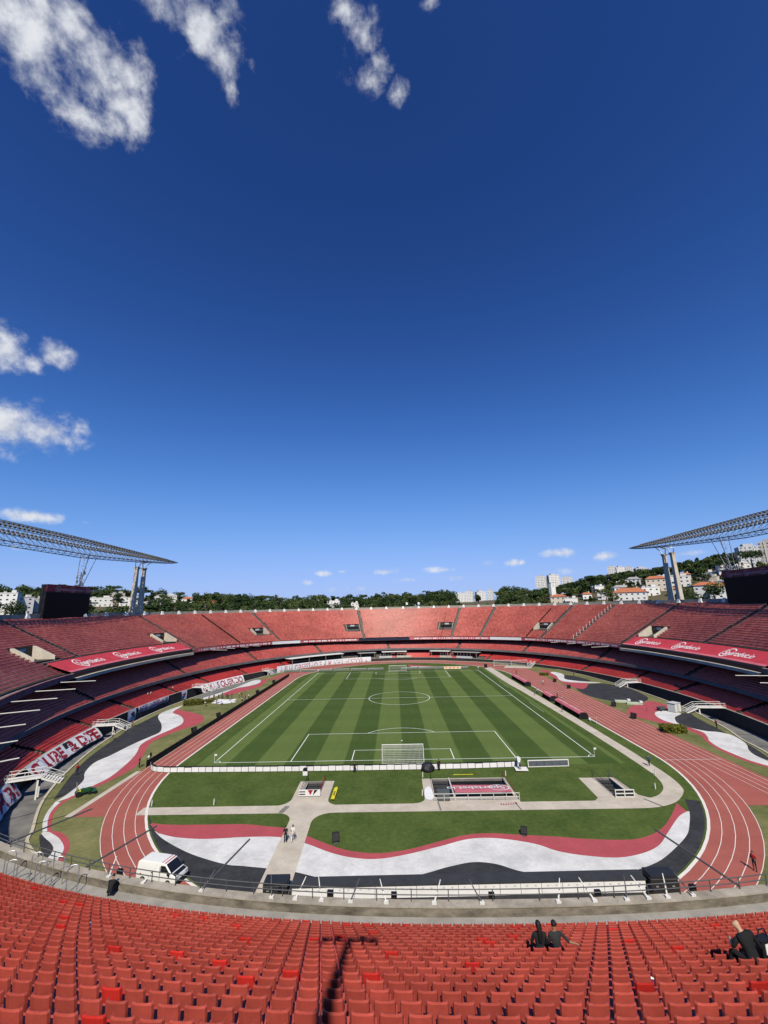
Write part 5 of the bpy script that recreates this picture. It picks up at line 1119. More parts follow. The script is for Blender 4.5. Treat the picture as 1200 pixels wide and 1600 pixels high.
# painted sign on the path, yellow board, small white posts
ps = tag(sheet('painted_sign', [(13.0, -17.9), (15.3, -17.6), (15.35, -17.2), (13.0, -17.45)], .03, M_CLOTHR), 'small red painted lettering on the path in front of the wide pit', 'painted sign')
for k in range(6): sheet('mark', [(13.15 + k * .34, -17.72 + k * .04), (13.38 + k * .34, -17.69 + k * .04), (13.38 + k * .34, -17.5 + k * .04), (13.15 + k * .34, -17.53 + k * .04)], .034, M_PRINTW, (), ps)
yb = thing('yellow_board', 'tall yellow board lying tilted on the grass beside the narrow stairs', 'board', (-10.3, -13.9, 0), .03)
MB().prism([(-.32, -2.0), (.18, -2.1), (.32, 1.5), (.1, 2.1), (-.2, 1.6)], .25, .31).build('panel', M_YEL, yb); MB().box(-.02, .03, -1.9, 1.5, 0, .25).build('stand', M_BLACKM, yb)
for k in range(4): MB().box(-.14, .14, -1.0 + k * .38, -.78 + k * .38, .315, .32).build('print', M_PRINTK, yb)
for x, y, lb in ((-35.8, -16.7, 'at the left end of the lawn strip'), (-27.0, -16.6, 'on the lawn edge left of the narrow stairs'), (3.0, -8.0, 'above the white cloth'), (2.5, -14.6, 'on the lawn left of the white cloth'), (16.2, -8.0, 'at the far corner of the wide pit'), (36.4, -13.6, 'inside the bend of the right path'), (39.4, -8.6, 'on the right path near its bend')):
    o = thing('marker_post', 'short white marker post ' + lb, 'post', (x, y, 0), 0, 'white marker posts'); MB().tube([(0, 0, 0), (0.03, 0, .75)], .075, 6).build('post', M_WMETAL, o); MB().tube([(0.03, 0, .75), (.035, 0, .85)], .05, 6).build('cap', M_CONC, o)
# white low wall of panels and black boxes under the near parapet
ww = thing('panel_wall', 'long low wall of white panels with dark top in front of the near parapet', 'wall', (5.4, -36.1, 0), .018)
for k in range(17): 
    p_ = MB().box(-16.6 + k * 1.96 + .02, -16.6 + (k + 1) * 1.96 - .02, -.05, 0, .02, 1.0).build('panel', M_CLOTHW, ww)
    for q in (.5, 1.3): MB().box(-16.6 + k * 1.96 + q, -16.6 + k * 1.96 + q + .2, -.06, -.052, .68, .8).build('vent', M_GREYP, p_)
MB().prism([(-16.7, -.12), (16.8, -.12), (16.8, 1.35), (-16.7, 1.35)], 1.0, 1.12).build('top_cover', mat('dark_cover', (0.04, 0.042, 0.046), .7, .2, 1), ww)
for k in range(6): MB().box(-16.5 + k * 6.6, -16.3 + k * 6.6, .1, 1.2, 0, 1.0).build('prop', M_GREYMETAL, ww)
for x, y, w_, h_, lb in ((-12.9, -35.4, 2.3, 1.2, 'black equipment case left of the white panel wall'), (23.6, -35.7, 2.5, 1.6, 'black equipment case right of the white panel wall')):
    o = thing('equipment_case', lb, 'case', (x, y, 0), .02); MB().box(-w_ / 2, w_ / 2, -.7, .7, .08, h_).build('body', mat('case_black', (0.022, 0.024, 0.027), .5, .2, 1), o); MB().box(-w_ / 2 - .03, w_ / 2 + .03, -.73, .73, h_ - .3, h_ - .24).build('lid_seam', M_GREYMETAL, o)
    for sx in (-1, 1): MB().box(sx * w_ / 2 - .12 * (sx > 0), sx * w_ / 2 + .12 * (sx < 0), -.72, -.6, 0, .1).build('castor', M_RUB, o); MB().box(sx * w_ * .3 - .12, sx * w_ * .3 + .12, -.74, -.71, h_ * .45, h_ * .52).build('latch', M_STEEL, o)

# ================================================================== DUGOUTS, FENCE, SMALL EQUIPMENT
def dugout(y0, y1, label, text=True):
    x = 42.2; root = thing('dugout', label, 'dugout', (x, y0, 0)); L = y1 - y0
    P = [(-.15, 1.15), (.25, 1.5), (1.1, 1.55), (1.75, 1.25), (1.9, .7)]
    mb = MB()
    for (a, b), (c, d) in zip(P, P[1:]): mb.strip([(a, 0, b), (a, L, b)], [(c, 0, d), (c, L, d)])
    mb.build('roof', M_TARPPINK, root)
    mb = MB(); mb.box(1.82, 1.9, 0, L, 0, .72); mb.build('back_wall', M_BLACKM, root)
    for yy in (0, L): MB().face([(0, yy, 0), (1.85, yy, 0)] + [(a, yy, b - .01) for a, b in P[::-1]]).build('end_wall', M_BLACKM, root)
    MB().box(1.1, 1.75, .3, L - .3, .38, .46).build('bench', M_BLACKM, root); MB().box(1.6, 1.72, .3, L - .3, .46, 1.0).build('bench_back', M_CLOTHR, root)
    for yy in np.linspace(.05, L - .05, max(3, int(L / 3))): MB().tube([(-.1, yy, 0), (-.1, yy, 1.2)], .04, 5).build('post', M_GREYMETAL, root)
    k = .62
    for q in (.12, .55): lettering('lettering', 'Sportsbet.io', k, lambda u, v, q=q: (1.05 - (k - v) * .9, L * (1 - q) - u, 1.575), M_PRINTW, root, L * .33)
dugout(24.6, 40.2, 'long red-roofed dugout on the right touchline, nearest the camera'); dugout(43.4, 50.0, 'short red-roofed dugout in the middle of the right touchline'); dugout(66.4, 82.6, 'long red-roofed dugout on the right touchline, farthest from the camera')
fn = thing('fence', 'black screened fence along the left straight of the track', 'fence')
fp_m = MB().box(-.03, .03, -.97, .97, .08, 1.12).mesh('screen_panel', mat('fence_screen', (0.03, 0.033, 0.026), .9, .4, 1.5)); fq_m = MB().tube([(0, 0, 0), (0, 0, 1.25)], .045, 5).mesh('post', M_BLACKM)
for k in range(51):
    o = link('post', fq_m, fn); o.location = (-45.35 + .012 * k, -1.8 + k * 2.0, 0)
    if k < 50: o = link('screen_panel', fp_m, fn); o.location = (-45.35 + .012 * (k + .5), -.8 + k * 2.0, 0); o.rotation_euler = (0, random.uniform(-.03, .03), 0)
def speaker(x, y, label, s=1.0, rz=0.0):
    o = thing('loudspeaker', label, 'loudspeaker', (x, y, 0), rz, 'black loudspeakers on the grass')
    M4 = Matrix.Rotation(-.3, 4, 'X')
    MB().prism([(-.5 * s, -.35 * s), (.5 * s, -.35 * s), (.42 * s, .35 * s), (-.42 * s, .35 * s)], .1, 1.15 * s, M4).build('cabinet', M_BLACKM, o)
    MB().box(-.42 * s, .42 * s, -.38 * s, -.355 * s, .18, 1.05 * s, M4).build('grille', mat('speaker_grille', (0.03, 0.03, 0.032), .8, .3, 9), o); MB().box(-.3 * s, .3 * s, -.5 * s, .4 * s, .0, .1).build('foot', M_GREYMETAL, o)
for a in ((-8.4, -26.6, 'black loudspeaker on the red wave right of the walking pair', .85, .3), (13.8, -25.6, 'black loudspeaker on the red wave in front of the wide pit', .75, -.4), (-46.6, 19.1, 'black loudspeaker by the left fence, nearest the camera', 1.1, 1.2), (-46.8, 33.0, 'black loudspeaker by the left fence beside the red wave end', 1, 1.3), (-46.4, 63.2, 'black loudspeaker by the left fence past the group of people', 1, 1.2), (-46.5, 82.6, 'black loudspeaker by the left fence, farthest from the camera', 1, 1.2),
          (54.4, 24.5, 'black loudspeaker on the right grass nearest the red tarmac', 1.1, -1.2), (54.4, 73.5, 'black loudspeaker on the right grass by the white wave, farther of two', 1, -1.2), (54.5, 61.7, 'black loudspeaker on the right grass by the red wedge', 1, -1.2), (56.0, 36.6, 'black loudspeaker on the right grass by the round dark tarmac', 1, -1.0), (38.7, 111.5, 'black loudspeaker near the far right corner of the pitch', 1.3, 2.8)): speaker(*a)
def hedge(x, y, lx, ly, h, label, n=900, rz=0.0):
    root = thing('hedge', label, 'hedge', (x, y, 0), rz); r = np.random.default_rng(int(abs(x * 10)))
    MB().box(-lx * .42, lx * .42, -ly * .42, ly * .42, 0, h * .86).build('stems', mat('hedge_core', (0.05, 0.055, 0.012), .95), root)
    mb = MB()
    for k in range(n):
        a = r.uniform(-1, 1, 3); ax = r.integers(0, 3); a[ax] = np.sign(a[ax]) if ax < 2 else 1.0
        c = np.array([a[0] * lx / 2, a[1] * ly / 2, (a[2] + 1) / 2 * h]) * r.uniform(.9, 1.06); u = r.normal(size=3); u /= np.linalg.norm(u); v = np.cross(u, r.normal(size=3)); v /= np.linalg.norm(v); s = r.uniform(.08, .16)
        mb.face([c - u * s - v * s * .6, c + u * s - v * s * .6, c + u * s + v * s * .6, c - u * s + v * s * .6])
    o = mb.build('foliage', M_HEDGE, root); o['kind'] = 'stuff'
hedge(-61.0, 48.6, 5.0, 3.2, 1.3, 'clipped yellow-green hedge on the left, larger of a pair', 1100, .4); hedge(-57.6, 50.6, 3.4, 2.0, .9, 'clipped yellow-green hedge on the left, smaller of a pair', 600, .5)
hedge(56.6, 13.6, 4.2, 2.6, 1.25, 'clipped yellow-green hedge on the right beside the track', 1000, -.2); hedge(56.0, 88.2, 3.0, 1.8, .9, 'small dark hedge far on the right beside the track', 500)
# inflatable or folded mats, cabinet and cart on the right
for k, (x, y, lb) in enumerate(((60.8, 41.2, 'pale green folded mat on the right grass, left of two'), (62.6, 38.6, 'pale green folded mat on the right grass, right of two'))):
    o = thing('folded_mat', lb, 'mat', (x, y, 0), -.25)
    for q in range(3): MB().prism([(-2.0, -.55), (1.8, -.5), (2.0, .5), (-1.9, .55)], .02 + q * .17, .17 + q * .17, rot(q * .03)).build('mat_layer', mat('pale_green_vinyl', (0.50, 0.56, 0.42), .5, .1, 1), o)
    MB().box(1.2, 1.9, -.5, .5, .53, .85).build('roll', M_CLOTHW, o)
cb = thing('cabinet', 'white cabinet standing before the nearest right moat staircase', 'cabinet', (67.7, 30.2, 0), .5); MB().box(-1.2, 1.2, -.9, .9, .1, 2.0).build('body', M_PLASTER, cb); MB().prism([(-1.3, -1.0), (1.3, -1.0), (1.3, 1.0), (-1.3, 1.0)], 2.0, 2.12).build('roof', M_GREYP, cb); MB().box(-.5, .4, -.93, -.905, .15, 1.8).build('door', M_GREYP, cb); MB().box(-1.1, 1.1, -.8, .8, 0, .1).build('plinth', M_GREYMETAL, cb)
ct = thing('hand_cart', 'grey hand cart beside the white cabinet on the red tarmac', 'cart', (65.2, 31.4, 0), .3); MB().box(-.9, .9, -.5, .5, .35, .95).build('tray', M_GREYMETAL, ct); rail('handle', [(-.9, -.4, .9), (-1.5, -.4, 1.1), (-1.5, .4, 1.1), (-.9, .4, .9)], M_STEEL, ct)
for sx in (-.6, .6):
    for sy in (-.5, .5): MB().tube([(sx, sy - .06, .2), (sx, sy + .06, .2)], .2, 10).build('wheel', M_RUB, ct)
for k, (x, y, L, a, lb) in enumerate(((61.0, 30.2, 2.4, 1.3, 'thin steel stand on the red tarmac left of the cabinet'),)):
    o = thing('tripod_stand', lb, 'stand', (x, y, 0)); rail('pole', [(0, 0, 0), (0, 0, 1.6)], M_GREYMETAL, o)
    for q in range(3): rail('leg', [(0, 0, .7), (.5 * math.cos(q * 2.1), .5 * math.sin(q * 2.1), 0)], M_GREYMETAL, o, .02)
mt = tag(sheet('ground_sheet', [(-57.2, 50.6), (-53.4, 48.6), (-51.0, 49.0), (-48.8, 50.6), (-52.6, 54.4), (-56.2, 55.6)], .05, M_CLOTHW), 'large white sheet spread on the grass under the group of people', 'sheet')
mb = MB(); rr = random.Random(4)
for k in range(9):
    x, y = -56 + rr.random() * 6, 49.6 + rr.random() * 4.2; mb = MB(); mb.prism([(x - .7, y - .3), (x + .6, y - .4), (x + .8, y + .3), (x - .5, y + .4)], .055, .055 + rr.uniform(.12, .4)); mb.build('folded_bundle', M_CLOTHW, mt)
# steel hoop rails on the left of the near walkway
for k, (x, y) in enumerate(((-25.9, -51.9), (-24.9, -52.9), (-24.0, -52.1), (-22.9, -53.1), (-22.2, -52.6), (-20.6, -53.5))):
    o = thing('hoop_rail', 'bent steel hoop rail on the near walkway, %s from the left photo edge' % ('first second third fourth fifth sixth'.split()[k]), 'handrail', (x, y, 10.55), .35, 'steel hoop rails')
    MB().tube([(-.28, 0, -.3), (-.28, 0, 1.05)] + [(-.28 * math.cos(a), 0, 1.05 + .2 * math.sin(a)) for a in np.linspace(.3, PI - .3, 5)] + [(.28, 0, 1.05), (.28, 0, -.3)], .028, 6).build('hoop', M_STEEL, o)
    MB().tube([(-.28, 0, .12), (-.28, -.5, .12)], .025, 5).build('strut', M_STEEL, o)
# --- white van
van = thing('van', 'white panel van parked on the track under the near parapet', 'van', (-25.4, -33.0, 0), -.24); van.scale = (.95, .95, .84)
vw = mat('van_white', (0.80, 0.80, 0.79), .25, .03, .5, spec=.5)
prof = [(-2.5, .35), (-2.52, 1.0), (-2.42, 2.02), (-2.2, 2.18), (.75, 2.2), (1.1, 2.12), (1.95, 1.25), (2.45, 1.02), (2.55, .7), (2.52, .32)]
def van_y(z): return .98 - max(0, z - .9) * .115
mb = MB(); n = len(prof); 
for s in (1, -1):
    i = len(mb.v); mb.v += [(x, s * van_y(z), z) for x, z in prof]; mb.f.append(tuple(i + k for k in (range(n) if s < 0 else range(n - 1, -1, -1)))); mb.m.append(0)
for k in range(n): mb.f.append((k, (k + 1) % n, n + (k + 1) % n, n + k)); mb.m.append(0)
vb = mb.build('body', vw, van)
bm = bmesh.new(); bm.from_mesh(vb.data); bmesh.ops.remove_doubles(bm, verts=bm.verts, dist=.001); bmesh.ops.bevel(bm, geom=list(bm.edges), offset=.07, segments=3, profile=.6, affect='EDGES', clamp_overlap=True); bm.to_mesh(vb.data); bm.free(); vb.data.polygons.foreach_set('use_smooth', [True] * len(vb.data.polygons))
def vq(x0, z0, x1, z1, y_in=.06, off=.012):
    dx, dz = x1 - x0, z1 - z0; l = math.hypot(dx, dz); nx, nz = -dz / l * -1, dx / l * -1; nx, nz = dz / l, -dx / l
    if nz < 0: nx, nz = -nx, -nz
    return [(x0 + nx * off, -van_y(z0) + y_in, z0 + nz * off), (x0 + nx * off, van_y(z0) - y_in, z0 + nz * off), (x1 + nx * off, van_y(z1) - y_in, z1 + nz * off), (x1 + nx * off, -van_y(z1) + y_in, z1 + nz * off)]
MB().face(vq(1.14, 2.07, 1.9, 1.31)).build('windscreen', M_GLASS, van)
MB().face(vq(.55, 2.2, 1.02, 2.14, .05)).build('roof_visor_stripe', M_CLOTHR, van)
MB().face(vq(1.98, 1.24, 2.4, 1.05, .1)).build('bonnet_panel', M_GLASS, van)
for s in (1, -1):
    MB().face([(.55, s * (van_y(1.35) + .012), 1.3), (1.72, s * (van_y(1.35) + .012), 1.3), (1.1, s * (van_y(1.95) + .012), 1.95), (.55, s * (van_y(1.95) + .012), 1.95)]).build('side_window', M_GLASS, van)
    MB().box(.5, .53, s * .985 - .01, s * .985 + .01, .45, 1.95).build('door_seam', M_GREYMETAL, van)
    MB().box(1.62, 1.8, s * 1.12 - .1, s * 1.12 + .1, 1.22, 1.48).build('wing_mirror', M_BLACKM, van)
    MB().box(2.42, 2.53, s * .72 - .2, s * .72 + .2, .72, .98).build('headlight', mat('lamp_lens', (0.6, 0.6, 0.58), .1), van); MB().box(-2.56, -2.47, s * .85 - .1, s * .85 + .1, 1.0, 1.5).build('tail_light', M_CLOTHR, van)
    for x in (-1.6, 1.6):
        w_ = MB().tube([(x, s * .80, .33), (x, s * 1.0, .33)], .33, 16).build('wheel', M_RUB, van); MB().tube([(x, s * .98, .33), (x, s * 1.01, .33)], .19, 10).build('rim', M_STEEL, w_)
for k in range(5): MB().box(-2.1, .5, -.68 + k * .34 - .02, -.68 + k * .34 + .02, 2.19, 2.225).build('roof_rib', vw, van)
MB().box(-2.0, -1.85, -1.0, -.99, .75, .95).build('badge', M_CLOTHR, van); MB().box(2.4, 2.62, -.95, .95, .3, .6).build('bumper', M_BLACKM, van)
# --- ride-on mower
mw = thing('ride_on_mower', 'green and yellow ride-on mower on the left grass', 'mower', (-48.6, -12.7, 0), .75); mw.scale = (.85, .85, .9)
MB().prism([(-.4, -.45), (1.1, -.4), (1.25, -.25), (1.25, .25), (1.1, .4), (-.4, .45)], .45, .95).build('bonnet', M_GREEN, mw); MB().box(-1.1, -.3, -.5, .5, .4, .72).build('rear_body', M_GREEN, mw)
MB().box(-.85, -.3, -.3, .3, .72, .84).build('seat', M_YEL, mw); MB().prism([(-.95, -.3), (-.8, -.3), (-.8, .3), (-.95, .3)], .8, 1.35).build('seat_back', M_YEL, mw)
rail('roll_bar', [(-1.0, -.5, .6), (-1.05, -.48, 2.1), (-1.05, .48, 2.1), (-1.0, .5, .6)], M_STEEL, mw, .04)
MB().tube([(.0, 0, .95), (-.15, 0, 1.25)], .03, 5).build('steering_column', M_BLACKM, mw); MB().tube([(-.15, -.18, 1.25), (-.15, .18, 1.25)], .03, 6).build('steering_wheel', M_BLACKM, mw)
for x, r, yy in ((-.75, .42, .62), (.95, .30, .55)):
    for s in (1, -1): MB().tube([(x, s * yy - .13, r), (x, s * yy + .13, r)], r, 14).build('wheel', M_RUB, mw)
for k in (-1, 0, 1): MB().tube([(1.65, k * .72 - .33, .28), (1.65, k * .72 + .33, .28)], .2, 12).build('cutting_reel', M_BLACKM, mw)
MB().box(1.2, 1.9, -1.05, 1.05, .42, .5).build('reel_frame', M_GREEN, mw)
# camera platform by the near boards, covered photographers' seat, white case
cp = thing('camera_platform', 'low white platform at the right end of the near boards', 'platform', (19.3, -5.9, 0), -.08); MB().box(-1.0, 1.0, -.75, .75, .22, .34).build('deck', M_PLASTER, cp)
for sx in (-.85, .85):
    for sy in (-.6, .6): MB().box(sx - .06, sx + .06, sy - .06, sy + .06, 0, .22).build('leg', M_BLACKM, cp)
cm_ = thing('broadcast_camera', 'broadcast camera under a white cover on the low platform', 'camera', (19.0, -5.7, .34))
for q in range(3): rail('tripod_leg', [(0, 0, 1.05), (.45 * math.cos(q * 2.09 + .5), .45 * math.sin(q * 2.09 + .5), 0)], M_BLACKM, cm_)
MB().box(-.16, .16, -.35, .35, 1.05, 1.4).build('camera_body', M_BLACKM, cm_); MB().prism([(-.28, -.45), (.28, -.45), (.22, .3), (-.22, .3)], 1.25, 1.62).build('rain_cover', M_CLOTHW, cm_); MB().tube([(0, .35, 1.22), (0, .75, 1.22)], .1, 8).build('lens', M_BLACKM, cm_)
cm2 = thing('broadcast_camera', 'broadcast camera on a tripod at the left end of the near boards', 'camera', (-45.9, .4, 0), .5)
for q in range(3): rail('tripod_leg', [(0, 0, 1.25), (.5 * math.cos(q * 2.09), .5 * math.sin(q * 2.09), 0)], M_BLACKM, cm2)
MB().box(-.18, .18, -.4, .4, 1.25, 1.65).build('camera_body', M_BLACKM, cm2); MB().tube([(0, .4, 1.45), (0, .8, 1.45)], .12, 8).build('lens', M_BLACKM, cm2)
um = thing('covered_equipment', 'equipment under a bulging black cover right of the near goal', 'covered equipment', (4.0, -5.5, 0))
mb = MB(); V = []
for j in range(7):
    f = j / 6
    for k in range(12): a = 2 * PI * k / 12; r = (1.15 * math.sqrt(max(0.02, 1 - f * f * .92))) * (1 + .08 * math.sin(3 * a + j)); V.append((r * math.cos(a), r * .75 * math.sin(a), .25 + 1.15 * f))
mb.v = V
for j in range(6):
    for k in range(12): mb.f.append((j * 12 + k, j * 12 + (k + 1) % 12, (j + 1) * 12 + (k + 1) % 12, (j + 1) * 12 + k)); mb.m.append(0)
mb.f.append(tuple(72 + k for k in range(12))); mb.m.append(0); mb.build('cover', mat('black_sheet', (0.014, 0.015, 0.022), .55, .3, 2), um)
for q in range(4): rail('leg', [(.8 * math.cos(q * 1.57 + .7), .55 * math.sin(q * 1.57 + .7), 0), (.8 * math.cos(q * 1.57 + .7), .55 * math.sin(q * 1.57 + .7), .5)], M_BLACKM, um)
wc = thing('camera_case', 'small white case with black lid behind the near boards', 'case', (-16.2, -6.2, 0)); MB().box(-.38, .38, -.3, .3, 0, .62).build('body', M_CLOTHW, wc); MB().prism([(-.36, -.3), (.36, -.3), (.25, .3), (-.25, .3)], .62, 1.0).build('lid', M_BLACKM, wc); rail('handle', [(.3, 0, .9), (.45, 0, 1.3)], M_BLACKM, wc)
tag(MB().box(8.0, 11.2, -7.25, -7.1, .02, .05).build('yellow_strip', M_YEL), 'thin yellow strip lying on the grass beyond the wide pit', 'strip')

# ================================================================== PEOPLE
def cloth(c): return mat('cloth_%02x%02x%02x' % tuple(int(255 * q) for q in c), c, .85, .18, 6)
def hair_mesh(pose, kind):
    J = POSE[pose][0]; H = Vector(J['head']); up = (Vector(J['crown']) - H).normalized(); back = (H - Vector(J['nose'])); back -= up * back.dot(up); back.normalize(); sd = up.cross(back)
    mb = MB(); rows = []
    for j in range(6):
        th = j / 5 * (1.75 if kind != 'cap' else 1.45); r = []
        for k in range(12):
            a = 2 * PI * k / 12; f = math.cos(a); lim = th if f > -.25 else min(th, .95)
            d = up * math.cos(lim) + (back * f + sd * math.sin(a)) * math.sin(lim); r.append(H + up * .022 + sd * d.dot(sd) * .094 + back * (d.dot(back) * .106 + .006) + up * d.dot(up) * .118)
        rows.append(r)
    for r in rows: mb.v += [tuple(p) for p in r]
    for j in range(5):
        for k in range(12): mb.f.append((j * 12 + k, (j + 1) * 12 + k, (j + 1) * 12 + (k + 1) % 12, j * 12 + (k + 1) % 12)); mb.m.append(0)
    if kind == 'long':
        i = len(mb.v); R2 = []
        for j in range(6):
            f = j / 5; c = H + back * (.085 + .03 * math.sin(f * 3)) - up * (.46 * f - .06); w_ = .085 * (1 - .35 * f)
            R2.append([c + sd * w_ * q + back * (.035 * (1 - q * q)) for q in (-1, -.5, 0, .5, 1)] + [c + sd * w_ * q - back * .03 for q in (1, 0, -1)])
        for r in R2: mb.v += [tuple(p) for p in r]
        for j in range(5):
            for k in range(8): mb.f.append((i + j * 8 + k, i + j * 8 + (k + 1) % 8, i + (j + 1) * 8 + (k + 1) % 8, i + (j + 1) * 8 + k)); mb.m.append(0)
    return mb.mesh('hair', M_HAIR, True)
HAIRS = {}
def person(pose, x, y, z, rz, shirt, trousers, label, shoes=(.02, .02, .022), skin=M_SKIN, hair='short', s=1.0, group=None, hair_m=None):
    root = thing('person', label, 'person', (x, y, z), rz, group); root.scale = (s, s, s)
    b = link('body', BODY[pose], root)
    for i, m_ in enumerate((skin, cloth(shirt), cloth(trousers), cloth(shoes))): b.material_slots[i].link = 'OBJECT'; b.material_slots[i].material = m_
    if hair:
        if (pose, hair) not in HAIRS: HAIRS[(pose, hair)] = hair_mesh(pose, hair)
        h = link('hair', HAIRS[(pose, hair)], root)
        if hair_m: h.material_slots[0].link = 'OBJECT'; h.material_slots[0].material = hair_m
    return root
K_, W_, R_, G_, B_, N_ = (.012, .012, .014), (.70, .70, .70), (.42, .02, .025), (.10, .10, .11), (.04, .06, .14), (.025, .025, .04)
# three spectators among the near seats
def spectator(x, row, pose, *a, **k):
    d = up_d(row) + .40; P = E_UP.P + E_UP.Nn * d; j = np.where((P[:, 1] < -30) & (np.abs(P[:, 0]) < 40))[0]; j = j[np.argsort(P[j, 0])]
    return person(pose, x, float(np.interp(x, P[j, 0], P[j, 1])), float(up_z(row)), 0.0, *a, **k)
spectator(3.72, 9, 'sit', K_, N_, 'seated person in black with long black hair, left of the pair', hair='long')
spectator(4.30, 9, 'sit_arm', (.025, .027, .03), N_, 'seated person in dark grey T-shirt, right of the pair, arm over the next seat', hair='short')
spectator(8.95, 12, 'sit_lean', (.010, .010, .012), (.012, .012, .014), 'seated person in black with shaved head at the right photo edge', skin=M_SKINL, hair=None, s=1.12)
bag = thing('shoulder_bag', 'black shoulder bag with white label on the seat right of the person in black', 'bag', (9.55, -67.6, up_z(12) + .43), .3)
MB().prism([(-.24, -.12), (.24, -.12), (.2, .12), (-.2, .12)], 0, .42).build('bag_body', M_BLACKM, bag); rail('strap', [(-.2, 0, .4), (-.1, 0, .62), (.1, 0, .62), (.2, 0, .4)], M_BLACKM, bag, .02); MB().box(-.12, .1, -.135, -.122, .1, .34).build('label_patch', M_PRINTW, bag)
for k, (x, row, lb) in enumerate(((7.9, 9, 'right of the seated pair'), (5.2, 14, 'below the seated pair'), (-1.4, 12, 'right of the mast shadow'), (-7.4, 11, 'left of the mast shadow'), (2.6, 16, 'near the bottom centre'), (-13.5, 7, 'in the far left seats'))):
    d = up_d(row) + .40; P_ = E_UP.P + E_UP.Nn * d; j = np.where((P_[:, 1] < -30) & (np.abs(P_[:, 0]) < 40))[0]; j = j[np.argsort(P_[j, 0])]
    tag(MB().prism([(-.09, -.05), (.07, -.06), (.10, .05), (-.06, .07)], 0, .012, Matrix.Translation((x, float(np.interp(x, P_[j, 0], P_[j, 1])), float(up_z(row)) + .44)) @ Matrix.Rotation(.5, 4, 'X') @ Matrix.Rotation(k * 1.3, 4, 'Z')).build('paper_scrap', M_PRINTW), 'scrap of white paper on a near seat, ' + lb, 'paper')
person('crouch', -18.1, -53.75, 10.2, .1, K_, K_, 'person in black crouching against the near parapet above the van', s=.95)
# people on the ground
PEOPLE = [('stand', -14.3, -26.6, 0, .15, K_, K_, 'person in black standing on the path below the narrow stairs, left of two'), ('walk', -13.5, -26.4, 0, .1, W_, W_, 'person in white walking on the path below the narrow stairs, right of two'),
 ('stand', 34.6, -32.9, 0, 2.0, R_, N_, 'person in red shirt standing on the near right bend of the track'), ('run', 40.6, -5.1, 0, -.3, B_, N_, 'person in blue running on the right concrete path'),
 ('stand', -55.6, -4.7, 0, 1.2, R_, N_, 'steward in red by the foot of the nearest left moat staircase'), ('stand', 67.2, 15.8, 0, -1.5, R_, N_, 'steward in red on the right black wave by the kerb'),
 ('stand', -46.6, -1.8, 0, -.6, K_, K_, 'person in black beside the tripod camera at the left board end'), ('work', -46.3, .1, 0, -.5, W_, G_, 'camera operator in white behind the tripod camera on the left'),
 ('stand', 5.9, -5.4, 0, .2, K_, K_, 'person in black standing right of the covered equipment'), ('stand', -8.1, -5.9, 0, .3, K_, K_, 'person in black standing behind the boards left of the near goal'), ('work', 19.0, -6.4, .34, .1, W_, G_, 'camera operator in white bending on the low platform'),
 ('stand', -64.6, 25.3, 0, -1.0, R_, N_, 'steward in red by the second left moat staircase'), ('work', -63.6, 20.7, 0, .6, (.06, .10, .09), N_, 'person in dark green bending near the second left moat staircase'), ('walk', -62.6, 15.0, 0, 2.6, W_, G_, 'person in white walking along the moat kerb below the second left staircase'),
 ('stand', 46.2, 91.0, 0, 3.0, R_, N_, 'person in red on the far right track behind the farthest dugout'), ('walk', 48.6, 68.1, 0, 2.8, W_, G_, 'person in white walking on the right track behind the farthest dugout'),
 ('stand', 40.6, 52.3, 0, 1.4, G_, N_, 'person in grey at the middle of the right path, left of three'), ('stand', 41.6, 53.3, 0, -1.4, (.45, .47, .5), N_, 'person in pale grey at the middle of the right path, middle of three'), ('stand', 42.4, 54.6, 0, -2.0, W_, G_, 'person in white at the middle of the right path, right of three'),
 ('stand', 45.4, 47.0, 0, 1.5, K_, K_, 'person in black on the track behind the short dugout'), ('crouch', 45.9, 44.8, 0, 1.2, W_, N_, 'person in white crouching on the track behind the short dugout'), ('stand', 40.7, 31.7, 0, 1.4, N_, N_, 'person in dark clothes on the path before the nearest dugout'),
 ('stand', 66.0, 85.0, 0, -1.4, R_, N_, 'steward in red on the far right black wave'), ('crouch', 43.4, 22.7, 0, -1.2, W_, W_, 'person in white crouching just past the nearest dugout'), ('stand', 43.9, 20.3, 0, -1.8, W_, W_, 'person in white standing at the track edge past the nearest dugout'),
 ('stand', 43.9, 40.8, 0, 1.4, R_, N_, 'person in red between the nearest and the short dugout')]
for k, p in enumerate(PEOPLE): person(*p, skin=M_SKIN if k % 3 else M_SKINL)
GRP = [(-55.9, 45.9, 'work'), (-57.3, 54.5, 'stand'), (-54.1, 48.6, 'work'), (-56.7, 56.6, 'stand'), (-56.0, 57.7, 'stand'), (-51.8, 47.4, 'crouch'), (-54.4, 56.9, 'work'), (-58.5, 53.5, 'work'), (-57.6, 52.4, 'crouch'), (-55.4, 56.0, 'arms'), (-50.4, 57.1, 'stand'), (-49.2, 55.9, 'arms'), (-48.2, 54.2, 'stand'), (-47.6, 52.1, 'crouch'), (-47.0, 52.9, 'stand'), (-46.4, 54.1, 'stand'), (-53.2, 55.2, 'work'), (-52.2, 55.6, 'stand')]
GLAB = ['bending at the near left corner of the white sheet', 'standing at the left edge of the white sheet', 'bending over the near edge of the white sheet', 'standing behind the white sheet, farthest left', 'standing behind the white sheet, second from the left', 'crouching at the near right edge of the white sheet', 'bending behind the middle of the white sheet', 'bending farthest left of the white sheet', 'crouching beside the left edge of the white sheet', 'with a raised arm behind the white sheet', 'standing apart between white sheet and fence, farthest back', 'with a raised arm between white sheet and fence', 'standing between white sheet and fence, in the middle', 'crouching near the left fence right of the white sheet', 'standing nearest the left fence', 'standing by the left fence, farther of two', 'bending over the far edge of the white sheet', 'standing at the far right edge of the white sheet']
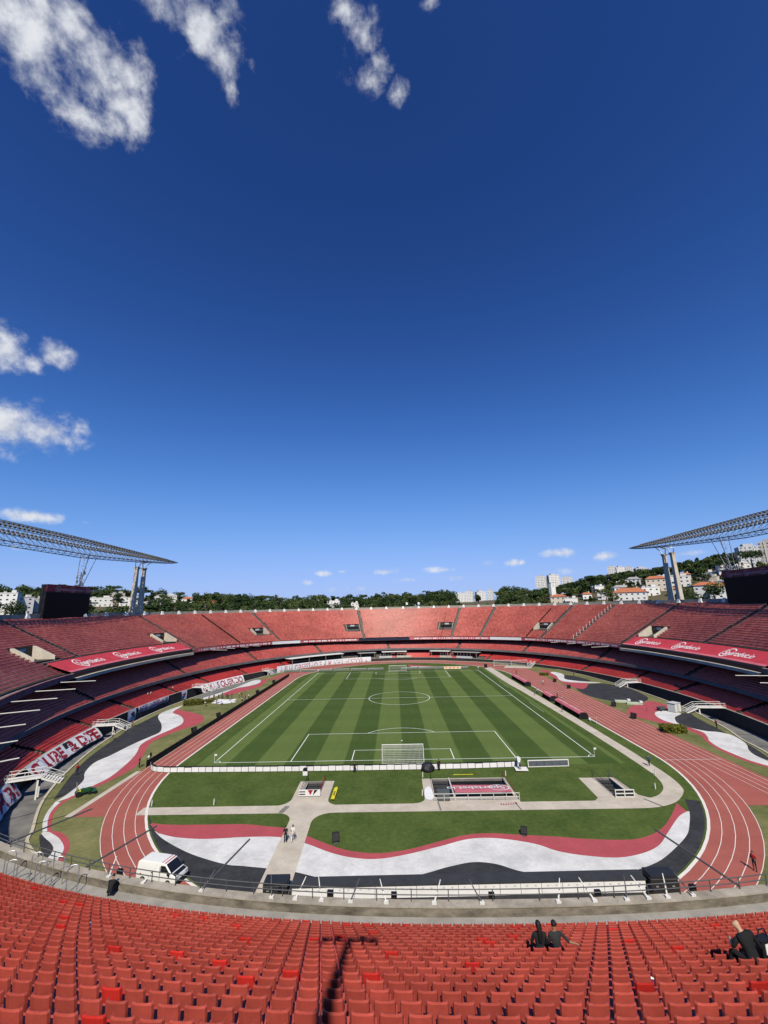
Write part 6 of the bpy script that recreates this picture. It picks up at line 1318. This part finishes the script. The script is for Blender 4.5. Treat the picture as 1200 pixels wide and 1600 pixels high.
for k, ((x, y, p_), lb) in enumerate(zip(GRP, GLAB)):
    sh = (W_, K_, R_, W_, G_)[k % 5]; nm = {W_: 'white', K_: 'black', R_: 'red', G_: 'grey'}[sh]
    person(p_, x, y, 0, random.uniform(-3, 3), sh, (K_, N_, G_)[k % 3], 'person in %s shirt %s' % (nm, lb), skin=M_SKIN if k % 2 else M_SKINL, group='people round the white sheet')
for k, (t, d, lb) in enumerate(((3.10, 3.2, 'seated on the left lower tier above the second staircase, left of two'), (3.085, 3.2, 'seated on the left lower tier above the second staircase, right of two'), (2.985, 2.4, 'seated on the left lower tier above the sentence banner'), (.02, 2.4, 'seated on the right lower tier above the kerb steward'), (.035, 2.4, 'seated on the right lower tier, second above the kerb steward'))):
    p = E_LOW.at(t, .35 + LPt * round((d - .35) / LPt) + .35); person('sit', float(p[0]), float(p[1]), LZ - .3 + LR_ * round((d - .35) / LPt), t + PI / 2 + (0 if abs(t) > 1 else 0), W_ if k < 3 else G_, N_, 'person in %s %s' % ('white' if k < 3 else 'grey', lb))

# ================================================================== TREES, HOUSES, TOWERS BEYOND THE RIM
def leaf_cloud(rg, blobs, n, size):
    """quads scattered through ellipsoid clumps: (n*len, 4, 3)"""
    out = []
    for (cx, cy, cz, rx, ry, rz) in blobs:
        d = rg.normal(size=(n, 3)); d /= np.linalg.norm(d, axis=1)[:, None]; r = rg.uniform(.45, 1.08, n) ** .6
        c = np.array([cx, cy, cz]) + d * r[:, None] * np.array([rx, ry, rz])
        u = rg.normal(size=(n, 3)); u /= np.linalg.norm(u, axis=1)[:, None]; v = np.cross(u, rg.normal(size=(n, 3))); v /= np.linalg.norm(v, axis=1)[:, None]
        s = rg.uniform(.5, 1.2, n)[:, None] * size; out.append(np.stack([c - u * s - v * s * .55, c + u * s * .6 - v * s * .5, c + u * s + v * s * .5, c - u * s * .5 + v * s * .6], 1))
    return np.concatenate(out)
def crown_quads(rg, h, w, style):
    B = []
    if style == 'round':
        for k in range(7): a = rg.uniform(0, 6.28); r = rg.uniform(0, .33) * w; s = rg.uniform(.20, .34) * w; B.append((r * math.cos(a), r * math.sin(a), h * rg.uniform(.45, .86), s, s, s * .75))
    elif style == 'umbrella':
        for k in range(8): a = rg.uniform(0, 6.28); r = rg.uniform(.1, .42) * w; s = rg.uniform(.16, .26) * w; B.append((r * math.cos(a), r * math.sin(a), h * rg.uniform(.80, .95), s, s, s * .45))
    elif style == 'tall':
        for k in range(7): f = k / 6; s = w * (.36 - .22 * f) * rg.uniform(.8, 1.15); B.append((rg.uniform(-.12, .12) * w, rg.uniform(-.12, .12) * w, h * (.28 + .68 * f), s, s, h * .11))
    return B
def quads_obj(name, Q, M, parent=None):
    n = len(Q); me = bpy.data.meshes.new(name); me.vertices.add(n * 4); me.vertices.foreach_set('co', Q.astype(np.float32).ravel())
    me.loops.add(n * 4); me.loops.foreach_set('vertex_index', np.arange(n * 4, dtype=np.int32)); me.polygons.add(n); me.polygons.foreach_set('loop_start', np.arange(0, n * 4, 4, dtype=np.int32)); me.polygons.foreach_set('loop_total', np.full(n, 4, np.int32))
    me.update(calc_edges=True)
    for m_ in (M if isinstance(M, list) else [M]): me.materials.append(m_)
    return link(name, me, parent)
HOUSES = [  # x, y, width, height, roof, wall, label
 (-325, 268, 13, 17, 'flat', M_PLASTER, 'white apartment block with balconies at the left photo edge'), (-322, 279, 12, 13, 'flat', M_PLASTER, 'white stepped apartment block second from the left photo edge'), (-321, 290, 12, 11, 'flat', M_GREYP, 'pale grey block just left of the left scoreboard'),
 (-324, 378, 23, 8.5, 'flat', M_PLASTER, 'long white building just right of the left scoreboard'), (-330, 415, 13, 11.5, 'flat', M_CREAM, 'cream block behind the long white building by the left pylon'), (-312, 411, 20, 9, 'flat', M_PLASTER, 'white building directly left of the left pylon'), (-304, 444, 18, 8, 'flat', M_PLASTER, 'white building between and right of the left pylon columns'), (-310, 487, 23, 11, 'flat', M_PLASTER, 'wide white house right of the left pylon among trees'), (-296, 520, 15, 8, 'hip', M_PLASTER, 'white house with tiled roof left of the orange roofs'),
 (-252, 505, 20, 6.5, 'hip', M_CREAM, 'house with orange tiled roof over the left stand rim'), (-262, 478, 12, 6, 'hip', M_CREAM, 'small house with orange roof left of the orange tiled one'), (-87, 528, 18, 8.5, 'flat', M_PLASTER, 'white stepped house above the far rim left of centre'), (-56, 517, 11, 6.5, 'flat', M_PLASTER, 'small white house above the far rim, near centre'),
 (177, 379, 15, 6.5, 'hip', M_CREAM, 'low house with red roof at the foot of the white tower'), (184, 364, 12, 5, 'flat', M_PLASTER, 'low white house right of the white tower'), (213, 353, 11, 5.5, 'flat', M_PLASTER, 'small white house above the white-posted stairway'), (234, 359, 15, 6.2, 'hip', M_PLASTER, 'white house with grey roof on the right hillside, left of the orange roofs'), (224, 325, 28, 6.5, 'hip', M_PLASTER, 'broad house with orange tiled roof above the right stand rim'), (255, 333, 17, 11, 'hip', M_CREAM, 'two-storey house with tiled roof left of the right pylon'), (269, 396, 13, 6, 'hip', M_GREYP, 'grey house behind the two-storey house on the right hill'), (241, 323, 15, 7, 'flat', M_PLASTER, 'white house below the two-storey house on the right hill'), (271, 324, 18, 9, 'flat', M_PLASTER, 'white house between the right pylon columns'),
 (232, 402, 10, 5, 'flat', M_PLASTER, 'tiny white house high on the right hill, left of the towers'), (286, 372, 11, 5, 'flat', M_PLASTER, 'small white house below the ridge, right of the towers'), (292, 345, 9, 5, 'hip', M_PLASTER, 'small tiled white house just left of the right pylon top'), (297, 322, 12, 5, 'flat', M_PLASTER, 'small white house right of the right pylon, upper slope'), (284, 300, 10, 5, 'flat', M_CREAM, 'small cream house right of the right pylon, middle slope'), (303, 296, 11, 6, 'flat', M_PLASTER, 'small white house left below the ridge villa'), (250, 300, 9, 4.5, 'hip', M_CREAM, 'small tiled house right of the right pylon base'), (276, 276, 10, 5, 'flat', M_PLASTER, 'small white house above the two gabled houses'), (204, 372, 9, 4.5, 'hip', M_PLASTER, 'small tiled house above the white-posted stairway, left of the broad one'),
 (255, 267, 17, 8.5, 'hip', M_PLASTER, 'white gabled house with orange roof, left of two by the right scoreboard'), (256, 252, 18, 8.5, 'hip', M_PLASTER, 'white gabled house with brown roof, right of two by the right scoreboard'), (313, 310, 24, 8.5, 'flat', M_PLASTER, 'modern white villa on the ridge above the right scoreboard')]
def house(x, y, w, h, roof, M, label):
    z = hz(x, y) - 2.6; ang = math.atan2(CAM_LOC.y - y, CAM_LOC.x - x) + PI / 2 + random.uniform(-.35, .35); d = w * .62
    root = thing('house', label, 'house', (x, y, z), ang); hh = h + 1.0
    MB().box(-w / 2, w / 2, -d / 2, d / 2, 0, hh).build('wall', M, root)
    if roof == 'flat':
        rf = MB().box(-w / 2 - .25, w / 2 + .25, -d / 2 - .25, d / 2 + .25, hh, hh + .45).build('roof', M_PLASTER, root)
        MB().box(w * .1, w * .35, -d * .2, d * .3, hh + .45, hh + 2.4).build('roof_room', M, rf); MB().box(-w * .35, -w * .2, 0, d * .2, hh + .45, hh + 1.6).build('water_tank', M_GREYP, rf)
        MB().box(-w * .48, -w * .1, -d / 2 - 1.3, -d / 2, hh * .5, hh * .5 + .35).build('balcony', M_PLASTER, root)
    else:
        e = .7; a = (-w / 2 - e, -d / 2 - e, hh - .1); b = (w / 2 + e, -d / 2 - e, hh - .1); c = (w / 2 + e, d / 2 + e, hh - .1); f = (-w / 2 - e, d / 2 + e, hh - .1); r0 = (-w / 2 + d * .35, 0, hh + w * .13 + .6); r1 = (w / 2 - d * .35, 0, hh + w * .13 + .6)
        mb = MB(); mb.face([a, b, r1, r0]); mb.face([c, f, r0, r1]); mb.face([b, c, r1]); mb.face([f, a, r0]); mb.face([f, c, b, a])
        rf = mb.build('roof', M_ROOFG if 'grey' in label else M_TILE, root); MB().box(w * .2, w * .2 + .9, .3, 1.2, hh, hh + w * .13 + 1.6).build('chimney', M, rf)
    nf = max(1, int(hh / 3.3)); nw = max(2, int(w / 4.2))
    for fl in range(nf):
        for k in range(nw):
            cx = -w / 2 + w * (k + .5) / nw; z0 = 1.2 + fl * hh / nf
            if fl == 0 and k == nw // 2: MB().box(cx - .55, cx + .55, -d / 2 - .06, -d / 2 + .05, 0, 2.3).build('door', M_BARK, root); continue
            wd = MB().box(cx - .85, cx + .85, -d / 2 - .06, -d / 2 + .04, z0, z0 + 1.35).build('window', M_GREYP, root); MB().box(cx - .72, cx + .72, -d / 2 - .08, -d / 2 - .062, z0 + .12, z0 + 1.23).build('pane', M_GLASS, wd)
    return root
for h_ in HOUSES: house(*h_)
TOWERS = [(413, 717, 66, 13.2, 27, 'white apartment tower on the right ridge, leftmost of three joined'), (425, 711, 66, 15.5, 25, 'white apartment tower on the right ridge, middle of three joined'), (438, 704, 65, 13, 25, 'white apartment tower on the right ridge, rightmost of three joined'), (454, 694, 72, 22, 15, 'low grey-white tower right of the three joined towers'), (296, 768, 66, 19, 15, 'white tower block far behind the white bell tower, left of three'), (317, 760, 65, 20, 18, 'white tower block far behind the white bell tower, middle of three'), (340, 751, 60, 20, 17, 'white tower block far behind the white bell tower, right of three'),
 (334, 315, 56, 17, 19, 'pale grey apartment tower behind the right scoreboard antennas'), (346, 305, 54, 15, 24, 'brown apartment tower at the right photo edge'), (136, 807, 37, 20, 16, 'distant white tower over the far rim, first from the left'), (157, 804, 37, 17, 19, 'distant white tower over the far rim, second from the left'), (179, 799, 38, 19, 17, 'distant white tower over the far rim, third from the left'), (199, 796, 38, 10, 20, 'distant slim tower over the far rim, fourth from the left'), (76, 814, 36, 9, 15, 'tiny distant white block over the far rim, left of two'), (102, 812, 36, 24, 11, 'tiny wide distant white block over the far rim, right of two')]
for k, (x, y, z, w, h, lb) in enumerate(TOWERS):
    ang = math.atan2(CAM_LOC.y - y, CAM_LOC.x - x) + PI / 2 + (.3 if k % 2 else -.2); root = thing('apartment_tower', lb, 'tower', (x, y, z - 8), ang); d = w * .7; h += 8
    MB().box(-w / 2, w / 2, -d / 2, d / 2, 0, h).build('wall', M_CREAM if 'brown' in lb else (M_GREYP if 'grey' in lb else M_PLASTER), root); rf = MB().box(-w * .25, w * .2, -d * .3, d * .3, h, h + 2.6).build('roof_room', M_GREYP, root)
    mb = MB(); nfl = max(3, int(h / 3)); nw = max(3, int(w / 3))
    for fl in range(nfl):
        for q in range(nw): cx = -w / 2 + w * (q + .5) / nw; mb.face([(cx - .8, -d / 2 - .05, fl * h / nfl + .9), (cx + .8, -d / 2 - .05, fl * h / nfl + .9), (cx + .8, -d / 2 - .05, fl * h / nfl + 2.2), (cx - .8, -d / 2 - .05, fl * h / nfl + 2.2)])
    o = mb.build('windows', mat('far_window', (0.16, 0.18, 0.21), .3, .3, .2), root); o['kind'] = 'stuff'
    for q in range(2): MB().box(-w / 2 + w * (.33 + q * .33) - .3, -w / 2 + w * (.33 + q * .33) + .3, -d / 2 - .4, -d / 2, 0, h).build('facade_rib', M_PLASTER, root)
bt = thing('bell_tower', 'slim white tower standing above the right part of the far rim', 'tower', (186, 419, hz(186, 419) - 3), .3); MB().box(-3, 3, -2.2, 2.2, 0, 19.5).build('shaft', M_PLASTER, bt); MB().box(-3.2, 3.2, -2.4, 2.4, 19.5, 20).build('cap', M_GREYP, bt); MB().box(-1.2, 1.2, -2.25, -2.18, 15, 18).build('opening', M_GREYP, bt)
am = thing('radio_mast', 'red and white lattice radio mast among trees left of centre', 'mast', (-160, 497, hz(-160, 497)))
for k in range(8): MB().tube([(0, 0, k * 2.4), (0, 0, (k + 1) * 2.4)], [.75 - .06 * k, .69 - .06 * k], 4).build('mast_section', M_CLOTHR if k % 2 else M_PRINTW, am)
def polar(az, r): return (CAM_LOC.x + r * math.sin(math.radians(az)), CAM_LOC.y + r * math.cos(math.radians(az)))
# single trees that stand out
BIG = [(-20.2, 540, 20, 13, 'tall', 0, 'tall dark tree beside the red and white radio mast'), (-25.2, 545, 19, 15, 'round', 0, 'broad dark tree left of the radio mast'), (-22.6, 560, 17, 12, 'round', 0, 'dark round tree between broad tree and radio mast'), (24.9, 505, 22, 20, 'umbrella', 0, 'large umbrella-crowned tree right of the far white tower blocks'), (-44.2, 400, 30, 22, 'round', 0, 'big dark tree at the left photo edge under the gantry'), (-42.0, 410, 24, 18, 'round', 0, 'dark tree second from the left photo edge'), (-38.8, 430, 19, 16, 'umbrella', 0, 'flat-topped tree directly behind the left scoreboard'), (-33.4, 520, 17, 12, 'round', 0, 'dark tree right of the left scoreboard'), (-30.0, 500, 20, 14, 'tall', 0, 'tall tree directly behind the left pylon'), (40.2, 480, 22, 30, 'umbrella', 0, 'wide dark umbrella tree on the ridge left of the white villa'), (38.2, 490, 14, 18, 'umbrella', 0, 'flat dark tree right of the right pylon top'), (35.8, 470, 16, 14, 'round', 1, 'leafy tree between the right pylon columns'), (29.0, 470, 15, 8, 'tall', 0, 'slim palm-like tree left of the three joined towers'), (36.6, 372, 26, 18, 'round', 1, 'dense green tree right of the right pylon base'), (34.5, 372, 24, 16, 'round', 1, 'dense dark tree left of the right pylon base'), (11.2, 560, 13, 12, 'round', 0, 'dark tree above the far rim before the distant towers'), (3.6, 560, 16, 15, 'round', 0, 'dark tree above the middle of the far rim'), (16.8, 540, 17, 15, 'round', 1, 'mid green tree left of the white bell tower'), (26.6, 440, 19, 16, 'round', 2, 'light green tree above the white-posted stairway')]
for k, (az, r, h, w, st, mi, lb) in enumerate(BIG):
    x, y = polar(az, r); rg = np.random.default_rng(100 + k); root = thing('tree', lb, 'tree', (x, y, hz(x, y) - 1.4)); B = crown_quads(rg, h, w, st)
    MB().tube([(0, 0, 0), (.2, .1, h * .45), (0, 0, h * .8)], [w * .035 + .12, w * .025 + .1, .08], 6).build('trunk', M_BARK, root)
    for q in range(4): b = B[q]; MB().tube([(0.1, 0, h * .42), (b[0] * .8, b[1] * .8, b[2])], [.22, .06], 5).build('limb', M_BARK, root)
    o = quads_obj('crown', leaf_cloud(rg, B, 150, .62), M_LEAF[mi], root); o['kind'] = 'stuff'
# the woodland that reads as one mass
rg = np.random.default_rng(11); HP = [(math.degrees(math.atan2(a[0] - CAM_LOC.x, a[1] - CAM_LOC.y)), math.hypot(a[0] - CAM_LOC.x, a[1] - CAM_LOC.y), a[2]) for a in HOUSES] + [(math.degrees(math.atan2(186 - CAM_LOC.x, 419 - CAM_LOC.y)), 535, 6)]
Qs = [[], [], []]; 
for k in range(3600):
    az = rg.uniform(-50, 50); r = 300 + 420 * rg.random() ** .8; x, y = polar(az, r)
    if math.hypot(x, y - 49) < 215: continue
    h = (rg.uniform(7, 12) if az > 17 else rg.uniform(8, 20) if rg.random() < .6 else rg.uniform(7, 12)); z = hz(x, y) - 1.2; ok = True
    if (z + h - CAM_LOC.z) / r < -.002: continue
    for ha, hd, hw in HP:
        da = abs(az - ha) * PI / 180 * hd
        if da < hw * .5 + 3 and hd - 110 < r < hd + 10:
            if az > 15 and rg.random() < .42 and r < hd - 12: h = rg.uniform(3.0, 5.5)
            else: ok = False; break
    if not ok or (8.2 < az < 13.8 and (r > 520 or h > 10)): continue
    w = h * rg.uniform(.7, 1.1); Q = leaf_cloud(rg, crown_quads(rg, h, w, ('round', 'round', 'round', 'tall', 'umbrella')[rg.integers(0, 5)]), 52, .85); Qs[min(2, int(rg.random() ** 1.3 * 3))].append(Q + np.array([x, y, z]))
allq = [np.concatenate(q) for q in Qs]
wo = quads_obj('woodland', np.concatenate(allq), M_LEAF); wo.data.polygons.foreach_set('material_index', np.concatenate([np.full(len(q), i, np.int32) for i, q in enumerate(allq)])); wo.data.update()
tag(wo, 'dark green woodland beyond the stand rim', 'woodland', None, 'stuff')
# street lamps and flag poles showing over the far rim
for k, (az, r, h, lb) in enumerate(((1.6, 330, 14, 'thin flag pole over the far rim, left of two with white flags'), (3.2, 330, 14, 'thin flag pole over the far rim, right of two with white flags'))):
    x, y = polar(az, r); o = thing('flag_pole', lb, 'flag pole', (x, y, hz(x, y))); H = 26.5 + 4.2 - hz(x, y); MB().tube([(0, 0, 0), (0, 0, H)], .12, 5).build('pole', M_STEEL, o); MB().face([(0, 0, H - .2), (1.6, .2, H - .5), (1.5, .3, H - 2.2), (0, 0, H - 2.0)]).build('flag', M_CLOTHW, o)
for k, (az, lb) in enumerate(((-31.5, 'left of the left pylon'), (-15.0, 'left of centre'), (-10.5, 'right of the radio mast'), (17.0, 'left of the white tower'), (21.5, 'right of the white tower'), (25.8, 'by the umbrella tree'))):
    x, y = polar(az, 300); o = thing('street_lamp', 'thin street lamp showing over the stand rim ' + lb, 'street lamp', (x, y, hz(x, y)), 0, 'street lamps beyond the rim'); H = 26.5 + 6.0 - hz(x, y); MB().tube([(0, 0, 0), (0, 0, H), (.4, 0, H + .4), (1.8, 0, H + .5)], .10, 5).build('pole', M_GREYMETAL, o); MB().box(1.5, 2.6, -.25, .25, H + .4, H + .6).build('lamp_head', M_GREYP, o)
